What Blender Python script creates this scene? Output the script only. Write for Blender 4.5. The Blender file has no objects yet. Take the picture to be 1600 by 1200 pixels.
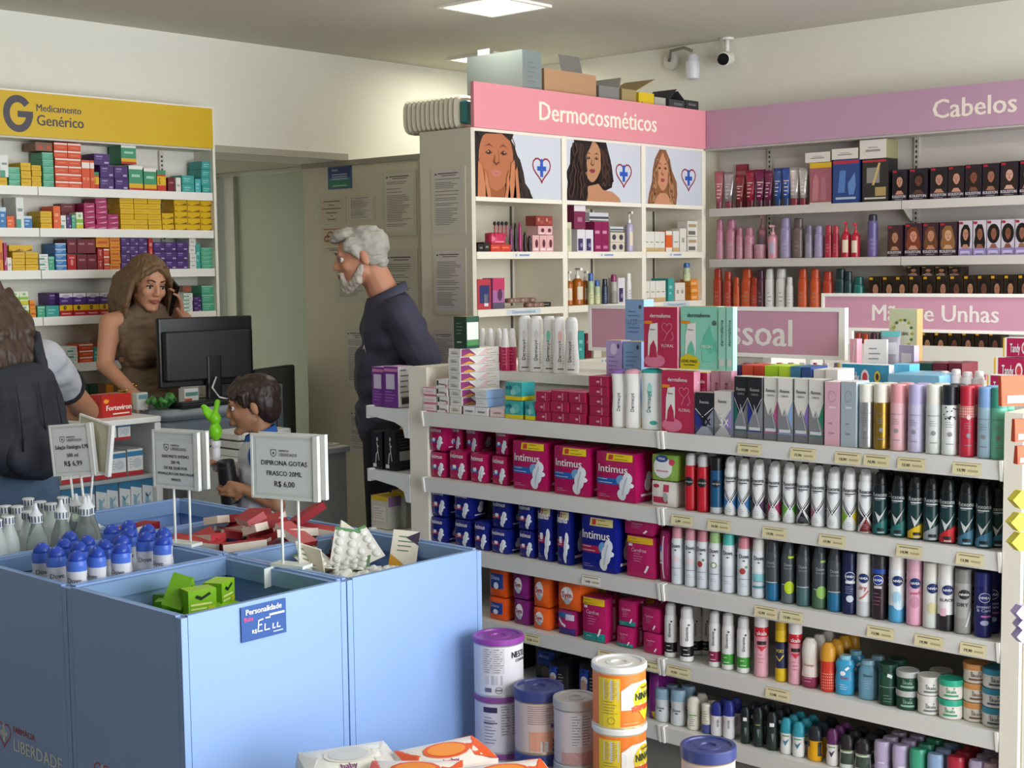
import bpy, bmesh, math, random
from mathutils import Vector, Matrix, noise
from mathutils.geometry import tessellate_polygon
random.seed(7)
SC = bpy.context.scene
COL = SC.collection
PI = math.pi

# ------------------------------------------------------------------ camera
FPX, CAM = 2194.1, Vector((0, 0, 1.55))
_p, _r, _w = math.radians(4.751), math.radians(-0.701), math.radians(42.241)
_F = Vector((math.cos(_w)*math.cos(_p), math.sin(_w)*math.cos(_p), -math.sin(_p)))
_R0 = Vector((math.sin(_w), -math.cos(_w), 0)); _U0 = _R0.cross(_F)
_R = _R0*math.cos(_r)+_U0*math.sin(_r); _U = -_R0*math.sin(_r)+_U0*math.cos(_r)
cd = bpy.data.cameras.new('camera'); cam = bpy.data.objects.new('camera', cd); COL.objects.link(cam)
m3 = Matrix((_R, _U, -_F)).transposed()
cam.matrix_world = Matrix.Translation(CAM) @ m3.to_4x4()
cd.sensor_width = 36; cd.lens = FPX/1600*36; cd.clip_start = .05; cd.clip_end = 100
SC.camera = cam

# ------------------------------------------------------------------ light and exposure
wd = bpy.data.worlds.new('daylight'); SC.world = wd; wd.use_nodes = True
bg = wd.node_tree.nodes['Background']; bg.inputs[0].default_value = (.92, .955, 1, 1); bg.inputs[1].default_value = 5.6
SC.view_settings.view_transform = 'Standard'; SC.view_settings.look = 'None'
SC.view_settings.exposure = 0.54; SC.view_settings.gamma = 1; SC.view_settings.use_curve_mapping = False
def area(name, loc, rot, sx, sy, watts, col, portal=False):
    l = bpy.data.lights.new(name, 'AREA'); l.shape = 'RECTANGLE'; l.size = sx; l.size_y = sy; l.energy = watts; l.color = col
    if portal: l.cycles.is_portal = True
    o = bpy.data.objects.new(name, l); o.location = loc; o.rotation_euler = rot; COL.objects.link(o); return o
# the shop front is one wide open doorway at y = -1.2: daylight comes in through it
area('shopfront_portal', (3.45, -1.19, 1.3), (PI/2, 0, 0), 5.1, 2.6, 1, (1, 1, 1), True)
LAMPS = [(4.51, 4.17), (5.62, 5.22), (4.51, 1.6), (1.6, 4.17)]
LAMP_COL = (1.0, .97, .86)
for i, (lx, ly) in enumerate(LAMPS):
    area('ceiling_lamp_light', (lx, ly, 2.645), (0, 0, 0), .28, .28, (3.5, 4.5, 9, 6)[i], LAMP_COL)

# ------------------------------------------------------------------ helpers
def ray(x, y): return _F*FPX + _R*(x-800) - _U*(y-600)
def onX(x, y, v): d = ray(x, y); return CAM + d*((v-CAM.x)/d.x)
def onY(x, y, v): d = ray(x, y); return CAM + d*((v-CAM.y)/d.y)
def onZ(x, y, v): d = ray(x, y); return CAM + d*((v-CAM.z)/d.z)
def proj(p):
    q = Vector(p)-CAM; z = q.dot(_F); return 800+FPX*q.dot(_R)/z, 600-FPX*q.dot(_U)/z
def lin(h):
    h = h.lstrip('#'); c = [int(h[i:i+2], 16)/255 for i in (0, 2, 4)]
    return tuple((v/12.92 if v <= .04045 else ((v+.055)/1.055)**2.4) for v in c)+(1,)
MATS = {}
def M(h, rough=.42, metal=0.0, trans=0.0, emit=0.0, bump=0.0, bscale=40.0, var=0.0, coat=0.0, ior=1.45, alpha=1):
    k = (h, rough, metal, trans, emit, bump, bscale, var, coat, ior)
    if k in MATS: return MATS[k]
    m = bpy.data.materials.new('material_'+h.strip('#')); m.use_nodes = True; nt = m.node_tree; b = nt.nodes['Principled BSDF']
    b.inputs['Base Color'].default_value = lin(h); b.inputs['Roughness'].default_value = rough; b.inputs['Metallic'].default_value = metal
    b.inputs['Transmission Weight'].default_value = trans; b.inputs['IOR'].default_value = ior
    if coat: b.inputs['Coat Weight'].default_value = coat; b.inputs['Coat Roughness'].default_value = .15
    if emit: b.inputs['Emission Color'].default_value = lin(h); b.inputs['Emission Strength'].default_value = emit
    if bump or var:
        tc = nt.nodes.new('ShaderNodeTexCoord'); n = nt.nodes.new('ShaderNodeTexNoise'); n.inputs['Scale'].default_value = bscale; n.inputs['Detail'].default_value = 4
        nt.links.new(tc.outputs['Object'], n.inputs['Vector'])
        if bump:
            bp = nt.nodes.new('ShaderNodeBump'); bp.inputs['Strength'].default_value = bump; bp.inputs['Distance'].default_value = .01
            nt.links.new(n.outputs['Fac'], bp.inputs['Height']); nt.links.new(bp.outputs[0], b.inputs['Normal'])
        if var:
            mx = nt.nodes.new('ShaderNodeMix'); mx.data_type = 'RGBA'; c = lin(h)
            mx.inputs[6].default_value = tuple(v*(1-var) for v in c[:3])+(1,); mx.inputs[7].default_value = tuple(min(1, v*(1+var)) for v in c[:3])+(1,)
            nt.links.new(n.outputs['Fac'], mx.inputs[0]); nt.links.new(mx.outputs[2], b.inputs['Base Color'])
    MATS[k] = m; return m
def mt(m): return M(m) if isinstance(m, str) else m

TXT = {}
TS = bpy.data.scenes.new('workbench')   # a scratch scene where letters and bodies are turned into meshes
def textmesh(s, bold=False):
    k = (s, bold)
    if k in TXT: return TXT[k]
    c = bpy.data.curves.new('t', 'FONT'); c.body = s; c.size = 1; c.resolution_u = 2
    o = bpy.data.objects.new('t', c); TS.collection.objects.link(o); TS.view_layers[0].update()
    dg = TS.view_layers[0].depsgraph; me = o.evaluated_get(dg).to_mesh(); me.calc_loop_triangles()
    vs = [(v.co.x, v.co.y) for v in me.vertices]; tr = [tuple(t.vertices) for t in me.loop_triangles]
    o.evaluated_get(dg).to_mesh_clear(); bpy.data.objects.remove(o); bpy.data.curves.remove(c)
    if vs:
        x0 = min(v[0] for v in vs); x1 = max(v[0] for v in vs); vs = [(v[0]-x0, v[1]) for v in vs]; w = x1-x0
    else: w = 0
    TXT[k] = (vs, tr, w); return TXT[k]

EPS = .0005
class MB:
    def __init__(s): s.v = []; s.f = []; s.m = []; s.mats = []; s.sm = []
    def mi(s, m):
        m = mt(m)
        if m not in s.mats: s.mats.append(m)
        return s.mats.index(m)
    def add(s, vs, fs, m, smooth=False):
        o = len(s.v); s.v += [tuple(v) for v in vs]; i = s.mi(m)
        for f in fs: s.f.append(tuple(a+o for a in f)); s.m.append(i); s.sm.append(smooth)
    def box(s, x0, x1, y0, y1, z0, z1, m, T=None, faces=None):
        vs = [(x0, y0, z0), (x1, y0, z0), (x1, y1, z0), (x0, y1, z0), (x0, y0, z1), (x1, y0, z1), (x1, y1, z1), (x0, y1, z1)]
        if T: vs = [T @ Vector(v) for v in vs]
        F = dict(bottom=(0, 3, 2, 1), top=(4, 5, 6, 7), front=(0, 1, 5, 4), right=(1, 2, 6, 5), back=(2, 3, 7, 6), left=(3, 0, 4, 7))
        if isinstance(m, dict):
            for k, f in F.items(): s.add([vs[i] for i in f], [(0, 1, 2, 3)], m.get(k, m['*']))
        else: s.add(vs, list(F.values()), m)
    def rbox(s, x0, x1, y0, y1, z0, z1, m, r=.01, n=3, T=None):
        # box rounded about z with small rounded top and bottom edges
        def ring(i, z):
            p = []
            for cx, cy, a in ((x1-r, y1-r, 0), (x0+r, y1-r, 90), (x0+r, y0+r, 180), (x1-r, y0+r, 270)):
                for k in range(n+1):
                    t = math.radians(a+90*k/n); p.append((cx+(r-i)*math.cos(t), cy+(r-i)*math.sin(t), z))
            return p
        q = r*.35; rings = [ring(q, z0), ring(0, z0+q), ring(0, z1-q), ring(q, z1)]
        s.loft(rings, m, T=T, flat=True)
    def loft(s, rings, m, T=None, flat=False, cap=True, closed=True):
        n = len(rings[0]); vs = [v for r in rings for v in r]
        if T: vs = [T @ Vector(v) for v in vs]
        fs = []; e = n if closed else n-1
        for i in range(len(rings)-1):
            for k in range(e): k2 = (k+1) % n; fs.append((i*n+k, i*n+k2, (i+1)*n+k2, (i+1)*n+k))
        s.add(vs, fs, m, not flat)
        if cap:
            o = len(s.v)-len(vs); i = s.mi(m)
            s.f.append(tuple(o+k for k in range(n-1, -1, -1))); s.m.append(i); s.sm.append(False)
            s.f.append(tuple(o+(len(rings)-1)*n+k for k in range(n))); s.m.append(i); s.sm.append(False)
    def lathe(s, prof, mats, n=20, sy=1.0, T=None, cap=True):
        # prof [(r, z)], mats one or one per segment
        if not isinstance(mats, (list, tuple)): mats = [mats]*(len(prof)-1)
        rg = [[(r*math.cos(2*PI*k/n), r*sy*math.sin(2*PI*k/n), z) for k in range(n)] for r, z in prof]
        if T: rg = [[T @ Vector(v) for v in r] for r in rg]
        for i in range(len(prof)-1):
            s.add(rg[i]+rg[i+1], [(k, (k+1) % n, n+(k+1) % n, n+k) for k in range(n)], mats[i], True)
        if cap:
            if prof[0][0] > 1e-4: s.add(rg[0], [tuple(range(n-1, -1, -1))], mats[0])
            if prof[-1][0] > 1e-4: s.add(rg[-1], [tuple(range(n))], mats[-1])
    def tube(s, pts, r, m, n=8, cap=True):
        pts = [Vector(p) for p in pts]; rings = []
        rr = r if isinstance(r, (list, tuple)) else [r]*len(pts)
        up = Vector((0, 0, 1))
        for i, p in enumerate(pts):
            d = (pts[min(i+1, len(pts)-1)]-pts[max(i-1, 0)]).normalized()
            a = d.cross(up if abs(d.z) < .95 else Vector((1, 0, 0))).normalized(); b = a.cross(d)
            rings.append([p+(a*math.cos(2*PI*k/n)+b*math.sin(2*PI*k/n))*rr[i] for k in range(n)])
        s.loft(rings, m, cap=cap)
    # ---- flat print on a surface S(u, v, layer) -> point;  S.seg = largest step in u
    def tris(s, S, pts, tr, m, l):
        seg = getattr(S, 'seg', None)
        T = [[pts[a] for a in t] for t in tr]
        if seg:
            for _ in range(5):
                out = []; done = True
                for t in T:
                    L = [max(abs(t[i][0]-t[(i+1) % 3][0]), .5*abs(t[i][1]-t[(i+1) % 3][1]) if getattr(S, 'vs', 0) else 0) for i in range(3)]; k = L.index(max(L))
                    if L[k] > seg:
                        done = False; a, b, c = t[k], t[(k+1) % 3], t[(k+2) % 3]; mm = ((a[0]+b[0])/2, (a[1]+b[1])/2)
                        out += [[a, mm, c], [mm, b, c]]
                    else: out.append(t)
                T = out
                if done: break
        vs = [S(u, v, l) for t in T for u, v in t]
        s.add(vs, [(3*i, 3*i+1, 3*i+2) for i in range(len(T))], m, bool(seg))
    def pq(s, S, u0, v0, u1, v1, m, l=1): s.tris(S, [(u0, v0), (u1, v0), (u1, v1), (u0, v1)], [(0, 1, 2), (0, 2, 3)], m, l)
    def pe(s, S, cu, cv, ru, rv, m, l=1, n=18):
        p = [(cu, cv)]+[(cu+ru*math.cos(2*PI*k/n), cv+rv*math.sin(2*PI*k/n)) for k in range(n)]
        s.tris(S, p, [(0, k+1, (k+1) % n+1) for k in range(n)], m, l)
    def pp(s, S, pts, m, l=1):
        t = tessellate_polygon([[Vector((u, v, 0)) for u, v in pts]])
        ar = sum(pts[i][0]*pts[(i+1) % len(pts)][1]-pts[(i+1) % len(pts)][0]*pts[i][1] for i in range(len(pts)))
        out = []
        for a, b, c in t:
            A, B, C = pts[a], pts[b], pts[c]
            out.append((a, b, c) if (B[0]-A[0])*(C[1]-A[1])-(B[1]-A[1])*(C[0]-A[0]) > 0 else (a, c, b))
        s.tris(S, list(pts), out, m, l)
    def pl(s, S, pts, w, m, l=1, closed=False):
        P = [Vector(p) for p in pts]; n = len(P)
        if closed: P.append(P[0]); n += 1
        L = []; Rr = []
        for i, p in enumerate(P):
            a = P[i-1] if i else (P[-2] if closed else P[0]); b = P[i+1] if i < n-1 else (P[1] if closed else P[-1])
            d = (b-a); d = d.normalized() if d.length else Vector((1, 0)); nn = Vector((-d.y, d.x))*w/2
            L.append(tuple(p+nn)); Rr.append(tuple(p-nn))
        for i in range(n-1): s.tris(S, [Rr[i], Rr[i+1], L[i+1], L[i]], [(0, 1, 2), (0, 2, 3)], m, l)
    def pt(s, S, txt, cu, cv, h, m, l=1, bold=True, w=None, al='c', rot=0):
        vs, tr, tw = textmesh(txt, bold); k = h/.7; kx = k
        if w and tw*k > w: kx = w/tw
        ox = {'c': -tw*kx/2, 'l': 0, 'r': -tw*kx}[al]
        P = [((x*kx+ox), y*k-h/2) for x, y in vs]
        if rot: c, n = math.cos(rot), math.sin(rot); P = [(x*c-y*n, x*n+y*c) for x, y in P]
        for i, dx in enumerate((0, -.02*k, .02*k) if bold else (0,)): s.tris(S, [(cu+x+dx, cv+y) for x, y in P], tr, m, l+.4*i)
    def mesh(s, name):
        me = bpy.data.meshes.new(name); me.from_pydata(s.v, [], s.f)
        for m in s.mats: me.materials.append(m)
        me.polygons.foreach_set('material_index', s.m); me.polygons.foreach_set('use_smooth', s.sm); me.update(); return me
    def obj(s, name, parent=None, loc=None, rz=0, **kw):
        o = bpy.data.objects.new(name, s.mesh(name)); COL.objects.link(o)
        if parent: o.parent = parent
        if loc: o.location = loc
        if rz: o.rotation_euler = (0, 0, rz)
        for k, v in kw.items(): o[k] = v
        return o
def empty(name, loc=(0, 0, 0), rz=0, **kw):
    o = bpy.data.objects.new(name, None); o.location = loc; o.rotation_euler = (0, 0, rz); COL.objects.link(o)
    for k, v in kw.items(): o[k] = v
    return o
def bev(o, w=.003, n=2):
    b = o.modifiers.new('bevel', 'BEVEL'); b.width = w; b.segments = n; b.limit_method = 'ANGLE'; return o
# surfaces
def Sfront(d): return lambda u, v, l: (u, -d/2-l*EPS, v)
def Sright(w): return lambda u, v, l: (w/2+l*EPS, u, v)
def Sleft(w): return lambda u, v, l: (-w/2-l*EPS, -u, v)
def Stop(h): return lambda u, v, l: (u, v, h+l*EPS)
def Scyl(R, sy=1.0):
    Rf = R if callable(R) else (lambda v: R)
    R0 = Rf(.05) if callable(R) else R
    def S(u, v, l):
        r = Rf(v)+l*EPS+.0002; a = u/R0; return (r*math.sin(a), -r*sy*math.cos(a), v)
    S.seg = R0*.35; return S
def plane(P, U, V, N):  # flat board: origin, unit axes
    P, U, V, N = Vector(P), Vector(U), Vector(V), Vector(N)
    return lambda u, v, l: tuple(P+U*u+V*v+N*(l*EPS))

# ------------------------------------------------------------------ naming registry for repeated goods
ORD = 'first second third fourth fifth sixth seventh eighth ninth tenth eleventh twelfth thirteenth fourteenth fifteenth sixteenth seventeenth eighteenth nineteenth twentieth'.split()
ORD += ['twenty-'+w for w in ORD[:9]]+['thirtieth']+['thirty-'+w for w in ORD[:9]]+['fortieth']+['forty-'+w for w in ORD[:9]]+['fiftieth']+['fifty-'+w for w in ORD[:9]]
REG = []
def reg(o, desc, cat, where, px, pos=None): REG.append((o, desc, cat, where, px, pos))
def label_all():
    g = {}
    for r in REG: g.setdefault((r[1], r[3]), []).append(r)
    for (desc, where), L in g.items():
        L.sort(key=lambda r: (round(r[4], 0)))
        n = len(L)
        for i, (o, d, cat, w, px, pos) in enumerate(L):
            o['category'] = cat
            if n > 1:
                o['group'] = f'{d} {w}'; t = f'{d}, {pos if pos else ORD[i]+" from left"}, {w}'
            if n == 1: t = f'{d} {w}'
            nw = lambda x: len(x.replace('-', ' ').split())
            for a, c in ((' the ', ' '), ('deodorant can', 'can'), (' of its stack', ''), (' of stack', ''), ('medicine box', 'box'), ('hair dye box', 'dye box'), (' a ', ' '), (' standing behind', ' behind'), (' and ', ' '), ('product ', '')):
                if nw(t) > 16: t = t.replace(a, c)
            o['label'] = t
KIND = {}
def place(k, loc, rz, where, px=None, pos=None, desc=None, scale=None, tilt=None):
    K = KIND[k]; root = None
    for i, (nm, me) in enumerate(K['parts']):
        o = bpy.data.objects.new(nm, me); COL.objects.link(o)
        if i == 0:
            root = o; o.location = loc; o.rotation_euler = (tilt[0], tilt[1], rz) if tilt else (0, 0, rz)
            if scale: o.scale = scale
        else: o.parent = root
    reg(root, desc or K['desc'], K['cat'], where, proj(loc)[0] if px is None else px, pos)
    return root
def kind(key, desc, cat, parts): KIND[key] = dict(desc=desc, cat=cat, parts=[(n, (b.mesh(n) if isinstance(b, MB) else b)) for n, b in parts])
# ------------------------------------------------------------------ the room
WALLM = M('#e6e4d8', .75, bump=.06, bscale=30, var=.015)
CEIL = M('#c9c6bb', .8, var=.01, bscale=8)
def struct(name, mb, **kw): return mb.obj(name, kind='structure', **kw)
XW, YW, ZC = 6.035, 5.706, 2.673
b = MB(); b.box(-2.5, 9, -1.6, 9, -.1, 0, M('#9a9690', .35, var=.06, bscale=3)); struct('floor', b)
b = MB()
hole = [(lx, ly) for lx, ly in LAMPS]
b.box(-2.5, XW+.2, -1.2, 6.06, ZC, ZC+.12, CEIL); struct('ceiling', b)
b = MB(); b.box(XW, XW+.15, -1.2, YW+.35, 0, ZC, WALLM); struct('wall_right', b)
b = MB(); b.box(-2.5, 3.98, YW, YW+.35, 0, ZC, WALLM); b.box(3.98, XW, YW, YW+.35, 2.126, ZC, WALLM); b.box(5.05, XW, YW, YW+.35, 0, 2.126, WALLM); struct('wall_back', b)
b = MB(); b.box(-2.5, -2.35, -1.2, YW, 0, ZC, M('#6f6a62', .8)); struct('wall_left', b)
b = MB(); b.box(.9, XW, -1.3, -1.2, 2.6, ZC, WALLM); struct('trim_1', b)
b = MB(); b.box(-2.5, .9, -1.3, -1.2, 0, ZC, M('#6f6a62', .8)); struct('light_blocking_wall', b)  # unseen wall, added to keep daylight off the left sides of the bins
# passage behind the opening: soffit, inner walls, door
b = MB(); b.box(3.6, 6.0, YW+.35, 8.9, 2.126, 2.2, M('#c8c4b2', .8)); struct('trim_2', b)
b = MB(); b.box(3.6, 3.7, YW+.35, 8.9, 0, 2.126, WALLM); b.box(3.6, 6.1, 8.8, 8.9, 0, 2.126, WALLM); struct('wall_passage', b)
# door leaf, frosted green-grey, with aluminium frame, plane x = 5.06
XD = 5.10
b = MB(); b.box(XD, XD+.04, 6.08, 6.80, 0, 2.10, M('#bcc4ae', .35, var=.02, bscale=2))
door = b.obj('door_1', kind='structure')
alu = M('#b9b9ae', .35, .3)
b = MB()
for y0, y1, x0 in ((6.80, 6.90, XD-.03), (6.92, 7.12, XD-.06), (7.14, 7.26, XD-.02), (7.27, 7.8, XD)): b.box(x0, XD+.05, y0, y1, 0, 2.10, alu)
b.box(XD-.02, XD+.06, 6.05, 7.8, 2.10, 2.126, alu); bev(b.obj('door_frame', door))
# paper-covered partition, plane x = 5.0
XP = 4.99
PART = M('#d3ccb8', .6, var=.02, bscale=2)
b = MB(); b.box(XP, XP+.05, 4.35, 6.06, 0, 2.10, PART); b.box(XP-.012, XP, 5.12, 5.145, 0, 2.10, M('#b5ae9a', .5)); b.box(XP-.01, XP+.06, 4.35, 6.06, 2.10, 2.126, M('#9e988a', .5))
struct('wall_partition', b)
b = MB(); b.box(4.0, 5.0, YW-.012, YW, 2.126, 2.16, M('#a9a595', .6)); struct('trim_3', b)
# ceiling lamps
for i, (lx, ly) in enumerate(LAMPS):
    d = ['square recessed ceiling lamp above the grey box and pink header', 'small far ceiling lamp behind the grey carton'] + ['ceiling lamp above the central shelving near the shop front', 'ceiling lamp above the customer at the counter']
    root = empty('ceiling_lamp', (lx, ly, ZC), 0, label=d[i], category='lamp')
    b = MB(); s = .175
    for a in ((-s, s, -s, -s+.02), (-s, s, s-.02, s), (-s, -s+.02, -s+.02, s-.02), (s-.02, s, -s+.02, s-.02)): b.box(a[0], a[1], a[2], a[3], -.012, -.0005, M('#f2f0e8', .5))
    b.obj('frame', root)
    b = MB(); b.box(-s+.02, s-.02, -s+.02, s-.02, -.008, -.0005, M('#fffbe6', .5, emit=3.0)); b.obj('diffuser', root)

# ------------------------------------------------------------------ promotional bins
BIN = M('#8cabdc', .38, var=.02, bscale=2)
BIND = M('#7f9fc9', .45)
BX = [1.733, 2.21, 2.687]; BY = [2.555, 3.03, 3.49, 3.931]; ZB = .80
def heart(mb, S, cu, cv, s, l=1, red='#b5303a', blue='#2a5db0', w=None, rr=True):
    P = []
    for k in range(25):
        t = PI*2*k/24; x = 16*math.sin(t)**3; y = 13*math.cos(t)-5*math.cos(2*t)-2*math.cos(3*t)-math.cos(4*t)
        P.append((cu+x/17*s, cv+y/17*s))
    P = P[2:-2]
    mb.pl(S, P, w or s*.11, red, l)
    q = s*.16
    mb.pp(S, [(cu-q, cv-3.6*q), (cu+q, cv-3.6*q), (cu+q, cv+2.2*q), (cu-q, cv+2.2*q)], blue, l)
    mb.pp(S, [(cu-3*q, cv-q), (cu+3*q, cv-q), (cu+3*q, cv+q), (cu-3*q, cv+q)], blue, l+.4)
    mb.pe(S, cu, cv+3*q, q*1.05, q*1.3, blue, l+.4, 10)
def bin_(i, j, label, floor_z, front_print=None, left_print=None):
    x0, x1, y0, y1 = BX[i]+.002, BX[i+1]-.002, BY[j]+.002, BY[j+1]-.002
    root = empty('promotion_bin', ((x0+x1)/2, (y0+y1)/2, 0), 0, label=label, category='bin', group='blue metal promotion bins')
    w, d = x1-x0, y1-y0; X, Y = w/2, d/2; t = .012
    for nm, a in (('front_panel', (-X+.018, X-.018, -Y, -Y+t)), ('back_panel', (-X+.018, X-.018, Y-t, Y)), ('side_panel', (-X, -X+t, -Y+.02, Y-.02)), ('side_panel', (X-t, X, -Y+.02, Y-.02))):
        b = MB(); b.box(a[0], a[1], a[2], a[3], .03, ZB, BIN)
        if nm == 'front_panel' and front_print: front_print(b, lambda u, v, l: (u, -Y-l*EPS, v))
        if nm == 'side_panel' and a[0] < 0 and left_print: left_print(b, lambda u, v, l: (-X-l*EPS, -u, v))
        b.obj(nm, root)
    for sx, sy in ((-1, -1), (1, -1), (-1, 1), (1, 1)):
        b = MB(); b.box(min(sx*X, sx*(X-.0165)), max(sx*X, sx*(X-.0165)), min(sy*Y, sy*(Y-.0185)), max(sy*Y, sy*(Y-.0185)), 0, ZB-.004, BIN); b.obj('corner_post', root)
    b = MB(); r = .028
    b.box(-X+t, X-t, -Y+t, -Y+r, ZB-.045, ZB-.004, BIND); b.box(-X+t, X-t, Y-r, Y-t, ZB-.045, ZB-.004, BIND)
    b.box(-X+t, -X+r, -Y+r, Y-r, ZB-.045, ZB-.004, BIND); b.box(X-r, X-t, -Y+r, Y-r, ZB-.045, ZB-.004, BIND); b.obj('inner_rim', root)
    b = MB(); b.box(-X+t, X-t, -Y+t, Y-t, floor_z-.01, floor_z, BIND); b.obj('tray', root)
    return root
def sign_front(b, S):
    # blue price sticker near the top right
    cu, cv, w, h = .0, .735, .118, .098
    pass
def farm(b, S):
    cv = .365; heart(b, S, -.105, cv, .038, 1, '#b5483f', '#cfd3d6')
    b.pt(S, 'FARMÁCIA', -.055, cv+.022, .016, '#b5483f', 1, True, al='l'); b.pt(S, 'LIBERDADE', -.055, cv-.018, .033, '#dfe2e2', 1, True, w=.235, al='l')
bin_(0, 0, 'blue metal bin holding green boxes, with a navy price sticker', .66, None, farm)
bin_(1, 0, 'blue metal bin nearest the shelves, holding white blister packs', .68)
bin_(0, 1, 'blue metal bin of white roll-ons with blue caps', .752, None, farm)
bin_(1, 1, 'blue metal bin heaped with red and white boxes', .70)
bin_(0, 2, 'blue metal bin full of clear and white saline bottles', .66)
bin_(1, 2, 'rear blue metal bin, nearly empty with flat red leaflets', .68)
# ------------------------------------------------------------------ central gondola
GX, GY0, GY1, GYM = 3.222, 3.335, 1.355, 2.357
GZ = [1.077, .857, .637, .418, .22]
STEEL = M('#e2e0d6', .42); STEELD = M('#e4e3de', .4); GBACK = M('#a9a69c', .5)
gond = empty('gondola_shelving', (3.6, 2.35, 0), 0, label='long white steel gondola shelving full of toiletries facing the bins', category='shelving')
def gobj(mb, name, parent=gond):
    o = mb.obj(name, parent); o.matrix_parent_inverse = Matrix.Translation(gond.location).inverted() if parent is gond else Matrix()
    return o
b = MB(); b.box(3.56, 3.60, GY1, GY0, .05, 1.19, GBACK); gobj(b, 'back_panel')
b = MB(); b.box(3.25, 3.95, GY0, GY0+.085, 0, 1.222, M('#ece6d8', .45)); gobj(b, 'end_panel')
b = MB(); b.box(3.22, 3.95, GY1-.045, GY1, 0, 1.195, M('#ece6d8', .45)); b.box(3.235, 3.25, GY1-.075, GY1-.05, 0, 1.19, STEEL)
for k in range(40): b.box(3.2338, 3.235, GY1-.066, GY1-.062, .1+k*.027, .115+k*.027, '#40403c')
gobj(b, 'end_panel')
b = MB(); b.box(3.27, 3.9, GY1, GY0, .0, .10, M('#8f8c84', .5)); b.box(3.262, 3.27, GY1, GY0, .0, .17, M('#7c7973', .5)); gobj(b, 'base')
b = MB(); b.box(3.43, 3.95, GY1, GY0, 1.19, 1.205, STEEL); b.box(3.425, 3.43, GY1, GY0, 1.175, 1.207, M('#f2f1ea', .4)); b.box(3.44, 3.45, GY1, GY0, 1.07, 1.19, M('#c9c8c0', .5)); gobj(b, 'top_shelf')
TAGS = {0: [(1153, 1190), (1235, 1275), (1305, 1346), (1350, 1390), (1403, 1446), (1489, 1534)], 1: [(1049, 1083), (1106, 1142), (1192, 1230), (1281, 1322), (1403, 1443), (1497, 1540)],
        2: [(908, 938), (1180, 1216), (1220, 1256), (1358, 1400), (1433, 1479), (1505, 1546)], 3: [(817, 841), (932, 962), (968, 998), (1002, 1030), (1041, 1079), (1198, 1236)], 4: []}
for si, z in enumerate(GZ):
    for bay, (ya, yb) in enumerate(((GYM+.002, GY0-.002), (GY1+.002, GYM-.002))):
        b = MB(); xb = 3.235
        b.box(xb, 3.56, ya, yb, z-.018, z-.001, STEEL)
        sh = gobj(b, 'shelf')
        b = MB()
        # price rail: slanted face
        ra = [(GX, y, z) for y in (0,)]
        pr = [(GX-.002, z+.001), (GX+.012, z+.001), (GX+.014, z-.044), (GX+.004, z-.046)]
        rg = [[(px, y, pz) for px, pz in pr] for y in (ya+.008, yb-.008)]
        b.loft(rg, STEELD, flat=True)
        rl = b.obj('price_rail', sh)
        for y in (ya+.0045, yb-.0045):
            b = MB(); rg = [[(px+dx, yy, pz+dz) for (px, pz), (dx, dz) in zip(pr, ((-.005, .002), (.004, .002), (.004, -.002), (-.003, -.002)))] for yy in (y-.0045, y+.0035)]
            b.loft(rg, M('#f4f3ec', .35), flat=True); b.obj('rail_end', sh)
        nz = Vector((-.046, 0, -.006)).normalized()
        for (a, c) in TAGS[si]:
            yc0, yc1 = onX(c, 700, GX).y, onX(a, 700, GX).y
            ym = (yc0+yc1)/2
            if not (ya < ym < yb): continue
            b = MB(); w2 = (yc1-yc0)/2
            S = plane((GX-.0015+.0008, ym, z-.0225), (0, -1, 0), (.0055/.046, 0, .99), (-1, 0, -.12))
            b.pq(S, -w2, -.017, w2, .015, '#e6dcae' if si != 2 or a > 1000 else '#e9e6da', 2)
            b.pq(S, -w2, .0115, w2, .0135, '#b9a568', 3); b.pq(S, -w2*.8, .005, w2*.7, .0075, '#8d8468', 3)
            b.pt(S, random.choice(['13,90', '15,90', '17,90', '19,90', '14,90', '18,90', '6,99']), -w2*.35, -.006, .007, '#3a3226', 3)
            b.pq(S, w2*.1, -.009, w2*.8, -.004, '#b8ad84', 3)
            b.obj('price_tag', sh)
# end-cap shelves on the far end
for z in (1.075, .855, .645, .43):
    b = MB(); ye = GY0+.085
    b.box(3.25, 3.85, ye, ye+.21, z-.012, z-.001, M('#dfe3e0', .4)); b.box(3.25, 3.85, ye+.205, ye+.217, z-.04, z+.004, M('#e9ecea', .4))
    sh = gobj(b, 'end_shelf')
    b = MB(); b.loft([[(x, y, zz) for y, zz in ((ye, z-.095), (ye, z+.001), (ye+.208, z+.001), (ye+.208, z-.028), (ye+.07, z-.045), (ye+.03, z-.06), (ye+.02, z-.095))] for x in (3.246, 3.249)], M('#dfe3e0', .4), flat=True); b.obj('bracket', sh)

# ------------------------------------------------------------------ sign boards over the gondolas
def board(name, x, ya, yb, z0, z1, txt, tu, th, tw, lab, posts):
    root = empty(name, (x, (ya+yb)/2, z0), 0, label=lab, category='sign')
    b = MB(); L = yb-ya; H = z1-z0; b.box(-.006, .006, -L/2+.012, L/2-.012, .012, H-.012, M('#c995ab', .35))
    S = lambda u, v, l: (-.006-l*EPS, -u, v)
    b.pt(S, txt, tu, H*.5, th, '#e9e2df', 1, True, w=tw); b.obj('panel', root)
    b = MB(); fr = M('#efeeea', .3)
    b.box(-.01, .01, -L/2, L/2, 0, .012, fr); b.box(-.01, .01, -L/2, L/2, H-.012, H, fr); b.box(-.01, .01, -L/2, -L/2+.02, .012, H-.012, fr); b.box(-.01, .01, L/2-.012, L/2, .012, H-.012, fr); b.obj('frame', root)
    for py in posts:
        b = MB(); b.box(-.008, .008, py-.008, py+.008, -(z0-1.205), 0, fr); b.obj('post', root)
    return root
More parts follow.
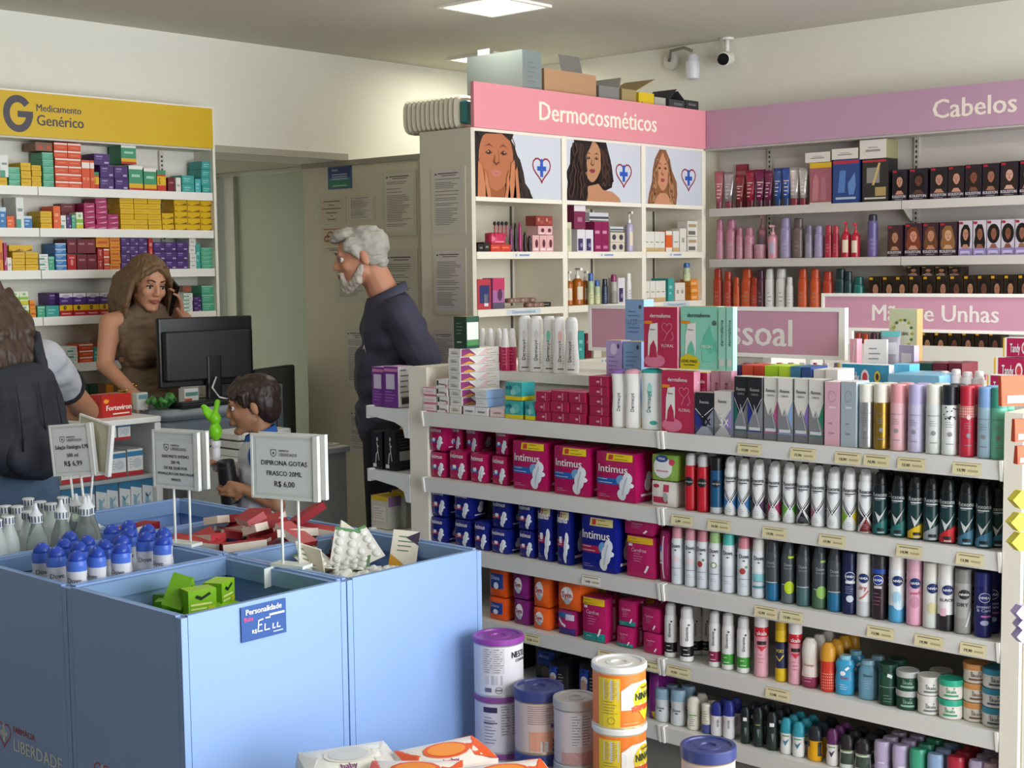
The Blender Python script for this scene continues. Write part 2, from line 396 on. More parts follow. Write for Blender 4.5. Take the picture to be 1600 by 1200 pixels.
board('sign_board', 3.70, 2.035, 3.0, 1.266, 1.42, 'Uso Pessoal', .025, .082, .70, 'pink sign board ending in Pessoal above the central shelving', (-.36, .36))
# ------------------------------------------------------------------ dermocosmetics cabinet (front y = 4.03)
DY, DX = 4.03, [4.209, 4.795, 5.376, 5.875]
HT, HB = 2.309, 2.124
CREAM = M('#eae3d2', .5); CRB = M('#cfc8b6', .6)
cab = empty('display_cabinet', (5.0, DY, 0), 0, label='tall cream display cabinet with a pink header reading Dermocosméticos', category='cabinet')
def cobj(mb, name, parent=None):
    o = mb.obj(name, parent or cab)
    if parent is None or parent is cab: o.matrix_parent_inverse = Matrix.Translation(cab.location).inverted()
    return o
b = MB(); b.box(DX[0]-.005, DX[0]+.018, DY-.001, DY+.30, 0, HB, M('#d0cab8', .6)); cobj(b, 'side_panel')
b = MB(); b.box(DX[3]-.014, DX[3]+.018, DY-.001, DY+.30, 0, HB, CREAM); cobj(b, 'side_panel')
for x in DX[1:3]:
    b = MB(); b.box(x-.016, x+.016, DY-.004, DY+.29, 0, HB, CREAM); cobj(b, 'divider')
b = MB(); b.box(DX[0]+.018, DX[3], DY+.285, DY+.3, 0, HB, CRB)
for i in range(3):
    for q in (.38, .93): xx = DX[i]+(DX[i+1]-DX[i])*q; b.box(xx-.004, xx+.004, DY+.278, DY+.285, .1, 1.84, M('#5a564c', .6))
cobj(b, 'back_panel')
b = MB(); b.box(DX[0]+.01, DX[3]+.0, DY-.002, DY+.3, HB-.012, HB, CREAM); cobj(b, 'top_panel')
b = MB(); b.box(DX[0]-.006, DX[3]+.004, DY-.022, DY-.004, HB, HT, M('#e08f98', .4))
S = plane(((DX[0]+DX[3])/2-.04, DY-.022, HB), (1, 0, 0), (0, 0, 1), (0, -1, 0))
b.pt(S, 'Dermocosméticos', .03, .096, .080, '#f2e6cf', 1, True, w=.95)
cobj(b, 'header_board')
DS = [1.616, 1.375, 1.13, .86, .6]
for i in range(3):
    xa, xb = DX[i]+.018, DX[i+1]-.017
    b = MB(); b.box(xa, xb, DY-.003, DY+.28, 1.825, 1.843, CREAM); cobj(b, 'shelf')
    for k, z in enumerate(DS):
        b = MB(); b.box(xa, xb, DY-.006, DY+.28, z-.03, z, CREAM)
        S = plane(((xa+xb)/2, DY-.006, z-.015), (1, 0, 0), (0, 0, 1), (0, -1, 0))
        if k == 1: b.pq(S, -.10, -.011, .12, .011, '#c9d3da', 1); b.pt(S, 'Dermocosméticos', .01, 0, .014, '#8aa0b8', 2, True, w=.2)
        else: b.pq(S, -.055, -.010, .06, .010, '#dfe0dc', 1); heart(b, S, -.035, 0, .007, 2, '#a8606a', '#4a64a0'); b.pq(S, -.015, -.004, .05, .004, '#8f98b4', 2)
        cobj(b, 'shelf')
# the three posters
def poster(i, x0, x1, draw, lab):
    z0, z1 = 1.843, HB-.012; w = x1-x0; h = z1-z0
    o = None; b = MB(); b.box(-w/2, w/2, 0, .006, 0, h, M('#c9ccd4', .35))
    S = lambda u, v, l: (u*w-w/2, -l*EPS, v*h)
    draw(b, S)
    heart_s = .155
    SS = lambda u, v, l: (w*.265+u, -l*EPS, h*.49+v)
    heart(b, SS, 0, 0, .062, 1, '#8f3444', '#2c55b0', w=.008)
    o = b.obj('poster', loc=((x0+x1)/2, DY+.002, z0)); o['label'] = lab; o['category'] = 'poster'
    return o
def face(b, S, cx, cy, rx, ry, skin, dark, l, lip='#a04a48', sh='#00', tilt=0, hair=None):
    # soft-edged head seen from the front: jaw, ears, brows, eyes, nose, lips
    P = []
    for k in range(28):
        t = 2*PI*k/28; x = math.cos(t); y = math.sin(t); kx = rx*(1-.30*max(0, -y)**1.6); P.append((cx+kx*x+tilt*y*ry, cy+ry*y))
    b.pp(S, P, skin, l)
    T = lambda u, v: (cx+u*rx+tilt*v*ry, cy+v*ry)
    b.pp(S, [T(.12, .3), T(.2, -.12), T(.0, -.22), T(-.2, -.12), T(-.1, .1)], dark, l+.2)
    b.pp(S, [T(.1, .32), T(.16, -.08), T(.0, -.14), T(-.08, -.08), T(-.02, .3)], skin, l+.4)
    for s in (-1, 1):
        b.pp(S, [T(s*.16, .34), T(s*.4, .46), T(s*.72, .33), T(s*.42, .40)][::s], dark, l+1)
        b.pp(S, [T(s*.2, .17), T(s*.42, .27), T(s*.66, .16), T(s*.42, .1)][::s], dark, l+1)
        b.pe(S, *T(s*.43, .18), rx*.10, ry*.05, '#2a1a14', l+1.5, 8)
        b.pe(S, *T(s*.47, .2), rx*.03, ry*.018, '#e8dccc', l+2, 6)
    b.pp(S, [T(-.34, -.42), T(-.1, -.34), T(0, -.37), T(.1, -.34), T(.34, -.42), T(.12, -.55), T(-.12, -.55)], lip, l+1)
    b.pp(S, [T(-.3, -.425), T(0, -.445), T(.3, -.425), T(0, -.46)], dark, l+1.5)
def strands(b, S, roots, col, l, n=9, w=.012, seed=1):
    rnd = random.Random(seed)
    for (u0, v0), (u1, v1) in roots:
        P = []
        for k in range(n):
            t = k/(n-1); P.append((u0+(u1-u0)*t+.018*math.sin(t*9+rnd.random()*6), v0+(v1-v0)*t))
        b.pl(S, P, w*(.5+rnd.random()), col, l)
def post1(b, S):
    H = '#1d1512'; K = '#b06a45'; D = '#6e3822'
    b.pp(S, [(0, 0), (.66, 0), (.62, .12), (.57, .22), (.55, .4), (.52, .56), (.47, .7), (.43, .84), (.36, 1), (0, 1)], H, 1)
    strands(b, S, [((.31+.014*i, .95), (.43+.028*i, .02)) for i in range(8)], '#3a2a22', 1.5, seed=3)
    b.pp(S, [(.14, 0), (.16, .2), (.33, .2), (.37, 0)], '#95552f', 2)
    face(b, S, .235, .60, .195, .50, K, D, 2.5, '#c07464')
    b.pp(S, [(.02, 1), (.05, .9), (.12, .97), (.3, .99), (.40, .88), (.43, .98), (.43, 1)], H, 6)
    for pts in ([(.03, .55), (.075, .5), (.10, .25), (.13, .0), (.02, 0)], [(.10, .42), (.13, .36), (.15, .18), (.17, .0), (.11, 0)], [(.44, .60), (.40, .54), (.385, .3), (.36, 0), (.46, 0)], [(.37, .42), (.345, .3), (.34, .12), (.32, 0), (.39, 0)], [(.47, .5), (.445, .42), (.44, .2), (.42, 0), (.50, 0)]):
        b.pp(S, pts, '#c07a52', 7); b.pl(S, pts[:3], .006, '#8a4c30', 8)
def post2(b, S):
    H = '#1a1210'; K = '#b98562'
    b.pp(S, [(0, 0), (.02, .3), (.0, .45), (.05, .6), (.06, .85), (.12, 1), (.5, 1), (.55, .8), (.6, .62), (.62, .4), (.6, .25), (.5, .18), (.4, .2), (.34, 0)], H, 1)
    b.pp(S, [(.26, 0), (.28, .25), (.42, .3), (.48, .2), (.6, .18), (.70, .08), (.72, 0)], K, 2)
    face(b, S, .34, .66, .125, .34, '#b58460', '#5c3320', 2.5, '#8c2f48', tilt=.02)
    b.pp(S, [(.1, 1), (.14, .7), (.2, .42), (.27, .5), (.25, .75), (.31, .9), (.34, 1)], H, 6)
    b.pp(S, [(.42, 1), (.45, .8), (.45, .55), (.40, .34), (.5, .22), (.62, .35), (.58, .7), (.52, 1)], H, 6)
    strands(b, S, [((.10+.03*i, .95), (.03+.045*i, .04)) for i in range(6)]+[((.46+.02*i, .9), (.47+.025*i, .26)) for i in range(5)], '#4a3027', 6.5, seed=5)
def post3(b, S):
    H = '#8a5a3c'; K = '#c48b68'
    b.pp(S, [(.04, 0), (.07, .2), (.12, .4), (.13, .6), (.17, .8), (.25, .97), (.36, .97), (.43, .8), (.47, .6), (.55, .4), (.56, .2), (.54, 0)], H, 1)
    b.pp(S, [(.15, 0), (.2, .14), (.26, .2), (.36, .2), (.42, .12), (.5, 0)], K, 2)
    face(b, S, .30, .58, .12, .34, K, '#6e4028', 2.5, '#a8484a')
    b.pp(S, [(.28, .97), (.2, .8), (.16, .5), (.1, .3), (.16, .2), (.22, .45), (.22, .7), (.3, .93)], H, 6)
    b.pp(S, [(.3, .97), (.4, .78), (.42, .5), (.5, .25), (.42, .15), (.39, .45), (.4, .68), (.3, .93)], H, 6)
    strands(b, S, [((.2+.0*i, .8), (.08+.03*i, .04)) for i in range(4)]+[((.40, .8), (.42+.03*i, .04)) for i in range(4)], '#b98a62', 6.5, seed=7)
poster(0, DX[0]+.02, DX[1]-.018, post1, 'poster of a dark-haired woman holding her cheeks, beside a blue cross logo')
poster(1, DX[1]+.018, DX[2]-.018, post2, 'middle poster of a woman with long black hair over one eye')
poster(2, DX[2]+.018, DX[3]-.015, post3, 'poster of a blonde woman with wavy hair beside a cross logo')

# ------------------------------------------------------------------ hair-care wall shelving (front x = 5.875)
CXF = 5.875
GREYS = M('#b9b3ac', .5)
hc = empty('wall_shelving', (CXF, 2.5, 0), 0, label='grey wall shelving with a mauve header reading Cabelos', category='shelving')
def hobj(mb, name, parent=None):
    o = mb.obj(name, parent or hc)
    if parent is None: o.matrix_parent_inverse = Matrix.Translation(hc.location).inverted()
    return o
b = MB(); b.box(CXF-.012, CXF+.006, .6, 4.005, HB, HT, M('#b48fa6', .4))
S = plane((CXF-.012, 2.665, HB), (0, -1, 0), (0, 0, 1), (-1, 0, 0)); b.pt(S, 'Cabelos', .04, .094, .082, '#e9ddd0', 1, True, w=.44); hobj(b, 'header_board')
b = MB(); b.box(XW-.03, XW-.002, .6, 4.02, .1, 2.3, GREYS); hobj(b, 'back_panel')
b = MB(); b.box(CXF, XW-.03, .6, 4.02, HB-.01, HB+.0, GREYS); hobj(b, 'canopy')
for y in (3.72, 2.95, 2.2, 1.3):
    b = MB(); b.box(XW-.045, XW-.03, y-.012, y+.012, .1, 2.12, M('#a8a39a', .5))
    for k in range(44): b.box(XW-.0465, XW-.045, y-.004, y+.004, 1.1+k*.023, 1.112+k*.023, '#33312e')
    hobj(b, 'slotted_upright')
CS = [1.824, 1.574, 1.33, 1.09]
for z in CS:
    for ya, yb in ((2.962, 3.99), (1.9, 2.958), (.8, 1.896)):
        b = MB(); b.box(CXF, XW-.035, ya, yb, z-.02, z-.001, M('#c4bfb8', .5)); b.box(CXF-.006, CXF, ya, yb, z-.036, z+.003, M('#c9c4be', .45)); sh = hobj(b, 'shelf')
        b = MB(); b.loft([[(x, y, zz) for x, zz in ((CXF+.01, z-.02), (XW-.04, z-.02), (XW-.04, z-.09), (XW-.07, z-.08), (CXF+.03, z-.035))] for y in (ya+.004, ya+.008)], M('#b7b2aa', .5), flat=True); b.obj('bracket', sh)

# ------------------------------------------------------------------ medicine wall shelving (front y = 5.535)
MYF = 5.535
ms = empty('wall_shelving', (3.2, MYF, 0), 0, label='white wall shelving of medicine boxes with a yellow header reading Medicamento Genérico', category='shelving')
def mobj(mb, name, parent=None):
    o = mb.obj(name, parent or ms)
    if parent is None: o.matrix_parent_inverse = Matrix.Translation(ms.location).inverted()
    return o
XE = onY(332, 300, MYF).x
b = MB(); b.box(1.2, XE, MYF-.016, MYF, 2.124, HT, M('#d3ad12', .4))
xg = onY(25, 175, MYF).x
S = plane((xg, MYF-.016, 2.216), (1, 0, 0), (0, 0, 1), (0, -1, 0))
# G emblem
P = [(.052*math.cos(math.radians(a)), .062*math.sin(math.radians(a))) for a in range(38, 361, 12)]
b.pl(S, P, .03, '#47434c', 1); b.pq(S, -.002, -.014, .068, .012, '#47434c', 1.3)
b.pt(S, 'Medicamento', .085, .032, .03, '#47434c', 1, True, w=.21, al='l'); b.pt(S, 'Genérico', .085, -.02, .045, '#47434c', 1, True, w=.22, al='l')
b.box(1.2, XE+.01, MYF-.018, MYF+.002, HT, HT+.006, M('#efeadb', .5)); mobj(b, 'header_board')
b = MB(); b.box(1.2, XE, YW-.03, YW-.002, .1, 2.3, M('#d9d6ca', .6)); mobj(b, 'back_panel')
b = MB(); b.box(XE, XE+.014, MYF-.01, YW, 0, HT, M('#e8e3d4', .5)); mobj(b, 'side_panel')
b = MB(); b.box(1.2, XE, MYF, YW-.03, 2.116, 2.126, M('#d9d6ca', .6)); mobj(b, 'canopy')
MS = [1.914, 1.738, 1.559, 1.359, 1.153, .95]
xj = onY(58, 292, MYF).x
for x in (xj-.17, XE-.19):
    b = MB(); b.box(x-.012, x+.012, YW-.045, YW-.03, .1, 2.11, M('#cdc9bc', .5))
    for k in range(60): b.box(x-.004, x+.004, YW-.0465, YW-.045, .9+k*.02, .91+k*.02, '#33312e')
    mobj(b, 'slotted_upright')
for z in MS:
    for xa, xb in ((1.25, xj-.002), (xj+.002, XE-.004)):
        b = MB(); b.box(xa, xb, MYF, YW-.032, z-.02, z-.001, M('#e4e2d8', .5)); b.box(xa, xb, MYF-.006, MYF, z-.034, z+.003, M('#eceae2', .4)); mobj(b, 'shelf')

# ------------------------------------------------------------------ papers on the partition and cabinet side
def paper(px0, py0, px1, py1, X, style, lab, cat='paper notice'):
    a = onX(px0, (py0+py1)/2, X); c = onX(px1, (py0+py1)/2, X); xm = (px0+px1)/2
    t = onX(xm, py0, X).z; bt = onX(xm, py1, X).z; w = abs(a.y-c.y); h = t-bt
    b = MB(); b.box(-.0015, .0015, -w/2, w/2, 0, h, M('#cdc7b6' if style != 'card' else '#3d5f96', .4))
    S = lambda u, v, l: (-.0015-l*EPS, -u, v)
    rnd = random.Random(int(px0+py0)); ink = '#77736c'
    if style == 'card':
        b.pq(S, -w*.45, h*.05, w*.45, h*.38, '#2f7f62'); b.pq(S, -w*.45, h*.38, w*.45, h*.5, '#3a86a0'); b.pq(S, -w*.45, h*.5, w*.45, h*.94, '#34417c')
        b.pt(S, 'ANVISA', -w*.2, h*.84, h*.09, '#cfd8e8', 2, w=w*.35)
        for k in range(3): b.pq(S, -w*.32, h*(.62-.1*k), w*.32, h*(.66-.1*k), '#b9c6d6', 2)
        b.pq(S, -w*.3, h*.12, w*.3, h*.16, '#b8dccb', 2)
    else:
        b.pq(S, -w*.42, h*.06, w*.42, h*.95, {'a': '#d6d0c2', 'b': '#c9c5bb', 'c': '#cfc9c6', 'd': '#cdbfa6'}[style[0]])
        if style[0] == 'd':
            if 'r' in style:
                b.pq(S, -w*.36, h*.86, w*.3, h*.9, '#a0603a', 2)
                for k in range(3): b.pl(S, [(w*(-.24+.13*k)+w*.1*math.cos(t), h*(.52+.16*(k % 2))+h*.1*math.sin(t)) for t in [i*.7 for i in range(10)]], w*.045, '#a8653c', 2)
                b.pq(S, -w*.3, h*.15, w*.3, h*.18, ink, 2); b.pq(S, -w*.15, h*.08, w*.15, h*.12, '#4b4740', 2)
            else:
                for k, (ww, v) in enumerate(((.3, .82), (.1, .68), (.34, .55), (.2, .4), (.03, .28), (.14, .15))): b.pq(S, -w*ww, h*v, w*ww, h*(v+.035), '#5e594f', 2)
        else:
            n = int(h/.011); hd = .8
            b.pq(S, -w*.3, h*.9, w*.3, h*.915, '#55524c', 2); b.pe(S, -w*.36, h*.9, w*.03, h*.015, '#4a4744', 2, 8); b.pq(S, -w*.2, h*.87, w*.24, h*.882, '#66625c', 2)
            z = .82
            while z > .12:
                if rnd.random() < .85: b.pq(S, -w*.38, h*z, -w*.38+w*.76*(.55+.45*rnd.random()), h*(z+.009), ink, 2)
                z -= .026
            if 'B' in style: b.pt(S, 'PROC', 0, h*.84, h*.04, '#4a4742', 3, w=w*.3)
    o = b.obj('paper_notice', loc=(X-.0018, (a.y+c.y)/2, bt)); o['label'] = lab; o['category'] = cat; return o
paper(513, 260, 550, 295, XP, 'card', 'small blue and green card high on the grey partition', 'card')
paper(497, 308, 541, 350, XP, 'd', 'beige notice of five short lines under the blue card')
paper(544, 305, 586, 346, XP, 'a', 'handwritten-style page to the right of the beige notice')
paper(501, 353, 543, 395, XP, 'dr', 'notice with orange scribbled drawing beside the grey-haired man')
paper(599, 266, 651, 368, XP, 'a', 'large framed table of text at the partition top')
paper(601, 390, 654, 520, XP, 'b', 'framed handwritten form behind the neck of the man')
paper(525, 400, 575, 474, XP, 'b', 'framed page hidden behind the face of the man')
paper(540, 512, 583, 608, XP, 'cB', 'grey printed notice headed PROC behind the man')
paper(545, 640, 590, 713, XP, 'c', 'lowest grey page with heavy lines behind the man')
SX = 4.204
paper(675, 261, 728, 366, SX, 'b', 'topmost paper on the side of the display cabinet')
paper(678, 388, 729, 492, SX, 'c', 'middle paper of dense text on the cabinet side')
paper(679, 515, 714, 600, SX, 'c', 'lowest paper on the cabinet side above the shelving end')

# ------------------------------------------------------------------ cash desk
WHT = M('#dcdedb', .4)
desk = empty('counter_cabinet', (2.6, 4.75, 0), 0, label='white open-front counter cabinet stacked with white medical boxes', category='counter')
def dobj(mb, name, root=desk):
    o = mb.obj(name, root); o.matrix_parent_inverse = Matrix.Translation(root.location).inverted(); return bev(o, .004)
cx1 = 3.055
b = MB(); b.box(1.3, cx1, 4.59, 4.93, .978, 1.0, WHT); dobj(b, 'top')
for x in (1.3, 2.16, cx1-.028):
    b = MB(); b.box(x, x+.028, 4.592, 4.925, 0, .976, WHT); dobj(b, 'side_panel')
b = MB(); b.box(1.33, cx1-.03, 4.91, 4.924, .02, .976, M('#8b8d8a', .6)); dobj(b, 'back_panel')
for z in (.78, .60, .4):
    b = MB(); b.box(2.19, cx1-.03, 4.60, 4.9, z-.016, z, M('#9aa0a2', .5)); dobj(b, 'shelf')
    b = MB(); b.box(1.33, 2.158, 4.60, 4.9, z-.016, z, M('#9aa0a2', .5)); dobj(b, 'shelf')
GB = M('#7c8896', .45); GBT = M('#8a949c', .35)
desk2 = empty('cash_counter', (3.5, 4.9, 0), 0, label='grey-blue cash counter with rounded corner carrying the computer monitor', category='counter')
b = MB(); x0, x1, y0, y1 = 3.16, 3.76, 4.72, 5.03
b.rbox(x0, x1, y0, y1, .955, 1.0, GBT, r=.05, n=5); dobj(b, 'counter_top', desk2)
b = MB(); b.rbox(x0+.015, x1-.015, y0+.018, y1-.01, .80, .955, GB, r=.04, n=5); dobj(b, 'front_panel', desk2)
b = MB(); b.box(x0+.03, x1-.03, y0+.04, y1-.02, 0, .80, M('#b9bcba', .5)); dobj(b, 'base_cabinet', desk2)
b = MB(); b.box(x1+.02, x1+.05, 4.80, 5.30, 0, 1.06, GB); cp_ = b.obj('room_partition'); cp_['label'] = 'grey-blue upright panel at the right end of the cash counter'; cp_['category'] = 'partition'
lo = empty('low_cabinet', (3.45, 4.5, 0), 0, label='low white cabinet in front of the grey cash counter', category='cabinet')
b = MB(); b.box(3.22, 3.80, 4.38, 4.68, .03, .80, WHT); dobj(b, 'body', lo)
b = MB(); b.box(3.21, 3.81, 4.365, 4.69, .80, .825, M('#e6e8e6', .35)); dobj(b, 'top', lo)
# monitor seen from behind
mon = empty('computer_monitor', (3.46, 4.90, 1.0), math.radians(-8), label='black computer monitor seen from behind on the cash counter', category='monitor')
BK = M('#17181a', .35); BK2 = M('#232527', .5)
b = MB(); b.rbox(-.20, .235, -.03, .0, .075, .36, BK, r=.012); b.pq(lambda u, v, l: (u, -.03-l*EPS, v), .13, .105, .19, .135, '#d9d9d6', 1); b.pt(lambda u, v, l: (u, -.03-l*EPS, v), 'LG', .16, .12, .012, '#444444', 2)
b.pq(lambda u, v, l: (u, -.03-l*EPS, v), -.12, .105, -.08, .145, '#b9bab8', 1); b.obj('display', mon)
b = MB(); b.rbox(-.185, .22, -.055, -.03, .10, .305, BK2, r=.02); b.obj('rear_housing', mon)
b = MB(); b.rbox(.0, .07, -.06, -.035, .01, .2, BK, r=.01); b.obj('stand_neck', mon)
b = MB(); b.rbox(-.08, .15, -.13, .06, .0, .014, BK, r=.05, n=6); b.obj('stand_base', mon)
b = MB(); b.tube([(.035, -.07, .11), (.0, -.10, .07), (.02, -.12, .03), (.08, -.13, .012)], .004, M('#e4e4e2', .4)); b.obj('cable', mon)
# things on the desk
def thing(mb, name, loc, label, cat, rz=0, group=None):
    o = mb.obj(name, loc=loc, rz=rz); o['label'] = label; o['category'] = cat
    if group: o['group'] = group
    return o
b = MB(); w, d, h = .14, .09, .085; b.box(-w/2, w/2, -d/2, d/2, 0, h, M('#b3241f', .4))
for S, a in ((Sfront(d), w), (Stop(h), w)):
    yy = h*.38 if a and S is not None else 0
S = Sfront(d); b.pt(S, 'Forteviron', .01, .036, .02, '#f1ece2', 1, w=.12); b.pe(S, -.05, .062, .013, .008, '#e8962a', 1); b.pq(S, -.02, .009, .06, .014, '#e9d9c8', 1)
S = Stop(h); b.pt(S, 'Forteviron', 0, .015, .022, '#f1ece2', 1, w=.125); b.pe(S, .045, -.02, .016, .012, '#e8962a', 1)
b.pq(Sleft(w), -.03, .02, .03, .06, '#8c1a18', 1)
thing(b, 'product_box', (2.93, 4.75, 1.0), 'red box printed Forteviron on the white counter cabinet', 'box', math.radians(8))
b = MB(); b.rbox(-.026, .026, -.02, .02, 0, .07, M('#eef2f0', .2, trans=.4), r=.008); b.box(-.02, .02, -.0215, -.02, .045, .062, '#5f8f9a'); thing(b, 'white_bottle', (3.14, 4.86, 1.0), 'small clear and white pack beside the red Forteviron box', 'bottle')
b = MB()
for k in range(9): a = k*2.4; b.tube([(.02*math.cos(a), .02*math.sin(a), .012), (.045*math.cos(a), .035*math.sin(a), .035+.01*(k % 3)), (.06*math.cos(a+.4), .045*math.sin(a+.4), .03)], [.011, .013, .008], M('#4f9a4a' if k % 2 else '#3f8440', .4), 6)
thing(b, 'green_sweets', (3.2, 4.80, 1.0), 'heap of small green packets beside the red Forteviron box', 'packets')
b = MB(); b.rbox(-.16, .16, -.05, .05, 0, .018, M('#1c1d1f', .5), r=.01); [b.box(-.15+.0235*i, -.13+.0235*i, -.04+.02*j, -.024+.02*j, .018, .022, '#2d2e31') for i in range(13) for j in range(4)]
thing(b, 'keyboard', (3.4, 4.79, 1.0), 'black keyboard lying in front of the computer monitor', 'keyboard', math.radians(5))
b = MB(); b.rbox(-.035, .035, -.022, .022, 0, .07, M('#d9dcd8', .4), r=.004); b.box(-.034, .0, -.0235, -.022, .01, .03, '#c4523a'); b.box(-.03, .03, -.0235, -.022, .04, .055, '#5b8f86'); thing(b, 'small_box', (3.37, 4.86, 1.0), 'small white and teal box under the monitor edge', 'box')
b = MB(); b.lathe([(.028, 0), (.032, .075)], M('#b9a878', .3), 14, cap=True); b.lathe([(.033, .03), (.033, .036)], '#8f7a50', 14)
for k, c in enumerate(('#d9405a', '#f0e6e2', '#e88a3a', '#c43a50')): b.tube([(.012*math.cos(k*1.7), .012*math.sin(k*1.7), .03), (.026*math.cos(k*1.7), .026*math.sin(k*1.7), .135-.012*k)], .006, c, 6)
thing(b, 'pen_cup', (3.70, 4.92, 1.0), 'cup of red and white striped sticks right of the monitor', 'cup')
b = MB()
for k in range(3): b.rbox(-.13, .13, -.1, .1, k*.033, k*.033+.026, M(['#e9ebea', '#dfe1e0', '#f0f0ee'][k], .4), r=.01)
thing(b, 'letter_tray', (3.42, 4.52, .826), 'stack of white document trays on the low cabinet', 'tray')
b = MB(); b.box(-.1, .1, -.07, .07, 0, .004, '#f1f1ee'); b.box(-.06, .07, -.05, .06, .0045, .008, '#e6dcdc'); thing(b, 'papers', (3.70, 4.47, .826), 'loose white papers beside the document trays', 'paper', .3)
# chair in the passage
ch = empty('office_chair', (4.72, 6.35, 0), math.radians(200), label='black office chair standing in the doorway behind the partition', category='chair')
b = MB(); b.rbox(-.22, .22, .2, .25, .62, 1.02, M('#121314', .5), r=.02); b.obj('backrest', ch)
b = MB(); b.rbox(-.23, .23, -.23, .22, .42, .50, M('#121314', .5), r=.04); b.obj('seat', ch)
b = MB(); b.box(-.03, .03, .2, .23, .44, .64, BK2); b.obj('back_bracket', ch)
b = MB(); b.lathe([(.03, .1), (.03, .42)], BK2, 10); b.obj('pillar', ch)
for k in range(5):
    a = k*2*PI/5; b = MB(); b.tube([(0, 0, .11), (.26*math.cos(a), .26*math.sin(a), .06)], [.03, .02], BK2); lg = b.obj('leg', ch)
    b = MB(); b.lathe([(.0, 0), (.025, .004), (.025, .05), (0, .054)], BK2, 10, T=Matrix.Translation((.26*math.cos(a), .26*math.sin(a), 0))); b.obj('caster', lg)
# security camera and spot lamp
sc = empty('security_camera', (5.98, 3.96, ZC), math.radians(200), label='small white security camera with a dark lens hanging from the ceiling', category='camera')
W2 = M('#dcd9d0', .4)
b = MB(); b.lathe([(.035, -.012), (.035, -.001)], W2); b.obj('base', sc)
b = MB(); b.tube([(0, 0, -.01), (0, 0, -.07)], .012, W2); b.obj('stem', sc)
b = MB(); b.lathe([(.0, -.05), (.034, -.045), (.034, .05), (.0, .06)], W2, T=Matrix.Translation((.02, 0, -.105)) @ Matrix.Rotation(math.radians(100), 4, 'Y')); b.obj('housing', sc)
b = MB(); b.lathe([(.0, .0), (.029, .001), (.029, .004), (0, .005)], M('#15161a', .2), T=Matrix.Translation((.075, 0, -.115)) @ Matrix.Rotation(math.radians(100), 4, 'Y')); b.obj('lens', sc)
sp = empty('wall_camera', (XW, 4.33, 2.60), 0, label='round white wall mount with a hanging camera on a thin arm', category='camera')
b = MB(); RT = Matrix.Rotation(-PI/2, 4, 'Y'); b.lathe([(.045, .002), (.045, .02), (.03, .03), (.015, .03)], W2, T=RT); b.obj('wall_plate', sp)
b = MB(); b.tube([(-.03, 0, .0), (-.06, -.03, .045), (-.07, -.12, .05), (-.07, -.17, .03)], .008, M('#8f8c84', .3, .6)); b.obj('arm', sp)
b = MB(); b.lathe([(0, -.14), (.032, -.13), (.036, -.05), (.022, -.01), (0, 0)], M('#d6d6da', .3), T=Matrix.Translation((-.07, -.175, .02))); b.obj('lamp_head', sp)
# ------------------------------------------------------------------ kinds of goods
def can(key, desc, r, h, segs, cap, prints=(), capm='dome', rough=.32, metal=0.0, cat='spray can', neck=True):
    # segs [(z fraction, colour)], cap (height, colour)
    b = MB(); ch = cap[0]; hb = h-ch
    prof = [(r*.9, 0), (r, .003)]; cols = [M(segs[0][1], rough, metal)]
    zs = [s[0]*hb for s in segs[1:]]+[hb-.012]
    for (f, c), z in zip(segs, zs):
        prof.append((r, z)); cols.append(M(c, rough, metal))
    prof += [(r*.93, hb-.004), (r*.86, hb)]; cols += [M(segs[-1][1], rough, metal)]*2
    b.lathe(prof, cols, 18)
    S = Scyl(r)
    for p in prints: PR(b, S, p)
    c = MB()
    m = M(cap[1], .35)
    if capm == 'dome': c.lathe([(r*.86, hb), (r*.86, hb+ch*.55), (r*.80, hb+ch*.8), (r*.5, h-.001), (0, h)], m, 18)
    elif capm == 'flat': c.lathe([(r*.97, hb-.006), (r*.97, h-.004), (r*.9, h), (0, h)], m, 18)
    elif capm == 'slant':
        c.lathe([(r*.86, hb), (r*.84, hb+ch*.45)], m, 18)
        n = 16; rg = []
        for f in (0, .35, .7, 1): rg.append([(r*.84*(1-.25*f)*math.cos(2*PI*k/n), r*.84*(1-.25*f)*math.sin(2*PI*k/n), hb+ch*.45+ch*.55*f*(.62+.38*math.sin(2*PI*k/n))) for k in range(n)])
        c.loft(rg, m)
    elif capm == 'trig':
        c.lathe([(r*.9, hb), (r*.78, hb+ch*.5), (r*.66, hb+ch*.8), (r*.4, h), (0, h)], m, 18); c.box(-.006, .006, -r*.8, -r*.3, hb+ch*.45, hb+ch*.95, m)
    kind(key, desc, cat, [('spray_can', b), ('cap', c)])
def PR(b, S, p):
    k = p[0]
    if k == 't': b.pt(S, p[1], p[2], p[3], p[4], p[5], p[6] if len(p) > 6 else 2, True, w=p[7] if len(p) > 7 else None, rot=p[8] if len(p) > 8 else 0)
    elif k == 'q': b.pq(S, p[1], p[2], p[3], p[4], p[5], p[6] if len(p) > 6 else 1)
    elif k == 'e': b.pe(S, p[1], p[2], p[3], p[4], p[5], p[6] if len(p) > 6 else 1, 14)
    elif k == 'p': b.pp(S, p[1], p[2], p[3] if len(p) > 3 else 1)
    elif k == 'l': b.pl(S, p[1], p[2], p[3], p[4] if len(p) > 4 else 1)
    elif k == 'lines':
        u0, u1, v0, v1, n, c = p[1:7]
        for i in range(n): v = v1-(v1-v0)*i/max(1, n-1); b.pq(S, u0, v, u0+(u1-u0)*(.6+.4*((i*37) % 10)/10), v+(v1-v0)/n*.3, c, p[7] if len(p) > 7 else 2)
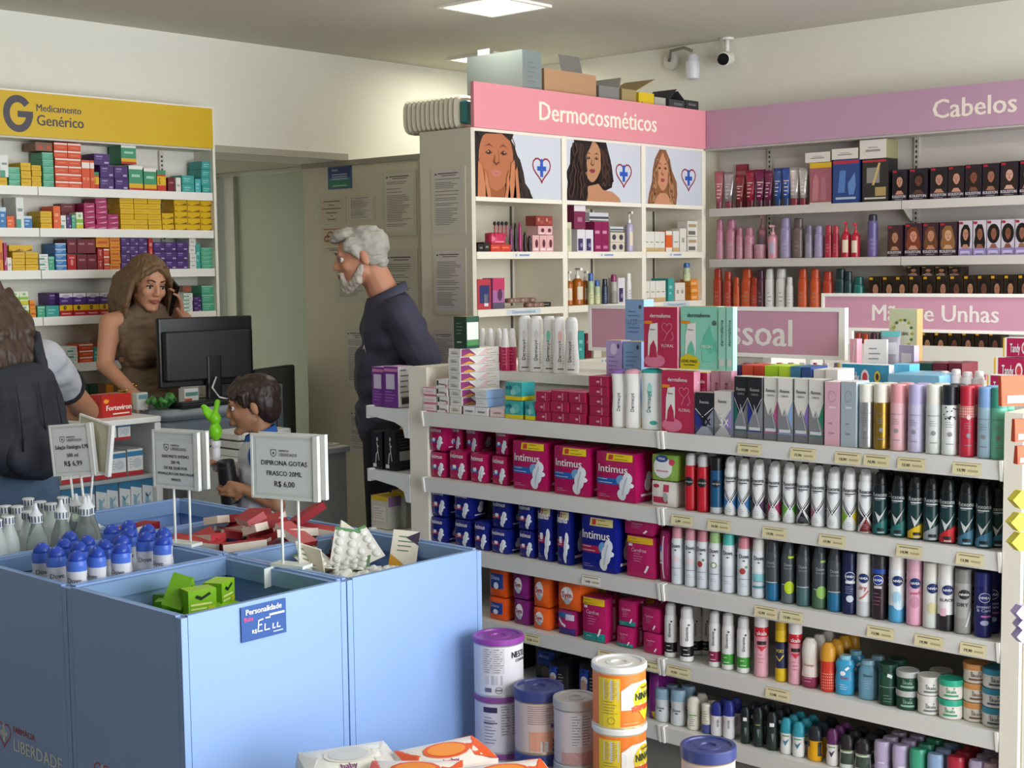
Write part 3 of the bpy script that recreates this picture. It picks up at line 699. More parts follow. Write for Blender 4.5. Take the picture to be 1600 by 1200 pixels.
def bx(key, desc, w, d, h, col, front=(), side=(), left=(), top=(), sidec=None, topc=None, leftc=None, cat='box', name='product_box', rough=.4):
    b = MB(); m = {'*': M(col, rough)}
    if sidec: m['right'] = M(sidec, rough)
    if leftc or sidec: m['left'] = M(leftc or sidec, rough)
    if topc: m['top'] = M(topc, rough)
    b.box(-w/2, w/2, -d/2, d/2, 0, h, m)
    for p in front: PR(b, Sfront(d), p)
    for p in side: PR(b, Sright(w), p)
    for p in left: PR(b, Sleft(w), p)
    for p in top: PR(b, Stop(h), p)
    kind(key, desc, cat, [(name, b)])
def pack(key, desc, w, d, h, col, front=(), side=(), bulge=.012, cat='pack', name='soft_pack', rough=.28, seams=True):
    # soft plastic pack: box with cushioned faces and sealed edges
    b = MB(); m = M(col, rough, bump=.12, bscale=55)
    def S6(axis):
        def f(u, v, l=0):
            if axis in 'fb':
                a, c = min(1, abs(2*u/w)), min(1, abs(2*v/h-1)); q = bulge*(1-a**4)*(1-c**4)+l*EPS
                return (u*(1-.03*c**6), (-d/2-q) if axis == 'f' else (d/2+q), v)
            if axis in 'rl':
                a, c = min(1, abs(2*u/d)), min(1, abs(2*v/h-1)); q = bulge*.7*(1-a**4)*(1-c**4)+l*EPS
                return ((w/2+q)*(1-.03*c**6) if axis == 'r' else (-w/2-q)*(1-.03*c**6), u if axis == 'r' else -u, v)
            a, c = min(1, abs(2*u/w)), min(1, abs(2*v/d)); q = bulge*.6*(1-a**4)*(1-c**4)+l*EPS
            return (u*.97, v, (h+q) if axis == 't' else 0)
        f.seg = w*.17; f.vs = 1; return f
    n = 6
    for ax, A, B0, B1 in (('f', w, 0, h), ('b', w, 0, h), ('r', d, 0, h), ('l', d, 0, h), ('t', w, -d/2, d/2), ('u', w, -d/2, d/2)):
        S = S6(ax); vs = [S(-A/2+A*i/n, B0+(B1-B0)*j/n) for j in range(n+1) for i in range(n+1)]
        fs = [(j*(n+1)+i, j*(n+1)+i+1, (j+1)*(n+1)+i+1, (j+1)*(n+1)+i) for j in range(n) for i in range(n)]
        if ax in 'bu': fs = [f[::-1] for f in fs]
        b.add(vs, fs, m, True)
    for p in front: PR(b, S6('f'), p)
    for p in side: PR(b, S6('r'), p)
    kind(key, desc, cat, [(name, b)])
def jar(key, desc, r, hb, hl, col, lid, prints=(), cat='jar'):
    b = MB(); b.lathe([(r*.9, 0), (r*.97, .003), (r*.97, hb)], M(col, .4), 22)
    for p in prints: PR(b, Scyl(r*.97), p)
    c = MB(); c.lathe([(r, hb), (r*1.02, hb+.002), (r*1.02, hb+hl-.003), (r*.98, hb+hl), (r*.9, hb+hl-.0015), (0, hb+hl-.0015)], M(lid, .35), 22)
    kind(key, desc, cat, [('jar', b), ('lid', c)])
def bottle(key, desc, prof, cols, capprof, capcol, sy=.6, prints=(), cat='bottle', rough=.3, trans=0, name='bottle'):
    b = MB(); b.lathe(prof, [M(c, rough, trans=trans) for c in cols] if isinstance(cols, (list, tuple)) else M(cols, rough, trans=trans), 18, sy)
    def R(v):
        for (r0, z0), (r1, z1) in zip(prof, prof[1:]):
            if z0 <= v <= z1 and z1 > z0: return r0+(r1-r0)*(v-z0)/(z1-z0)
        return prof[-1][0]
    S = Scyl(R, sy); S.seg = .006; S.vs = 1
    for p in prints: PR(b, S, p)
    c = MB(); c.lathe(capprof, M(capcol, .3), 16, sy if sy > .7 else .8)
    kind(key, desc, cat, [(name, b), ('cap', c)])
def rollon(key, desc, r, h, body, cap, prints=(), sy=.72, blunt=False, capf=.38, band=None):
    hb = h*(1-capf)
    prof = [(r*.82, 0), (r*.95, .006), (r, hb*.35), (r*.9, hb*.7), (r*.96, hb)]
    if band: cols = [band, band, body, body]
    else: cols = body
    cp = [(r*.97, hb), (r*1.0, hb+h*capf*.3), (r*.88, hb+h*capf*.7), (r*.5, h-.002), (0, h)] if not blunt else [(r*.97, hb), (r*.98, h-.012), (r*.85, h-.001), (0, h)]
    bottle(key, desc, prof, cols, cp, cap, sy, prints, 'roll-on', name='roll_on')
def tube_(key, desc, w, d, h, col, cap, prints=(), metal=0.0):
    # squeeze tube standing on its cap, crimped flat on top
    b = MB(); hc = h*.2; rg = []
    n = 16
    for f in (0, .3, .6, .85, 1):
        a = w/2*(.72+.28*f); c = d/2*(1-f)+.001; rg.append([(a*math.cos(2*PI*k/n), c*math.sin(2*PI*k/n), hc+(h-hc)*f) for k in range(n)])
    b.loft(rg, M(col, .25, metal))
    S = lambda u, v, l: (u, -(d/2*(1-(v-hc)/(h-hc))*math.sqrt(max(0, 1-(2*u/w)**2)))-.0012-l*EPS, v)
    S.seg = w*.2; S.vs = 1
    for p in prints: PR(b, S, p)
    c = MB(); c.lathe([(w*.31, 0), (w*.33, .002), (w*.33, hc), (w*.3, hc+.001)], M(cap, .3), 14, .75)
    kind(key, desc, 'tube', [('cosmetic_tube', b), ('cap', c)])
def intimus_front(w, h, txt, stripe, ink='#f3eef2', pad='#dfe4ea', tag=None, big=False):
    P = [('t', txt, -w*.02 if not big else -w*.04, h*(.85 if not big else .67), h*.15 if not big else h*.155, ink, 3, w*.78 if not big else w*.86)]
    P += [('q', -w*.48, h*.34, w*.08, h*.47, stripe), ('lines', -w*.44, w*.0, h*.37, h*.44, 2, '#dfe6f2')]
    cx, cy = w*.24, h*.32
    P += [('e', cx-w*.07, cy+h*.13, w*.12, h*.105, '#6fa6d8', 2)] if big else [('q', -w*.22, h*.40, -w*.02, h*.52, '#e8ecf2', 2)]
    P += [('e', cx+w*.02, cy, w*.13, h*.17, pad, 3), ('e', cx+w*.09, cy+h*.17, w*.11, h*.12, pad, 3), ('e', cx-w*.06, cy-h*.17, w*.11, h*.12, pad, 3), ('e', cx+w*.16, cy+h*.03, w*.07, h*.05, pad, 3),
          ('l', [(cx+w*.08, cy+h*.2), (cx+w*.01, cy), (cx-w*.04, cy-h*.18)], w*.03, '#b9c2cc', 4)]
    P += [('lines', -w*.42, -w*.1, h*.08, h*.12, 2, '#d9b8cc')]
    if tag: P += [('q', -w*.22, h*.83, w*.44, h*.97, tag, 2), ('lines', w*.0, w*.38, h*.86, h*.93, 2, '#6b5a20', 3), ('q', -w*.16, h*.85, -w*.04, h*.95, '#c43a2a', 3)]
    return P
def k_pad(key, desc, w, h, d, col, stripe, tag=None, big=False, txt='Intimus', side=()):
    sd = [('e', 0, h*.36, d*.16, h*.14, '#e6e2ea', 2), ('e', d*.06, h*.52, d*.13, h*.1, '#e6e2ea', 2), ('q', -d*.3, h*.12, d*.3, h*.17, '#f0d8e2', 2)] if not side else side
    pack(key, desc, w, d, h, col, intimus_front(w, h, txt, stripe, tag=tag, big=big), sd, bulge=.008)
MG, NV = '#b01458', '#16207c'
k_pad('pad_s', 'small magenta sanitary pad pack', .068, .095, .085, MG, '#2456a8')
k_pad('pad_l', 'large magenta sanitary pad pack with yellow tag', .150, .178, .10, '#b3105c', '#1d62b4', '#e9cf18', True)
k_pad('navy_s', 'small navy blue sanitary pad pack', .068, .095, .085, NV, '#b01f4e')
k_pad('navy_t', 'tall navy sanitary pad pack with cream tag', .070, .185, .085, NV, '#b01f4e', '#d9cf9a')
k_pad('navy_l', 'large navy sanitary pad pack with cream tag', .145, .186, .09, '#141f86', '#b01f4e', '#dcd08a', True)
def care(key, desc, w, h, d, tag=None, teal=False, big=True):
    P = [('t', 'Carefree', 0, h*.68, h*.09, '#e9b8cc', 3, w*.55), ('lines', -w*.2, w*.2, h*.4, h*.58, 4, '#d98aae'), ('l', [(w*.2, h*.14), (w*.26, h*.2), (w*.33, h*.32)], w*.07, '#efe6ec', 3)]
    if tag: P += [('q', -w*.48, h*.84, w*.48, h*.99, tag, 2), ('lines', -w*.4, w*.1, h*.87, h*.94, 2, '#8a6a10', 3), ('q', -w*.4, h*.76, -w*.24, h*.82, '#ece4ea', 2)]
    if teal: P += [('q', -w*.49, h*.01, w*.49, h*.2, '#1f8f8c', 2), ('lines', -w*.3, w*.1, h*.08, h*.12, 1, '#bfe4e0', 3)]
    pack(key, desc, w, d, h, '#b81e62', P, [('q', -d*.05, h*.05, d*.15, h*.95, '#e0a8c0', 1)], bulge=.007)
care('care_l', 'tall magenta panty liner pack', .085, .125, .07, '#e0b41a')
care('care_s', 'flat magenta panty liner pack', .085, .07, .07, '#e0a81a')
care('care_yt', 'magenta panty liner pack with yellow and teal bands', .105, .155, .07, '#e6c018', True)
care('care_t', 'small magenta and teal panty liner pack', .075, .085, .06, None, True)
care('care_p', 'small glossy magenta panty liner pack', .078, .085, .06)
pack('care_side', 'narrow magenta pack with white stripe', .05, .08, .165, '#a51c62', [('q', -.004, .01, .003, .15, '#e8d8e2', 2), ('e', -.012, .11, .006, .01, '#5a86c8', 2), ('e', -.01, .085, .005, .018, '#dcd6dc', 2), ('q', -.02, .06, .004, .066, '#e8d8e2', 2)])
def always(key, desc, col, kindc):
    w, h = .072, .098
    if kindc == 'o': P = [('q', -w*.34, h*.3, w*.4, h*.82, '#22408c', 2), ('t', 'Diana', -w*.02, h*.68, h*.14, '#b8c8e6', 3, w*.5), ('e', w*.02, h*.40, w*.15, h*.12, '#dce2ea', 3)]
    else: P = [('e', -w*.02, h*.56, w*.27, h*.30, '#e9e4e2', 2), ('t', 'Sym', -w*.02, h*.58, h*.2, '#7c1f4e' if kindc == 'p' else '#c01f26', 3, w*.42), ('e', 0, h*.34, w*.16, h*.12, '#b4b8bc', 3)]
    pack(key, desc, w, .09, h, col, P, [('q', -.02, h*.3, .02, h*.8, '#dd6a2a' if kindc == 'o' else '#8f2f7a', 1)], bulge=.01)
always('dia', 'orange and blue pad pack', '#e2561a', 'o'); always('sym_p', 'purple pad pack with white moon', '#7c2270', 'p'); always('sym_o', 'orange pad pack with white moon', '#e8611c', 's')
pack('sym_ol', 'wide orange pad pack with white moon', .105, .09, .105, '#e8611c', [('e', -.002, .06, .03, .03, '#e9e4e2', 2), ('t', 'Sym', -.002, .06, .022, '#c01f26', 3, .045), ('e', 0, .035, .015, .012, '#b4b8bc', 3)], bulge=.01)
pack('alw_v', 'magenta and violet pad pack', .09, .08, .1, '#b3246c', [('q', -.043, .0, .043, .028, '#3c2f7c', 2), ('q', -.04, .07, .03, .09, '#2c6aa8', 2), ('l', [(-.035, .065), (-.02, .045), (.0, .035)], .01, '#e8e2ec', 3), ('q', .0, .062, .04, .085, '#d8d0e0', 3)], bulge=.008)
pack('tena_g', 'green and white liner pack with blue crest', .105, .07, .088, '#8fb84e', [('e', -.004, .045, .04, .038, '#eef0ec', 2), ('e', -.008, .075, .026, .012, '#1f4c96', 3), ('t', 'TENA', -.008, .075, .008, '#ffffff', 4), ('e', .034, .065, .011, .011, '#c8405a', 3), ('q', -.03, .03, .02, .035, '#d48aa0', 3)], bulge=.006)
pack('tena_w', 'white liner pack with crimson blocks', .105, .07, .092, '#e9e4dc', [('e', -.03, .075, .014, .007, '#b8284a', 2), ('q', -.045, .012, .02, .035, '#b8284a', 2), ('q', .002, .055, .026, .082, '#c23a58', 2), ('e', .012, .035, .01, .018, '#a9b0ac', 3)], bulge=.006)
# --- spray cans
R_, H_ = .0208, .172
def rex(key, desc, a1, a2, base='#e4e6e6', bottom=None, dark=False):
    w = R_; P = [('t', 'Rexona', 0, .113, .0115, '#34343e' if not dark else '#b8bcbc', 3, .040), ('q', -.015, .100, .015, .1035, '#4a4a54' if not dark else '#c9cccc', 3), ('q', -.013, .096, .002, .098, '#8a8a92', 3)]
    if not dark:
        P += [('p', [(-.024, .086), (0, .050), (.024, .086), (.024, .074), (0, .038), (-.024, .074)], '#1d1b2c', 2),
              ('p', [(-.028, .062), (-.006, .042), (-.022, .012), (-.03, .02)], a1, 1.5), ('p', [(.028, .066), (.03, .02), (.022, .008), (.006, .042)], a2, 1.5),
              ('l', [(-.026, .010), (0, .046), (.026, .084)], .0016, '#f6f7f8', 3), ('l', [(.026, .010), (0, .046), (-.026, .084)], .0016, '#f6f7f8', 3), ('lines', -.008, .008, .012, .022, 3, '#9a9aa4', 3)]
        if bottom: P += [('p', [(0, .04), (-.02, .004), (.02, .004)], bottom, 2.5)]
        can(key, desc, R_, H_, [(0, base)], (.034, '#dcdcda'), P, 'slant')
    else:
        P += [('p', [(-.014, .066), (-.004, .034), (.022, .084), (.0, .052)], '#c6cac8', 3), ('p', [(-.026, .02), (-.004, .034), (.026, .05), (.026, .004), (-.026, .004)], a1, 2), ('q', -.008, .012, .012, .02, '#20262a', 3), ('q', -.006, .006, .012, .009, '#c9cccc', 3)]
        can(key, desc, R_*1.04, H_, [(0, '#1d4444'), (.18, '#16383a'), (.75, '#121c1f')], (.03, '#121416'), P, 'trig')
for k, d, a1, a2, bt in (('rx1', 'white deodorant can with blue diamonds', '#3f8ac4', '#3478b4', None), ('rx2', 'white deodorant can with purple diamond', '#3b2f48', '#4c3656', None), ('rx3', 'white deodorant can with crimson diamonds', '#b02a56', '#a02450', None),
                         ('rx4', 'white deodorant can with green diamonds', '#66b43e', '#54a82e', None), ('rx5', 'white deodorant can with black triangle', '#2c2e34', '#34363c', '#1c1e22'), ('rx6', 'white deodorant can with rose and grey rays', '#b86a86', '#b9bcc2', None),
                         ('rx7', 'white deodorant can with silver rays', '#b4b8be', '#c4c8cc', None), ('rx8', 'white deodorant can with yellow and green diamonds', '#7cae2c', '#e2cc1c', None), ('rx9', 'white deodorant can with black and red base', '#2a2226', '#38302e', '#7c2024')):
    rex(k, d, a1, a2, bottom=bt)
for k, d, a1 in (('rd1', 'dark green deodorant can with teal base', '#1f6a66'), ('rd2', 'dark green deodorant can with yellow base', '#d6b414'), ('rd3', 'dark green deodorant can with grey base', '#8f989c'), ('rd4', 'dark green deodorant can with red base', '#c0242c'), ('rd5', 'dark green deodorant can with steel-blue base', '#3f7590')):
    rex(k, d, a1, a1, dark=True)
def dove(key, desc, cap, art):
    P = [('t', 'Dove', 0, .115, .012, '#3d4656', 3, .028), ('e', 0, .102, .004, .002, '#4d4a3e', 3), ('lines', -.012, .012, .028, .034, 2, '#8a96a4'), ('q', -.016, .048, .016, .0495, '#77828e', 3)]
    if art == 'p': P += [('e', 0, .075, .013, .01, '#e6d2d6', 2)]
    if art == 'r': P += [('e', -.004, .072, .009, .009, '#a8403a', 2), ('e', .007, .084, .004, .004, '#5f9a54', 3)]
    if art == 'g': P += [('e', .0, .074, .01, .009, '#7fa06a', 2), ('e', .0, .074, .006, .006, '#e8ede6', 3)]
    if art == 't': P += [('q', -.02, .05, .02, .07, '#7fc4cc', 2), ('q', -.02, .03, .02, .036, '#3b8f98', 2)]
    can(key, desc, R_, H_, [(0, '#d5dce2'), (.55, '#e2e7ea')], (.036, cap), P, 'dome')
dove('dv1', 'white deodorant can with pale pink cap', '#dc9aa6', 'p'); dove('dv2', 'white deodorant can with red fruit print and pink cap', '#d98a96', 'r'); dove('dv3', 'white deodorant can with light green cap', '#a6cc86', 'g')
dove('dv4', 'white deodorant can with turquoise cap', '#4fc0b4', 'n'); dove('dv5', 'white deodorant can with teal wave and white cap', '#e0ded8', 't')
def dovem(key, desc, base, acc, band):
    P = [('t', 'Dove', 0, .110, .009, '#9aa2a6', 3, .022), ('t', 'MEN+CARE', 0, .099, .005, '#8a9296', 3, .024), ('q', -.02, .052, .02, .055, '#aebcc4', 2)]
    if acc: P += [('e', .004, .046, .015, .018, acc, 2.5), ('q', .0, .128, .017, .134, acc, 3)]
    can(key, desc, R_*1.02, H_, [(0, band), (.36, '#454c50')], (.034, '#3c4144'), P, 'trig')
dovem('dm1', 'charcoal deodorant can with blue band', '#454c50', None, '#1f6a92'); dovem('dm2', 'charcoal deodorant can with yellow flash', '#454c50', '#b4cc1e', '#5d6668'); dovem('dm3', 'charcoal deodorant can with grey-teal band', '#454c50', None, '#46686c'); dovem('dm4', 'charcoal deodorant can with green leaf', '#454c50', '#8cb85c', '#4c6a50')
def nivea(key, desc, base, cap, low, extra=(), dark=False, badge='#132c66'):
    P = [('e', 0, .108, .0145, .0135, '#e4e8ee' if dark else badge, 2), ('e', 0, .108, .013, .012, badge, 2.5), ('t', 'NIVEA', 0, .108, .0062, '#ffffff', 3, .022)]+list(extra)
    can(key, desc, R_*1.04, .175, [(0, low), (.3, base)], (.032, cap), P, 'flat')
nivea('nv1', 'navy deodorant can with white ring badge', '#16204e', '#161d44', '#16204e', [('q', -.012, .088, .014, .096, '#d8dce2', 3), ('lines', -.012, .012, .06, .078, 4, '#8a9ac0'), ('e', 0, .045, .01, .01, '#c4ccd8', 3)], True)
nivea('nv2', 'white deodorant can with navy badge and red lettering', '#e2e2e0', '#e4e3df', '#c9cccf', [('t', 'dry', -.002, .082, .012, '#b8525c', 3), ('l', [(-.012, .05), (.0, .056), (.014, .074)], .004, '#c46a6e', 3)])
nivea('nv3', 'black deodorant can with blue top', '#2a1a26', '#2c2c30', '#2a1a20', [('q', -.021, .125, .021, .138, '#2448a0', 1.5), ('q', -.01, .085, .01, .092, '#cfc8cc', 3), ('lines', -.012, .012, .04, .07, 4, '#8a5a6a')], True, '#1d3c94')
nivea('nv4', 'white deodorant can with sky-blue base', '#e6e9ea', '#e8e6de', '#4fa0cc', [('e', -.002, .065, .012, .016, '#9cc8dc', 2), ('e', .004, .045, .014, .012, '#c4dde6', 2)])
nivea('nv5', 'pink deodorant can with navy badge', '#e2aec2', '#dba8bc', '#e0a4bc', [('e', 0, .06, .011, .016, '#c88aa2', 2), ('t', 'pearl', 0, .084, .008, '#c04a72', 3)])
nivea('nv6', 'cream deodorant can with navy badge', '#dcdcd6', '#dcd8cc', '#d4d6cf', [('e', 0, .055, .012, .016, '#cfc79a', 2)])
nivea('nv7', 'white deodorant can with black base and navy badge', '#e6e4e4', '#e3e0da', '#222022', [('t', 'BLACK', -.002, .082, .008, '#35323a', 3), ('q', -.018, .04, -.004, .06, '#e8b8c8', 3)])
nivea('nv8', 'silver deodorant can with black badge', '#a9a8a4', '#8e8c88', '#9c9a96', [('t', 'DRY', -.004, .08, .01, '#33302e', 3), ('l', [(.004, .02), (.018, .07)], .004, '#dcdcda', 3)], False, '#26262a')
nivea('nv9', 'dark blue deodorant can with pink stripe', '#1c2066', '#232a74', '#1c2066', [('t', 'protect', -.002, .084, .008, '#c4cbe6', 3), ('t', '& Care', -.002, .074, .008, '#c4cbe6', 3), ('q', -.008, .055, .016, .06, '#c46aa4', 3), ('e', 0, .04, .01, .007, '#aab4cc', 3)], True, '#20297a')
can('os1', 'red deodorant can with silver cap', R_, H_, [(0, '#c01c2c')], (.036, '#c9cacb'), [('e', 0, .088, .016, .014, '#16181a', 2), ('t', 'Old Spice', 0, .088, .005, '#c8ccc8', 3, .026)], 'dome')
can('os2', 'blue deodorant can with silver base', R_, H_, [(0, '#c4c8cc'), (.14, '#1a5480')], (.034, '#14161a'), [('e', 0, .092, .016, .012, '#14202c', 2), ('t', 'Old Spice', 0, .092, .005, '#c8ccc8', 3, .026)], 'flat')
def giov(key, desc, band):
    can(key, desc, R_*.98, .165, [(0, '#dfe0de'), (.12, band), (.36, '#e2e2e0')], (.036, '#dadad6'), [('t', 'Giovanna', 0, .085, .008, '#33343a', 3, .05, PI/2), ('e', .006, .112, .003, .003, '#44464a', 3), ('lines', -.01, .01, .022, .036, 2, '#dddddd')], 'dome')
giov('gv1', 'white deodorant can with black band', '#17181a'); giov('gv2', 'white deodorant can with maroon band', '#8a1f4a'); giov('gv3', 'white deodorant can with green band', '#3f9a3a')
can('sf1', 'pink and red deodorant can with white cap', .022, .165, [(0, '#dea6b2'), (.55, '#dd8f9c'), (.78, '#c8222c')], (.024, '#e8e4e0'), [('q', -.014, .088, .014, .098, '#2b2226', 2), ('p', [(-.014, .084), (.014, .084), (0, .07)], '#c8324a', 2), ('t', 'skala', 0, .12, .011, '#f0e4e4', 3), ('lines', -.01, .01, .04, .06, 3, '#b86a7c')], 'flat')
can('sf2', 'yellow and navy sport deodorant can', .0205, .17, [(0, '#d8b61c'), (.25, '#2a2c50'), (.68, '#20223c'), (.75, '#d8b61c')], (.024, '#caa51a'), [('t', 'SPORT', 0, .085, .009, '#d8c43c', 3, .028), ('l', [(-.012, .07), (0, .058), (.014, .074)], .004, '#d8c43c', 3)], 'flat')
# body sprays on the top shelf
def spray(key, desc, col, cap, metal=0, extra=()):
    can(key, desc, .0222, .178, [(0, col)], (.044, cap), [('lines', -.012, .012, .072, .084, 3, '#8a8890'), ('e', 0, .054, .006, .006, '#8f8d94', 3), ('q', -.01, .028, .01, .03, '#8a8890', 3), ('q', -.018, .098, .018, .0992, '#8a8890', 2)]+list(extra), 'flat', metal=metal)
spray('sp1', 'silver body spray with white cap', '#b6b8b8', '#eceae0', .7); spray('sp2', 'gold body spray with white cap', '#a8883a', '#eceadc', .7); spray('sp3', 'pink body spray with pink cap', '#e2b2b8', '#df9a9e'); spray('sp4', 'lilac body spray with lilac cap', '#c3bcd8', '#b9b0d8'); spray('sp5', 'white body spray with cream cap', '#d6dcd8', '#e6e4da')
rs = random.Random(4)
spray('sp6', 'white speckled body spray with black cap', '#dfe4e0', '#20222c', 0, [('e', rs.uniform(-.02, .02), rs.uniform(.09, .125), .0022, .0018, '#20242a', 2) for _ in range(16)])
spray('sp7', 'red body spray with dotted neck', '#c02a42', '#b8273a', 0, [('q', -.035, .1, .035, .128, '#e0a69a', 1.2)]+[('e', -.03+.006*i, .104+.007*j, .0016, .0018, '#c02a42', 2) for i in range(11) for j in range(4)]+[('e', 0, .1, .006, .006, '#e6c8c0', 3)])
spray('sp8', 'powder blue body spray', '#9fc0d0', '#7fa6d8'); spray('sp9', 'mint green body spray', '#6fbfa0', '#3f9f86')
# boxes on the top shelf
def clin(key, desc, dark, acc):
    w, h = .0545, .15; top = '#23242a' if dark else '#e4e2da'
    P = [('q', -w/2, 0, w/2, h*.2, '#77797e', 1), ('p', [(-w/2, h*.2), (-w/2, h*.62), (w*.0, h*.25)], acc if dark else '#8a8688', 1), ('p', [(w/2, h*.2), (w/2, h*.64), (-w*.1, h*.2)], '#8d9096' if dark else acc, 1), ('p', [(-w/2, h*.2), (w/2, h*.2), (-w*.0, h*.52)], '#85878c', 1.5),
         ('t', 'Rexona', 0, h*.80, h*.055, '#b9babc' if dark else '#44444c', 3, w*.72), ('t', 'CLINICAL', 0, h*.72, h*.03, '#a4a6a8' if dark else '#77777e', 3, w*.7), ('l', [(-w/2, h*.66), (-w*.05, h*.4), (w/2, h*.66)], .0016, '#f0f0f0', 3), ('l', [(-w*.05, h*.55), (w*.4, h*.15)], .0014, '#f0f0f0', 3), ('q', -w*.4, h*.14, w*.4, h*.19, '#d8d8dc', 3), ('q', -w*.5, h*.115, w*.5, h*.13, acc, 3)]
    bx(key, desc, w, .05, h, top, P, sidec='#6c6e72', topc='#d8d6d0')
clin('cl1', 'black and green clinical deodorant box', True, '#1f6e62'); clin('cl2', 'black and blue clinical deodorant box', True, '#1c2f8c'); clin('cl3', 'white clinical deodorant box with pink facet', False, '#d0609a'); clin('cl4', 'white clinical deodorant box with light blue facet', False, '#8fb2dc'); clin('cl5', 'white clinical deodorant box with lilac facet', False, '#9a7cc8'); clin('cl6', 'white clinical deodorant box with green facet', False, '#2f9070')
def three(key, desc, dark):
    w, h = .068, .112
    P = [('q', -w/2, 0, w/2, h*.2, '#9ea2b0' if dark else '#b6b6ba', 1), ('p', [(-w/2, 0), (-w/2, h*.6), (-w*.05, h*.25)], '#26348c' if dark else '#8d8d92', 1), ('p', [(w/2, 0), (w/2, h*.62), (0, h*.3)], '#8f94a8' if dark else '#9c8cc4', 1), ('t', '3x', w*.1, h*.36, h*.24, '#17181c' if dark else '#efefef', 3, w*.62), ('t', 'Rexona', 0, h*.78, h*.07, '#c4c6c8' if dark else '#55555c', 3, w*.7), ('l', [(-w/2, h*.62), (-w*.1, h*.42), (w/2, h*.66)], .002, '#efefef', 2)]
    bx(key, desc, w, .08, h, '#20222c' if dark else '#dad6d2', P, sidec='#5c6070', topc='#c4c2bc')
three('th1', 'dark three-pack deodorant box', True); three('th2', 'white and lilac three-pack deodorant box', False)
bx('pk1', 'tall plain pink perfume box', .056, .07, .162, '#dfaebc', [('l', [(.014*math.cos(a), .125+.014*math.sin(a)) for a in [i*.5 for i in range(13)]], .0012, '#a8707e', 2), ('q', -.012, .095, .014, .1, '#efd8de', 2), ('lines', -.012, .012, .03, .055, 2, '#b8808e')], sidec='#d8a6b4', topc='#ead9da')
bx('pk2', 'tall plain grey-blue perfume box', .066, .07, .162, '#a9b4bc', [('l', [(.014*math.cos(a), .125+.014*math.sin(a)) for a in [i*.5 for i in range(13)]], .0012, '#6e7a84', 2), ('q', -.012, .095, .014, .1, '#d4dce0', 2), ('lines', -.012, .012, .03, .055, 2, '#7f8a92')], sidec='#b9ccd6', topc='#d9dddd')
def derma(key, desc, w, d, h, col, acc, word, flag, sidec):
    P = [('t', 'dermafeme', -w*.0, h*.86, h*.065, '#f4e6ec' if col != '#8fd4bc' else '#3d4c50', 3, w*.72), ('q', -w*.48, h*.72, -w*.24, h*.77, '#e88a1c', 2),
         ('p', [(-w*.38, h*.16), (-w*.36, h*.55), (-w*.3, h*.72), (-w*.08, h*.74), (-w*.08, h*.3), (-w*.12, h*.16)], '#eeeae6', 2), ('t', 'Derma', -w*.22, h*.63, h*.025, '#77454f', 3, w*.16),
         ('p', [(-w*.34, h*.17), (-w*.30, h*.36), (-w*.2, h*.46), (-w*.12, h*.34), (-w*.1, h*.17)], acc, 3), ('t', word, w*.22, h*.37, h*.05, '#f0d2dc' if col != '#8fd4bc' else '#e8f6f0', 3, w*.36)]
    if col != '#8fd4bc':
        P += [('e', -w*.17, h*.115, w*.32, h*.11, '#dc7898', 2.5)]
        Q = []
        for k in range(21):
            t = PI*2*k/20; Q.append((w*.2+w*.0095*16*math.sin(t)**3, h*.66+h*.0063*(13*math.cos(t)-5*math.cos(2*t)-2*math.cos(3*t)-math.cos(4*t))))
        P += [('l', Q, w*.02, '#dd7a9c', 3), ('l', [(w*.2, h*.56), (w*.12, h*.45)], w*.02, '#dd7a9c', 3), ('l', [(w*.34, h*.6), (w*.4, h*.5), (w*.3, h*.45)], w*.05, '#cc5c84', 3)]
    else: P += [('p', [(w*.1, h*.2), (w*.12, h*.5), (w*.3, h*.7), (w*.38, h*.5), (w*.48, h*.45), (w*.48, h*.2)], '#66c4a4', 1.5), ('p', [(w*.05, h*.45), (w*.3, h*.25), (w*.48, h*.3), (w*.48, h*.15), (w*.1, h*.12)], '#7dd0b4', 1.8), ('e', w*.42, h*.74, w*.06, h*.04, '#5c6a6a', 3)]
    if flag: P += [('p', [(-w*.5, 0), (-w*.5, h*.18), (-w*.3, h*.25), (-w*.05, h*.2), (w*.04, h*.1), (-w*.02, 0)], '#d8c41e', 4), ('t', 'LEVE MAIS', -w*.25, h*.13, h*.045, '#3a3a1c', 5, w*.44), ('t', 'POR MENOS', -w*.25, h*.07, h*.025, '#3a3a1c', 5, w*.4)]
    bx(key, desc, w, d, h, col, P, [('t', 'dermafeme', 0, h*.6, d*.4, '#5c7c78' if col == '#8fd4bc' else '#f0d8e0', 2, h*.5, PI/2), ('q', -d*.3, h*.04, d*.3, h*.12, '#d8d0d0', 2)], sidec=sidec, topc='#e2b43c')
derma('df1', 'crimson intimate wash gift box', .118, .032, .172, '#bc2a52', '#b82a50', 'FLORAL', False, '#e29ab0')
derma('df2', 'mint intimate wash gift box with yellow flash', .118, .032, .178, '#8fd4bc', '#6cc8a8', 'FRESH', True, '#a6dcc8')
bx('ib1', 'tall light blue intimate wash box', .052, .05, .155, '#8fb4e0', [('lines', -.018, .018, .09, .13, 6, '#5d86c0'), ('e', .004, .05, .014, .02, '#6c98d4', 1), ('e', .016, .14, .004, .004, '#44506a', 2), ('t', 'ITALIC', 0, .11, .012, '#a8c8ee', 3, .04)], sidec='#9cc0ea', topc='#d8b45c')
bx('ib2', 'small light blue intimate wash box', .052, .045, .13, '#8fb4e0', [('lines', -.018, .018, .08, .11, 5, '#5d86c0'), ('e', .004, .045, .014, .02, '#6c98d4', 1), ('e', .016, .12, .004, .004, '#44506a', 2)], sidec='#9cc0ea', topc='#d8b45c')
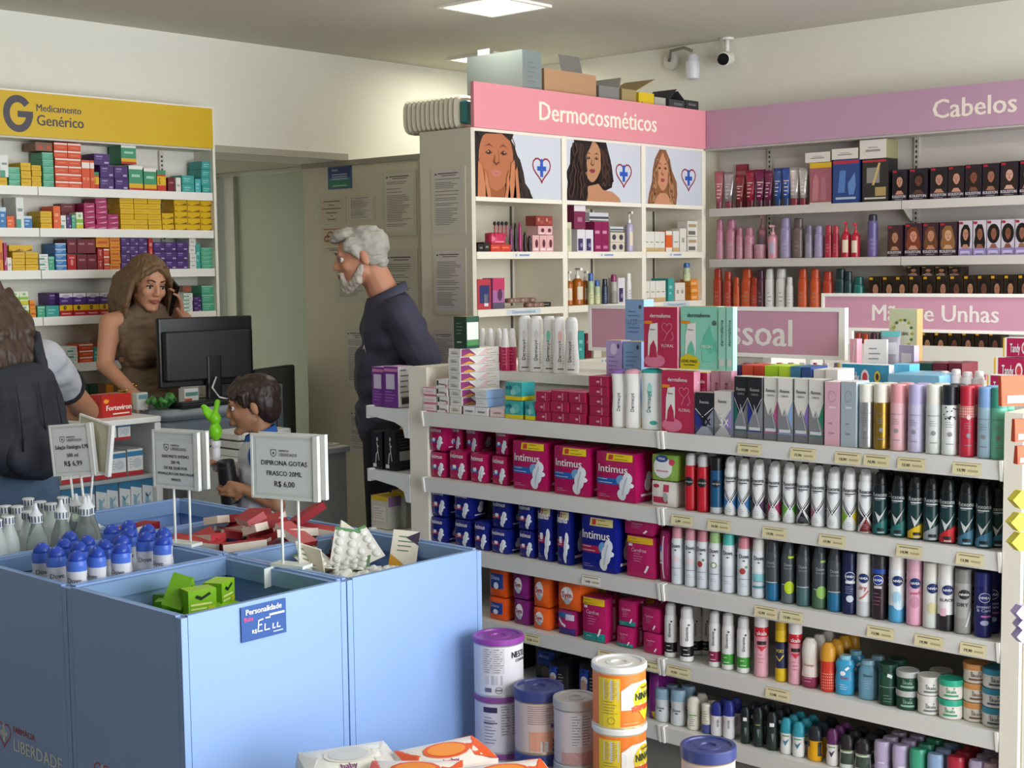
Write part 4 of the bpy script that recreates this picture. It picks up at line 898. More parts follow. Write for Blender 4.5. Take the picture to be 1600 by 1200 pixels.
bx('ib3', 'lilac intimate wash box', .052, .045, .13, '#b9a4d8', [('lines', -.018, .018, .07, .1, 5, '#9078bc'), ('e', .0, .115, .012, .01, '#d8cce8', 1), ('e', .016, .12, .004, .004, '#5c4c76', 2)], sidec='#c4b0e0', topc='#d8b45c')
def dcyd(key, desc, capc, art):
    prof = [(.019, 0), (.021, .004), (.0215, .05), (.0195, .09), (.0205, .13), (.023, .158), (.021, .166), (.012, .17)]
    P = [('t', 'Dermacyd', .0, .075, .009, '#4a4a50', 3, .075, PI/2), ('e', .002, .02, .005, .004, art, 3), ('e', .002, .118, .012, .02, art, 1)] if art else [('t', 'Dermacyd', .0, .075, .009, '#4a4a50', 3, .075, PI/2)]
    bottle(key, desc, prof, ['#efedea']*5+[capc]*2, [(.012, .17), (.01, .171), (0, .1715)], capc, .55, P)
dcyd('dc1', 'white wash bottle with lilac shoulder', '#8f6cb4', None); dcyd('dc2', 'white wash bottle with pale pink shoulder', '#e0a8b4', None)
bx('dmg', 'flat magenta soap box', .058, .09, .0355, '#a81c4c', [('q', .008, .004, .012, .03, '#d87a9a', 2), ('e', .0, .016, .006, .004, '#dca0b4', 2)], sidec='#b4204e', topc='#b8285a')
bottle('dc3', 'wide white wash bottle with teal top and print', [(.026, 0), (.029, .004), (.030, .05), (.028, .09), (.028, .13), (.031, .158), (.028, .166), (.016, .17)], ['#e9eeea']*5+['#2fa49a']*2, [(.016, .17), (.014, .171), (0, .1715)], '#2fa49a', .5, [('t', 'Dermacyd', -.008, .078, .010, '#3d6a66', 3, .085, PI/2), ('e', .004, .02, .010, .006, '#3fa89c', 3), ('e', -.006, .11, .007, .022, '#9ad8cc', 1)])
def dw(key, desc, acc):
    prof = [(.022, 0), (.026, .004), (.0275, .04), (.024, .08), (.022, .115), (.0235, .15), (.022, .168), (.017, .175)]
    bottle(key, desc, prof, '#eeecea', [(.017, .175), (.0168, .178), (0, .1785)], '#f2f0ee', .62, [('t', 'Dermacyd', -.004, .07, .011, '#4a4a50', 3, .08, PI/2), ('e', -.002, .118, .009, .016, acc, 1), ('q', -.012, .012, .012, .016, '#6a6a70', 2), ('lines', .008, .014, .03, .09, 8, '#b8a8ac')])
dw('dw1', 'white curved wash bottle with grey print', '#d8d2d6'); dw('dw2', 'white curved wash bottle with mint print', '#7fd0b4'); dw('dw3', 'white curved wash bottle with pink print', '#e6b4ae')
bottle('mou', 'white-topped bottle with crimson lower half', [(.017, 0), (.0185, .003), (.0185, .072), (.0185, .076), (.016, .10)], ['#c02a5a', '#b41f50', '#e8e4e2', '#e8e4e2'], [(.014, .10), (.014, .118), (.008, .128), (0, .129)], '#eceae8', .9, [('lines', -.01, .01, .02, .06, 5, '#e07a9a')])
bx('tp1', 'long white carton with purple and gold swoosh', .056, .185, .0285, '#e4e2dc', [('q', -.02, .006, .02, .022, '#d8d6d2', 1), ('q', -.014, .01, .014, .013, '#77747a', 2), ('q', -.014, .016, .006, .018, '#88858a', 2)],
   side=[('p', [(-.09, .001), (-.09, .027), (-.05, .027), (-.02, .004), (-.03, .001)], '#8d3a72', 1), ('p', [(-.088, .002), (-.05, .012), (-.02, .003)], '#dca23c', 2), ('l', [(-.05, .026), (-.02, .006), (.02, .026)], .003, '#f2efe8', 3), ('p', [(-.01, .002), (.03, .026), (.045, .02), (.02, .002)], '#e8c8cc', 1.5), ('lines', .03, .08, .006, .02, 2, '#b8a85c')], topc='#ecebe4')
bx('tp2', 'small white carton with pink edges', .042, .12, .0285, '#eae2e2', [('q', -.021, 0, .021, .004, '#d87a94', 1), ('q', -.021, .0255, .021, .0285, '#d87a94', 1), ('q', -.014, .010, .012, .016, '#e8b8c4', 2)], sidec='#e6dcdc', topc='#e8d4d8')
bx('tp3', 'small white carton with black square', .046, .12, .030, '#e6e3e0', [('q', -.021, .008, -.014, .026, '#222428', 1), ('t', 'Asepxia', .002, .014, .007, '#3a3a40', 2, .026), ('q', .016, .002, .022, .012, '#d4588a', 2)], sidec='#dcd8d6')
bx('tp4', 'white and pale blue soap carton', .06, .08, .032, '#e2e4e6', [('lines', -.02, .02, .012, .02, 2, '#9a9ea6')], side=[('q', -.03, .003, .03, .028, '#8fb0dc', 1)], sidec='#86a8d8', topc='#dde2e8')
bx('tp5', 'white carton with thin blue letters', .05, .07, .028, '#e4e4e6', [('t', 'acnase', 0, .014, .008, '#4c5a7c', 2, .03)], sidec='#dcdce0')
bx('tp6', 'pale pink soap carton', .06, .08, .03, '#e6cfd0', [('t', 'granado', 0, .015, .007, '#a87c86', 2, .03)], sidec='#e0c6c8')
bx('ob', 'teal tampon box with yellow band', .072, .06, .068, '#3fa8a8', [('q', -.036, .0, .036, .015, '#e0cc1c', 1), ('t', 'o.b.', -.018, .05, .016, '#1f4c8c', 3, .028), ('e', .012, .04, .02, .018, '#62c0bc', 2), ('e', -.002, .03, .012, .012, '#8ad2cc', 2.5)], side=[('q', -.03, 0, .03, .015, '#d8c41a', 1)], sidec='#2f9a9c', topc='#5cb4a0')
bx('gr', 'dark green and white carton with gold top', .05, .06, .11, '#1d3c30', [('lines', -.015, .015, .05, .085, 4, '#6a8478'), ('q', -.012, .02, .006, .024, '#b8c4b8', 2)], side=[('q', -.028, .03, .026, .09, '#e2e6de', 1), ('q', -.028, .01, .026, .03, '#4f8a54', 1)], sidec='#27503c', topc='#a8924a')
bx('top1', 'lidded white carton standing behind', .06, .12, .155, '#e6e3de', sidec='#e0ddd8', topc='#ece9e4')
# --- jars, roll-ons and bottles lower down
def skala(key, desc, col, lid, ink):
    jar(key, desc, .034, .04, .018, col, lid, [('t', 'Skala', 0, .026, .010, ink, 2, .034), ('e', -.012, .034, .003, .002, '#7a7a70', 2), ('e', .008, .035, .003, .002, '#7a7a70', 2), ('q', -.02, .010, .02, .016, ink, 2)])
skala('jr1', 'dark green hair cream jar with silver lid', '#1d4a38', '#b6b8b6', '#8fb4a0'); skala('jr2', 'white hair cream jar', '#e2dfd8', '#dad7d0', '#6a7a74'); skala('jr3', 'white hair cream jar with teal lid', '#e6e2d8', '#2fae8c', '#3f9a6c'); skala('jr4', 'cream hair jar with orange lid', '#e4ddd0', '#dd9a5c', '#7c5a48'); skala('jr5', 'white hair cream jar with blue lid', '#dfe0dc', '#2f90b0', '#4a5c68')
bottle('sh1', 'sky-blue kids shampoo bottle', [(.028, 0), (.031, .004), (.033, .05), (.029, .08), (.032, .105), (.026, .12)], '#3fa0cc', [(.018, .12), (.019, .121), (.019, .135), (0, .136)], '#8ac4d8', .6, [('e', -.006, .075, .010, .008, '#e8eef2', 2), ('t', 'Kids', 0, .06, .010, '#a83a54', 3, .03), ('lines', -.014, .014, .02, .035, 3, '#d8ecf4'), ('p', [(.0, .09), (.012, .1), (.018, .094), (.006, .084)], '#f0f2f2', 3)])
bottle('sh2', 'steel-blue shampoo bottle', [(.028, 0), (.031, .004), (.033, .05), (.031, .1), (.024, .12)], '#6a9ab0', [(.024, .12), (.025, .122), (.02, .135), (0, .136)], '#7fa8b8', .6, [('t', 'Elseve', 0, .085, .010, '#3f5c68', 3, .03), ('lines', -.014, .014, .04, .065, 4, '#9cbccc')])
can('gj', 'tall dark green jar set', .034, .125, [(0, '#16402f'), (.48, '#1d4c3a')], (.02, '#1c4434'), [('p', [(-.004, .09), (.012, .084), (.014, .094), (-.002, .1)], '#e0e4e0', 3), ('lines', -.016, .016, .012, .03, 3, '#6a9080'), ('q', -.034, .056, .034, .058, '#8fa89c', 2)], 'flat', cat='jar')
rollon('ro1', 'cream and maroon roll-on', .0265, .155, '#e2d6cc', '#e2dcd2', [('t', 'Monange', 0, .072, .007, '#a86a72', 2, .034), ('lines', -.014, .014, .02, .04, 3, '#d8a4b0', )], capf=.36, band='#8a2f4e')
rollon('ro2', 'red dotted roll-on with golden cap', .025, .155, '#c93a28', '#d2962c', [('e', -.018+.006*i, .012+.009*j, .0014, .0014, '#f0d0c0', 2) for i in range(7) for j in range(6)], capf=.38)
rollon('rdv', 'pale grey roll-on with clear blue cap', .029, .15, '#d0d4d6', '#8fb0c4', [('t', 'Dove', 0, .065, .011, '#4c525c', 2, .03), ('e', 0, .052, .006, .003, '#3f444c', 2)], blunt=True, capf=.32)
rollon('rwh', 'cream roll-on with green label', .023, .142, '#e0dccc', '#e4e0d0', [('q', -.014, .062, .012, .067, '#6aa04c', 2), ('lines', -.01, .008, .02, .055, 5, '#6a6a62')], capf=.4)
rollon('rwb', 'slim cream tube with navy foot', .017, .118, '#dedac8', '#dcd8c8', [('lines', -.008, .008, .04, .085, 6, '#77776a')], capf=.12, band='#45508c')
rollon('rbl', 'white roll-on with navy blue cap', .024, .125, '#dcdadc', '#2a3488', [('t', 'NIVEA', .004, .05, .007, '#3a3c50', 2, .03, PI/2)], capf=.4)
rollon('rdk', 'dark green-grey roll-on', .021, .135, '#22302e', '#1a2224', [('p', [(-.004, .06), (.002, .03), (.006, .062)], '#6c7c78', 2), ('q', -.010, .074, .008, .077, '#9aa25c', 2)], capf=.38)
rollon('rdt', 'dark roll-on with white sticker', .021, .135, '#22302e', '#1a2224', [('p', [(-.004, .06), (.002, .03), (.006, .062)], '#6c7c78', 2), ('q', -.008, .085, .006, .098, '#e4e4e2', 3)], capf=.38)
rollon('rtq', 'white roll-on with turquoise cap', .021, .125, '#dfe0de', '#2f96a8', [('q', -.012, .062, .012, .066, '#5a9a5c', 2), ('p', [(-.010, .05), (.0, .03), (.012, .055), (.0, .045)], '#4a7890', 2)], capf=.42)
rollon('ryl', 'yellow and black roll-on', .023, .125, '#e0a414', '#23282e', [('q', -.024, .05, -.012, .07, '#23282e', 2), ('q', .012, .02, .024, .07, '#23282e', 2)], capf=.42)
rollon('rpu', 'white roll-on with plum cap', .022, .125, '#dcd8d6', '#5c2a58', [('q', -.012, .062, .012, .066, '#7a9a4c', 2), ('p', [(-.010, .05), (.0, .03), (.012, .055), (.0, .045)], '#4a3850', 2)], capf=.42)
rollon('rbk', 'black-capped roll-on with green print', .023, .125, '#d0d4cc', '#262226', [('q', -.02, .02, .02, .06, '#3c4a40', 2), ('q', -.012, .066, .012, .07, '#7a9a4c', 2)], capf=.44)
for k, c, d in (('rl', '#b8aac8', 'lilac'), ('rg', '#3fa07c', 'jade green'), ('rb', '#93aed0', 'powder blue'), ('rr', '#b82c40', 'cherry red'), ('rp', '#b89aa8', 'dusty pink')): rollon('x'+k, 'blunt '+d+' roll-on', .026, .12, c, c, [('q', -.01, .05, .01, .054, '#e0dce4', 2)], blunt=True, capf=.45)
rollon('bin_ro', 'white roll-on with cornflower blue cap', .0265, .118, '#dfe0e4', '#4a6cd0', [('t', 'Dove', -.002, .046, .012, '#6c6c76', 2, .034)], capf=.43, sy=.85)
c = MB(); c.lathe([(.0245, .0673), (.0252, .082), (.0242, .092)], M('#5276d6', .3), 18, .85); rg = []
for f in (0, .4, .75, .95): rg.append([(.0242*math.cos(f*PI/2)*math.cos(a), .0242*.85*math.cos(f*PI/2)*math.sin(a), .086+.006*math.sin(a+.8)*(1-f)+.031*math.sin(f*PI/2)) for a in [2*PI*k/18 for k in range(18)]])
c.loft(rg, M('#2c4bb0', .3)); KIND['bin_ro']['parts'][1] = ('cap', c.mesh('cap'))
# ------------------------------------------------------------------ placing goods on shelves
def ext(k):
    me = KIND[k]['parts'][0][1]; xs = [v.co for v in me.vertices]; zz = [v.co.z for n, m in KIND[k]['parts'] for v in m.vertices]
    return max(abs(v.x) for v in xs)*2, max(abs(v.y) for v in xs)*2, max(zz)
EXT = {}
def E_(k):
    if k not in EXT: EXT[k] = ext(k)
    return EXT[k]
RJ = random.Random(11)
def FB(ax, k, x0, x1, yt, zb, pl, where, deep=1, desc=None, rz=0, gap=.94, pos=None, dj=.004):
    """box-like goods whose front face spans pixels x0..x1 on the plane pl and reaches up to pixel row yt"""
    w, d, h = E_(k); f = onX if ax == 'x' else onY; xm = (x0+x1)/2
    a, c = f(x0, yt+10, pl), f(x1, yt+10, pl); zt = f(xm, yt, pl).z
    W = abs(a.y-c.y) if ax == 'x' else abs(a.x-c.x); H = zt-zb; sx, sz = W/w*gap, H/h
    root = None
    for n in range(deep):
        j = RJ.uniform(-dj, dj); off = (d/2+n*d*1.04+dj+j)
        loc = (pl+off, (a.y+c.y)/2, zb+.0005) if ax == 'x' else ((a.x+c.x)/2, pl+off, zb+.0005)
        if n == 0: root = place(k, loc, (-PI/2 if ax == 'x' else 0)+math.radians(rz+RJ.uniform(-1, 1)), where, px=xm, desc=desc, scale=(sx, 1, sz), pos=pos)
        else:
            o = place(k, loc, -PI/2 if ax == 'x' else 0, where, px=xm+n*.3, desc=(desc or KIND[k]['desc'])+' behind', scale=(sx, 1, sz))
    return zt
def FC(ax, k, px, zb, pl, where, yt=None, w=None, deep=1, desc=None, rz=None, tilt=None):
    """round goods centred on pixel column px, standing just behind the plane pl"""
    ww, d, h = E_(k); f = onX if ax == 'x' else onY; r = max(ww, d)/2; sc = 1; sz = 1
    if w:
        q = f(px, 600, pl+r); dist = (q-CAM).dot(_F); sc = w/FPX*dist/ww
    pc = pl+r*sc+.004
    q = f(px, (yt or 700)+5, pc)
    if yt is not None: sz = (f(px, yt, pc).z-zb)/h
    for n in range(deep):
        loc = (pc+n*2.08*r*sc, q.y, zb+.0005) if ax == 'x' else (q.x, pc+n*2.08*r*sc, zb+.0005)
        base = -math.radians(68) if ax == 'x' else -math.radians(22)
        place(k, loc, (base if rz is None else math.radians(rz))+math.radians(RJ.uniform(-14, 14)), where, px=px+n*.3, desc=(desc or KIND[k]['desc'])+(' standing behind' if n else ''), scale=(sc, sc, sz), tilt=tilt)
def BL(ax, k, x0, x1, yt, zb, pl, where, cols, layers, desc=None, deep=1, gap=.965):
    w, d, h = E_(k); f = onX if ax == 'x' else onY; zt = f((x0+x1)/2, yt, pl).z; hh = (zt-zb)/layers
    A, B = f(x0, yt+10, pl), f(x1, yt+10, pl)
    for c in range(cols):
        p = A.lerp(B, (c+.5)/cols); W = (A-B).length/cols
        for l in range(layers):
            j = RJ.uniform(0, .006)
            loc = (pl+d/2+j, p.y, zb+l*hh+.0004) if ax == 'x' else (p.x, pl+d/2+j, zb+l*hh+.0004)
            parts = []
            if layers > 1: parts.append('lowest' if l == 0 else 'topmost' if l == layers-1 else ORD[l]+' up')
            if cols > 1: parts.append(ORD[c]+' column')
            place(k, loc, (-PI/2 if ax == 'x' else 0)+math.radians(RJ.uniform(-1.2, 1.2)), where, px=x0+(x1-x0)*(c+.5)/cols, pos=' of '.join(parts) if parts else None, desc=desc, scale=(W/w*gap, 1, hh/h*.97))
    return zt
Z = GZ
WA, WB, WC, WD, WE = 'on the top gondola shelf', 'on the second gondola shelf', 'on the third gondola shelf', 'on the fourth gondola shelf', 'on the bottom gondola shelf'
XF = GX+.018
# ---- shelf A
za = Z[0]
BL('x', 'tp2', 660, 680, 605, za, XF, WA, 1, 3); BL('x', 'tp3', 681, 698, 593, za, XF, WA, 1, 4)
zt = BL('x', 'tp1', 699, 719, 545, za, XF, WA, 1, 8)
zg = onX(716, 545, XF+.03).z
zg = za+ (onX(709, 545, XF).z-za)
FB('x', 'gr', 707, 727, 495, zg, XF+.012, 'on top of the swoosh carton stack', desc='dark green and white carton with gold top', gap=1)
BL('x', 'tp5', 722, 741, 635, za, XF, WA, 1, 1); BL('x', 'tp5', 741, 761, 637, za, XF, WA, 1, 1, desc='white carton with small blue print')
BL('x', 'tp6', 763, 786, 638, za, XF, WA, 1, 1)
z2 = onX(750, 637, XF).z+.001; BL('x', 'tp4', 741, 760, 609, z2, XF+.004, 'on top of the low white cartons', 1, 2)
BL('x', 'ob', 787, 814, 597, za, XF, WA, 1, 2); BL('x', 'ob', 818, 834, 627, za, XF, WA, 1, 1, desc='smaller teal tampon box')
for i, (x0, x1, yt, n) in enumerate(((835, 858, 612, 3), (859, 887, 611, 3), (888, 914, 613, 3), (919, 949, 588, 5))):
    BL('x', 'dmg', x0, x1, yt, za, XF, WA, 1, n, desc='flat magenta soap box of the '+['leftmost stack', 'second stack', 'third stack', 'tallest stack'][i])
FB('x', 'dc1', 953, 973, 577, za, XF+.0, WA, gap=1, rz=24); FB('x', 'dc2', 974, 995, 577, za, XF+.0, WA, gap=1, rz=24); FB('x', 'dc3', 997, 1029, 576, za, XF, WA, gap=1, rz=20)
zf = FB('x', 'df1', 1032, 1083, 580, za, XF, 'standing on the top gondola shelf', gap=1)
FB('x', 'df1', 1086, 1104, 583, za, XF+.04, 'half hidden behind the three-pack boxes', gap=1, desc='narrow crimson intimate wash gift box')
zu = onX(1060, 577, XF).z
bxp = lambda *a: None
bx('dfs', 'pink spine-on intimate wash box', .03, .03, .17, '#e6a8bc', [('t', 'dermafeme', 0, .1, .012, '#8f4c64', 2, .1, PI/2), ('lines', -.008, .008, .02, .04, 3, '#c87a94')], sidec='#e0a0b4', topc='#e2b43c')
FB('x', 'dfs', 1108, 1124, 580, za, XF+.05, WA, gap=.98); FB('x', 'dfs', 1125, 1142, 580, za, XF+.05, WA, gap=.98)
UP = 'on top of the gift boxes'
FB('x', 'df1', 1004, 1058, 480, zu+.0, XF+.006, UP, gap=1, desc='upper crimson intimate wash gift box'); FB('x', 'df2', 1060, 1119, 479, zu, XF+.004, UP, gap=1)
bx('dfm', 'mint spine-on intimate wash box', .03, .02, .17, '#9fd8c4', [('t', 'dermafeme', 0, .1, .011, '#3f6c64', 2, .1, PI/2), ('q', -.01, .012, .010, .03, '#d8d4d0', 2)], sidec='#a6dcc8', topc='#e2b43c')
FB('x', 'dfm', 1121, 1133, 480, zu+.001, XF+.006, UP, gap=.95); FB('x', 'dfm', 1134, 1145, 480, zu+.001, XF+.006, UP, gap=.95)
# blue and lilac boxes standing on the raised rear shelf
zr = 1.205
FB('x', 'ib3', 946, 970, 532, za+.03, XF+.05, 'behind the curved wash bottles', gap=.98); FB('x', 'ib2', 972, 1001, 534, za+.03, XF+.05, 'behind the curved wash bottles', gap=.98)
FB('x', 'ib1', 974, 1003, 468, zr, 3.44, 'on the raised rear shelf', gap=1)
# low block that carries the lilac and blue boxes
b = MB(); ya, yb = onX(1003, 600, XF+.05).y, onX(944, 600, XF+.05).y; b.box(XF+.052, XF+.1, ya, yb, za+.001, za+.029, M('#d8b45c', .5)); o = b.obj('product_box'); o['label'] = 'yellow-edged carton under the lilac and light blue boxes'; o['category'] = 'box'
# 3x packs, clinical boxes, perfume boxes, body sprays
FB('x', 'th1', 1084, 1113, 614, za, XF-.004, WA, gap=1); FB('x', 'th2', 1115, 1142, 612, za, XF-.004, WA, gap=1)
for k, x0, x1, yt in (('cl1', 1144, 1166, 589), ('cl2', 1167, 1190, 590), ('cl3', 1191, 1213, 591), ('cl4', 1214, 1237, 592), ('cl5', 1238, 1261, 593), ('cl6', 1262, 1286, 594)): FB('x', k, x0, x1, yt, za, XF+.002, WA, gap=.98, deep=1)
FB('x', 'pk1', 1288, 1311, 597, za, XF, WA, gap=.98); FB('x', 'pk2', 1313, 1337, 597, za, XF, WA, gap=.98)
for k, px, yt in (('sp1', 1355, 600), ('sp2', 1378, 600), ('sp3', 1404, 600), ('sp4', 1432, 601), ('sp5', 1460, 601), ('sp6', 1485, 602), ('sp7', 1512, 603), ('sp8', 1541, 605), ('sp9', 1562, 606)): FC('x', k, px, za, XF-.002, WA, yt=yt, w=24.5, deep=2)
# coloured carton tops and tops behind
for i, (x0, x1, yt, c, d) in enumerate(((1144, 1157, 571, '#3c2a5c', 'deep purple'), (1158, 1176, 571, '#d84a2a', 'orange'), (1177, 1191, 572, '#c83c28', 'brick red'), (1192, 1214, 572, '#b8dc2a', 'lime'), (1215, 1234, 573, '#c4e03a', 'yellow-green'), (1235, 1251, 573, '#3f7c9c', 'teal blue'), (1252, 1267, 574, '#34508c', 'navy'))):
    bx('ct%d' % i, d+' carton peeping over the clinical boxes', .05, .09, .165, c); FB('x', 'ct%d' % i, x0, x1, yt, za, XF+.085, 'at the back of the top shelf', gap=.97)
bx('ctw', 'pale carton behind the perfume boxes', .05, .09, .165, '#e4dedc', topc='#eae6e2')
for x0, x1 in ((1269, 1289), (1290, 1309)): FB('x', 'ctw', x0, x1, 578, za, XF+.085, 'at the back of the top shelf', gap=.97)
# raised rear shelf: white curved bottles, crimson bottles
for k, px, yt in (('dw1', 820, 493), ('dw1', 838, 494), ('dw2', 858, 494), ('dw3', 874, 495), ('dw1', 893, 496)): FC('x', k, px, zr, 3.44, 'on the raised rear shelf', yt=yt, w=24 if k != 'dw3' else 22, rz=-52)
for px in (754, 766, 779, 789, 800): FC('x', 'mou', px, zr, 3.42+(px % 3)*.02, 'on the raised rear shelf', yt=513, w=13)
# ---- shelf B
zb = Z[1]
BL('x', 'pad_s', 666, 692, 663, zb, XF+.01, WB, 1, 2, desc='small magenta pad pack of the leftmost stack')
for x0, x1, yt in ((694, 726, 704), (728, 758, 708), (761, 789, 712)): FB('x', 'pad_s', x0, x1, yt, zb, XF+.008, WB, desc='small magenta pad pack in the lower row')
FB('x', 'pad_s', 700, 718, 664, onX(705, 706, XF+.06).z, XF+.05, 'stacked at the rear of the second shelf', desc='shaded small magenta pad pack'); FB('x', 'pad_s', 722, 744, 666, onX(705, 706, XF+.06).z, XF+.05, 'stacked at the rear of the second shelf', desc='shaded small magenta pad pack')
FB('x', 'pad_s', 769, 793, 671, onX(780, 713, XF+.008).z+.002, XF+.02, 'on top of the lower magenta packs', desc='upper small magenta pad pack')
for x0, x1, yt in ((793, 850, 689), (858, 918, 697), (924, 991, 706)): FB('x', 'pad_l', x0, x1, yt, zb, XF-.008, WB, gap=.99)
FB('x', 'tena_w', 1014, 1054, 752, zb, XF+.01, WB, gap=1); FB('x', 'tena_g', 1015, 1057, 710, onX(1034, 752, XF+.01).z+.002, XF+.01, 'on top of the white and crimson pack', gap=1)
for k, px, yt in (('os1', 1080, 708), ('os1', 1099, 710), ('os2', 1120, 714), ('rx1', 1142, 714), ('rx1', 1163, 717), ('rx2', 1186, 718), ('rx3', 1211, 721), ('rx4', 1234, 723), ('rx5', 1256, 726), ('rx6', 1279, 728), ('rx7', 1304, 730), ('rx8', 1328, 731), ('rx9', 1353, 733),
                  ('rd1', 1376, 738), ('rd1', 1405, 742), ('rd2', 1431, 744), ('rd3', 1456, 746), ('rd4', 1482, 748), ('rd5', 1511, 752), ('rd5', 1539, 756)): FC('x', k, px, zb, XF+.0, WB, yt=yt, w=20+(px-1080)/480*6.5, deep=2)
FC('x', 'rd5', 1559, zb, XF+.03, WB, yt=762, w=24)
# ---- shelf C
zc = Z[2]
N2 = 'small navy pad pack'
for x0, x1, y2, yt in ((667, 694, 762, 808), (704, 734, 766, 812), (762, 793, 780, 826), (804, 832, 785, 829)):
    FB('x', 'navy_s', x0, x1, yt, zc, XF+.008, WC, desc=N2+' in the lower row'); FB('x', 'navy_s', x0, x1, y2, onX((x0+x1)/2, yt, XF+.008).z+.001, XF+.01, 'stacked on the third gondola shelf', desc=N2+' in the upper row')
FB('x', 'navy_s', 736, 761, 815, zc, XF+.008, WC, desc=N2+' in the lower row')
FB('x', 'navy_t', 834, 861, 790, zc, XF+.008, WC); FB('x', 'navy_t', 865, 890, 796, zc, XF+.004, WC)
FB('x', 'navy_l', 902, 960, 806, zc, XF-.008, WC, gap=.99)
zq = FB('x', 'care_l', 972, 1020, 838, zc, XF+.004, WC, gap=.98, deep=1); FB('x', 'care_s', 968, 1018, 809, zq+.001, XF+.004, 'lying on the tall magenta liner pack', gap=.98)
FB('x', 'care_side', 1024, 1046, 828, zc, XF+.01, WC, gap=.95)
for k, px, yt in (('dv1', 1059, 821), ('dv1', 1080, 824), ('dv2', 1099, 826), ('dv3', 1118, 828), ('dv4', 1139, 831), ('dv2', 1163, 837), ('dv5', 1186, 839), ('dm1', 1208, 843), ('dm2', 1232, 846), ('dm3', 1256, 849), ('dm4', 1281, 852), ('dm1', 1305, 855),
                  ('nv1', 1328, 862), ('nv2', 1351, 864), ('nv3', 1375, 866), ('nv4', 1402, 865), ('nv5', 1430, 868), ('nv6', 1456, 878), ('nv7', 1479, 880), ('nv8', 1506, 888), ('nv9', 1537, 893)): FC('x', k, px, zc, XF+.0, WC, yt=yt, w=20+(px-1060)/480*7.5, deep=2)
# ---- shelf D
zd = Z[3]
def two(k, x0, x1, y1, y2, nm):
    FB('x', k, x0, x1, y2, zd, XF+.004, WD, desc=nm+', lower of two' if False else 'lower '+nm); FB('x', k, x0, x1, y1, onX((x0+x1)/2, y2, XF+.004).z+.001, XF+.006, 'stacked on the fourth gondola shelf', desc='upper '+nm)
two('dia', 757, 789, 886, 934, 'orange and blue pad pack'); two('sym_p', 795, 823, 895, 937, 'purple pad pack with white moon'); two('sym_o', 827, 857, 900, 950, 'orange pad pack with white moon')
FB('x', 'alw_v', 865, 898, 953, zd, XF+.004, WD); FB('x', 'sym_ol', 866, 905, 909, onX(880, 953, XF+.004).z+.001, XF, 'on top of the magenta and violet pack', gap=.98)
FB('x', 'care_yt', 903, 944, 934, zd, XF-.004, WD); 
FB('x', 'care_t', 957, 987, 980, zd, XF+.004, WD, desc='lower magenta and teal liner pack'); FB('x', 'care_t', 960, 990, 938, onX(972, 980, XF+.004).z+.001, XF+.008, 'stacked on the fourth gondola shelf', desc='upper magenta and teal liner pack', rz=4)
FB('x', 'care_p', 1000, 1032, 990, zd, XF+.004, WD, desc='lower glossy magenta liner pack'); FB('x', 'care_p', 997, 1030, 950, onX(1014, 990, XF+.004).z+.001, XF+.006, 'stacked on the fourth gondola shelf', desc='upper glossy magenta liner pack', rz=-3)
for x0, x1 in ((925, 945), (1000, 1020)): FB('x', 'care_yt', x0, x1, 915 if x0 < 950 else 935, zd, XF+.11, 'in the shaded rear of the fourth shelf', desc='magenta and yellow pack')
for k, px, yt, w in (('gv1', 1048, 942, 20), ('gv2', 1117, 954, 19), ('gv3', 1138, 957, 20), ('gv3', 1162, 962, 21), ('sf1', 1190, 961, 23), ('sf2', 1221, 967, 19), ('sf1', 1243, 972, 22)): FC('x', k, px, zd, XF+.002, WD, yt=yt, w=w)
FC('x', 'gv1', 1073, zd, XF-.006, WD, yt=947, w=22); FC('x', 'gv1', 1088, zd, XF+.07, 'behind the first white cans', yt=944, w=18); FC('x', 'gv1', 1104, zd, XF+.09, 'behind the first white cans', yt=944, w=17)
FC('x', 'ro1', 1266, zd, XF-.004, WD, yt=996, w=27, deep=3); FC('x', 'ro2', 1294, zd, XF-.004, WD, yt=1003, w=25, deep=4)
FC('x', 'sh1', 1321, zd, XF-.004, WD, yt=1023, w=32, deep=2); FC('x', 'sh2', 1357, zd, XF-.002, WD, yt=1031, w=31, deep=2)
FC('x', 'gj', 1388, zd, XF-.004, WD, yt=1036, w=30, deep=2)
def jars(k, px, n, yt, w, wh=WD, Xo=0):
    _, _, h = E_(k); r = E_(k)[0]/2; q = onX(px, 1100, XF+r); dist = (q-CAM).dot(_F); sc = w/FPX*dist/E_(k)[0]; pc = XF+r*sc-.002+Xo
    H = (onX(px, yt, pc).z-zd)/n
    for i in range(n): place(k, (pc, onX(px, 1100, pc).y, zd+.0005+i*H), math.radians(-64+RJ.uniform(-8, 8)), wh, px=px, pos=['lowest', 'second up' if n > 2 else 'upper', 'topmost'][i]+' of its stack', scale=(sc, sc, H/h*.99))
jars('jr1', 1418, 2, 1046, 34); jars('jr2', 1452, 2, 1054, 35); jars('jr2', 1470, 2, 1046, 35, 'in the rear stack of the fourth shelf', .09); jars('jr3', 1486, 2, 1059, 36); jars('jr4', 1524, 3, 1034, 37, Xo=.02); jars('jr5', 1555, 3, 1042, 38, Xo=.01)
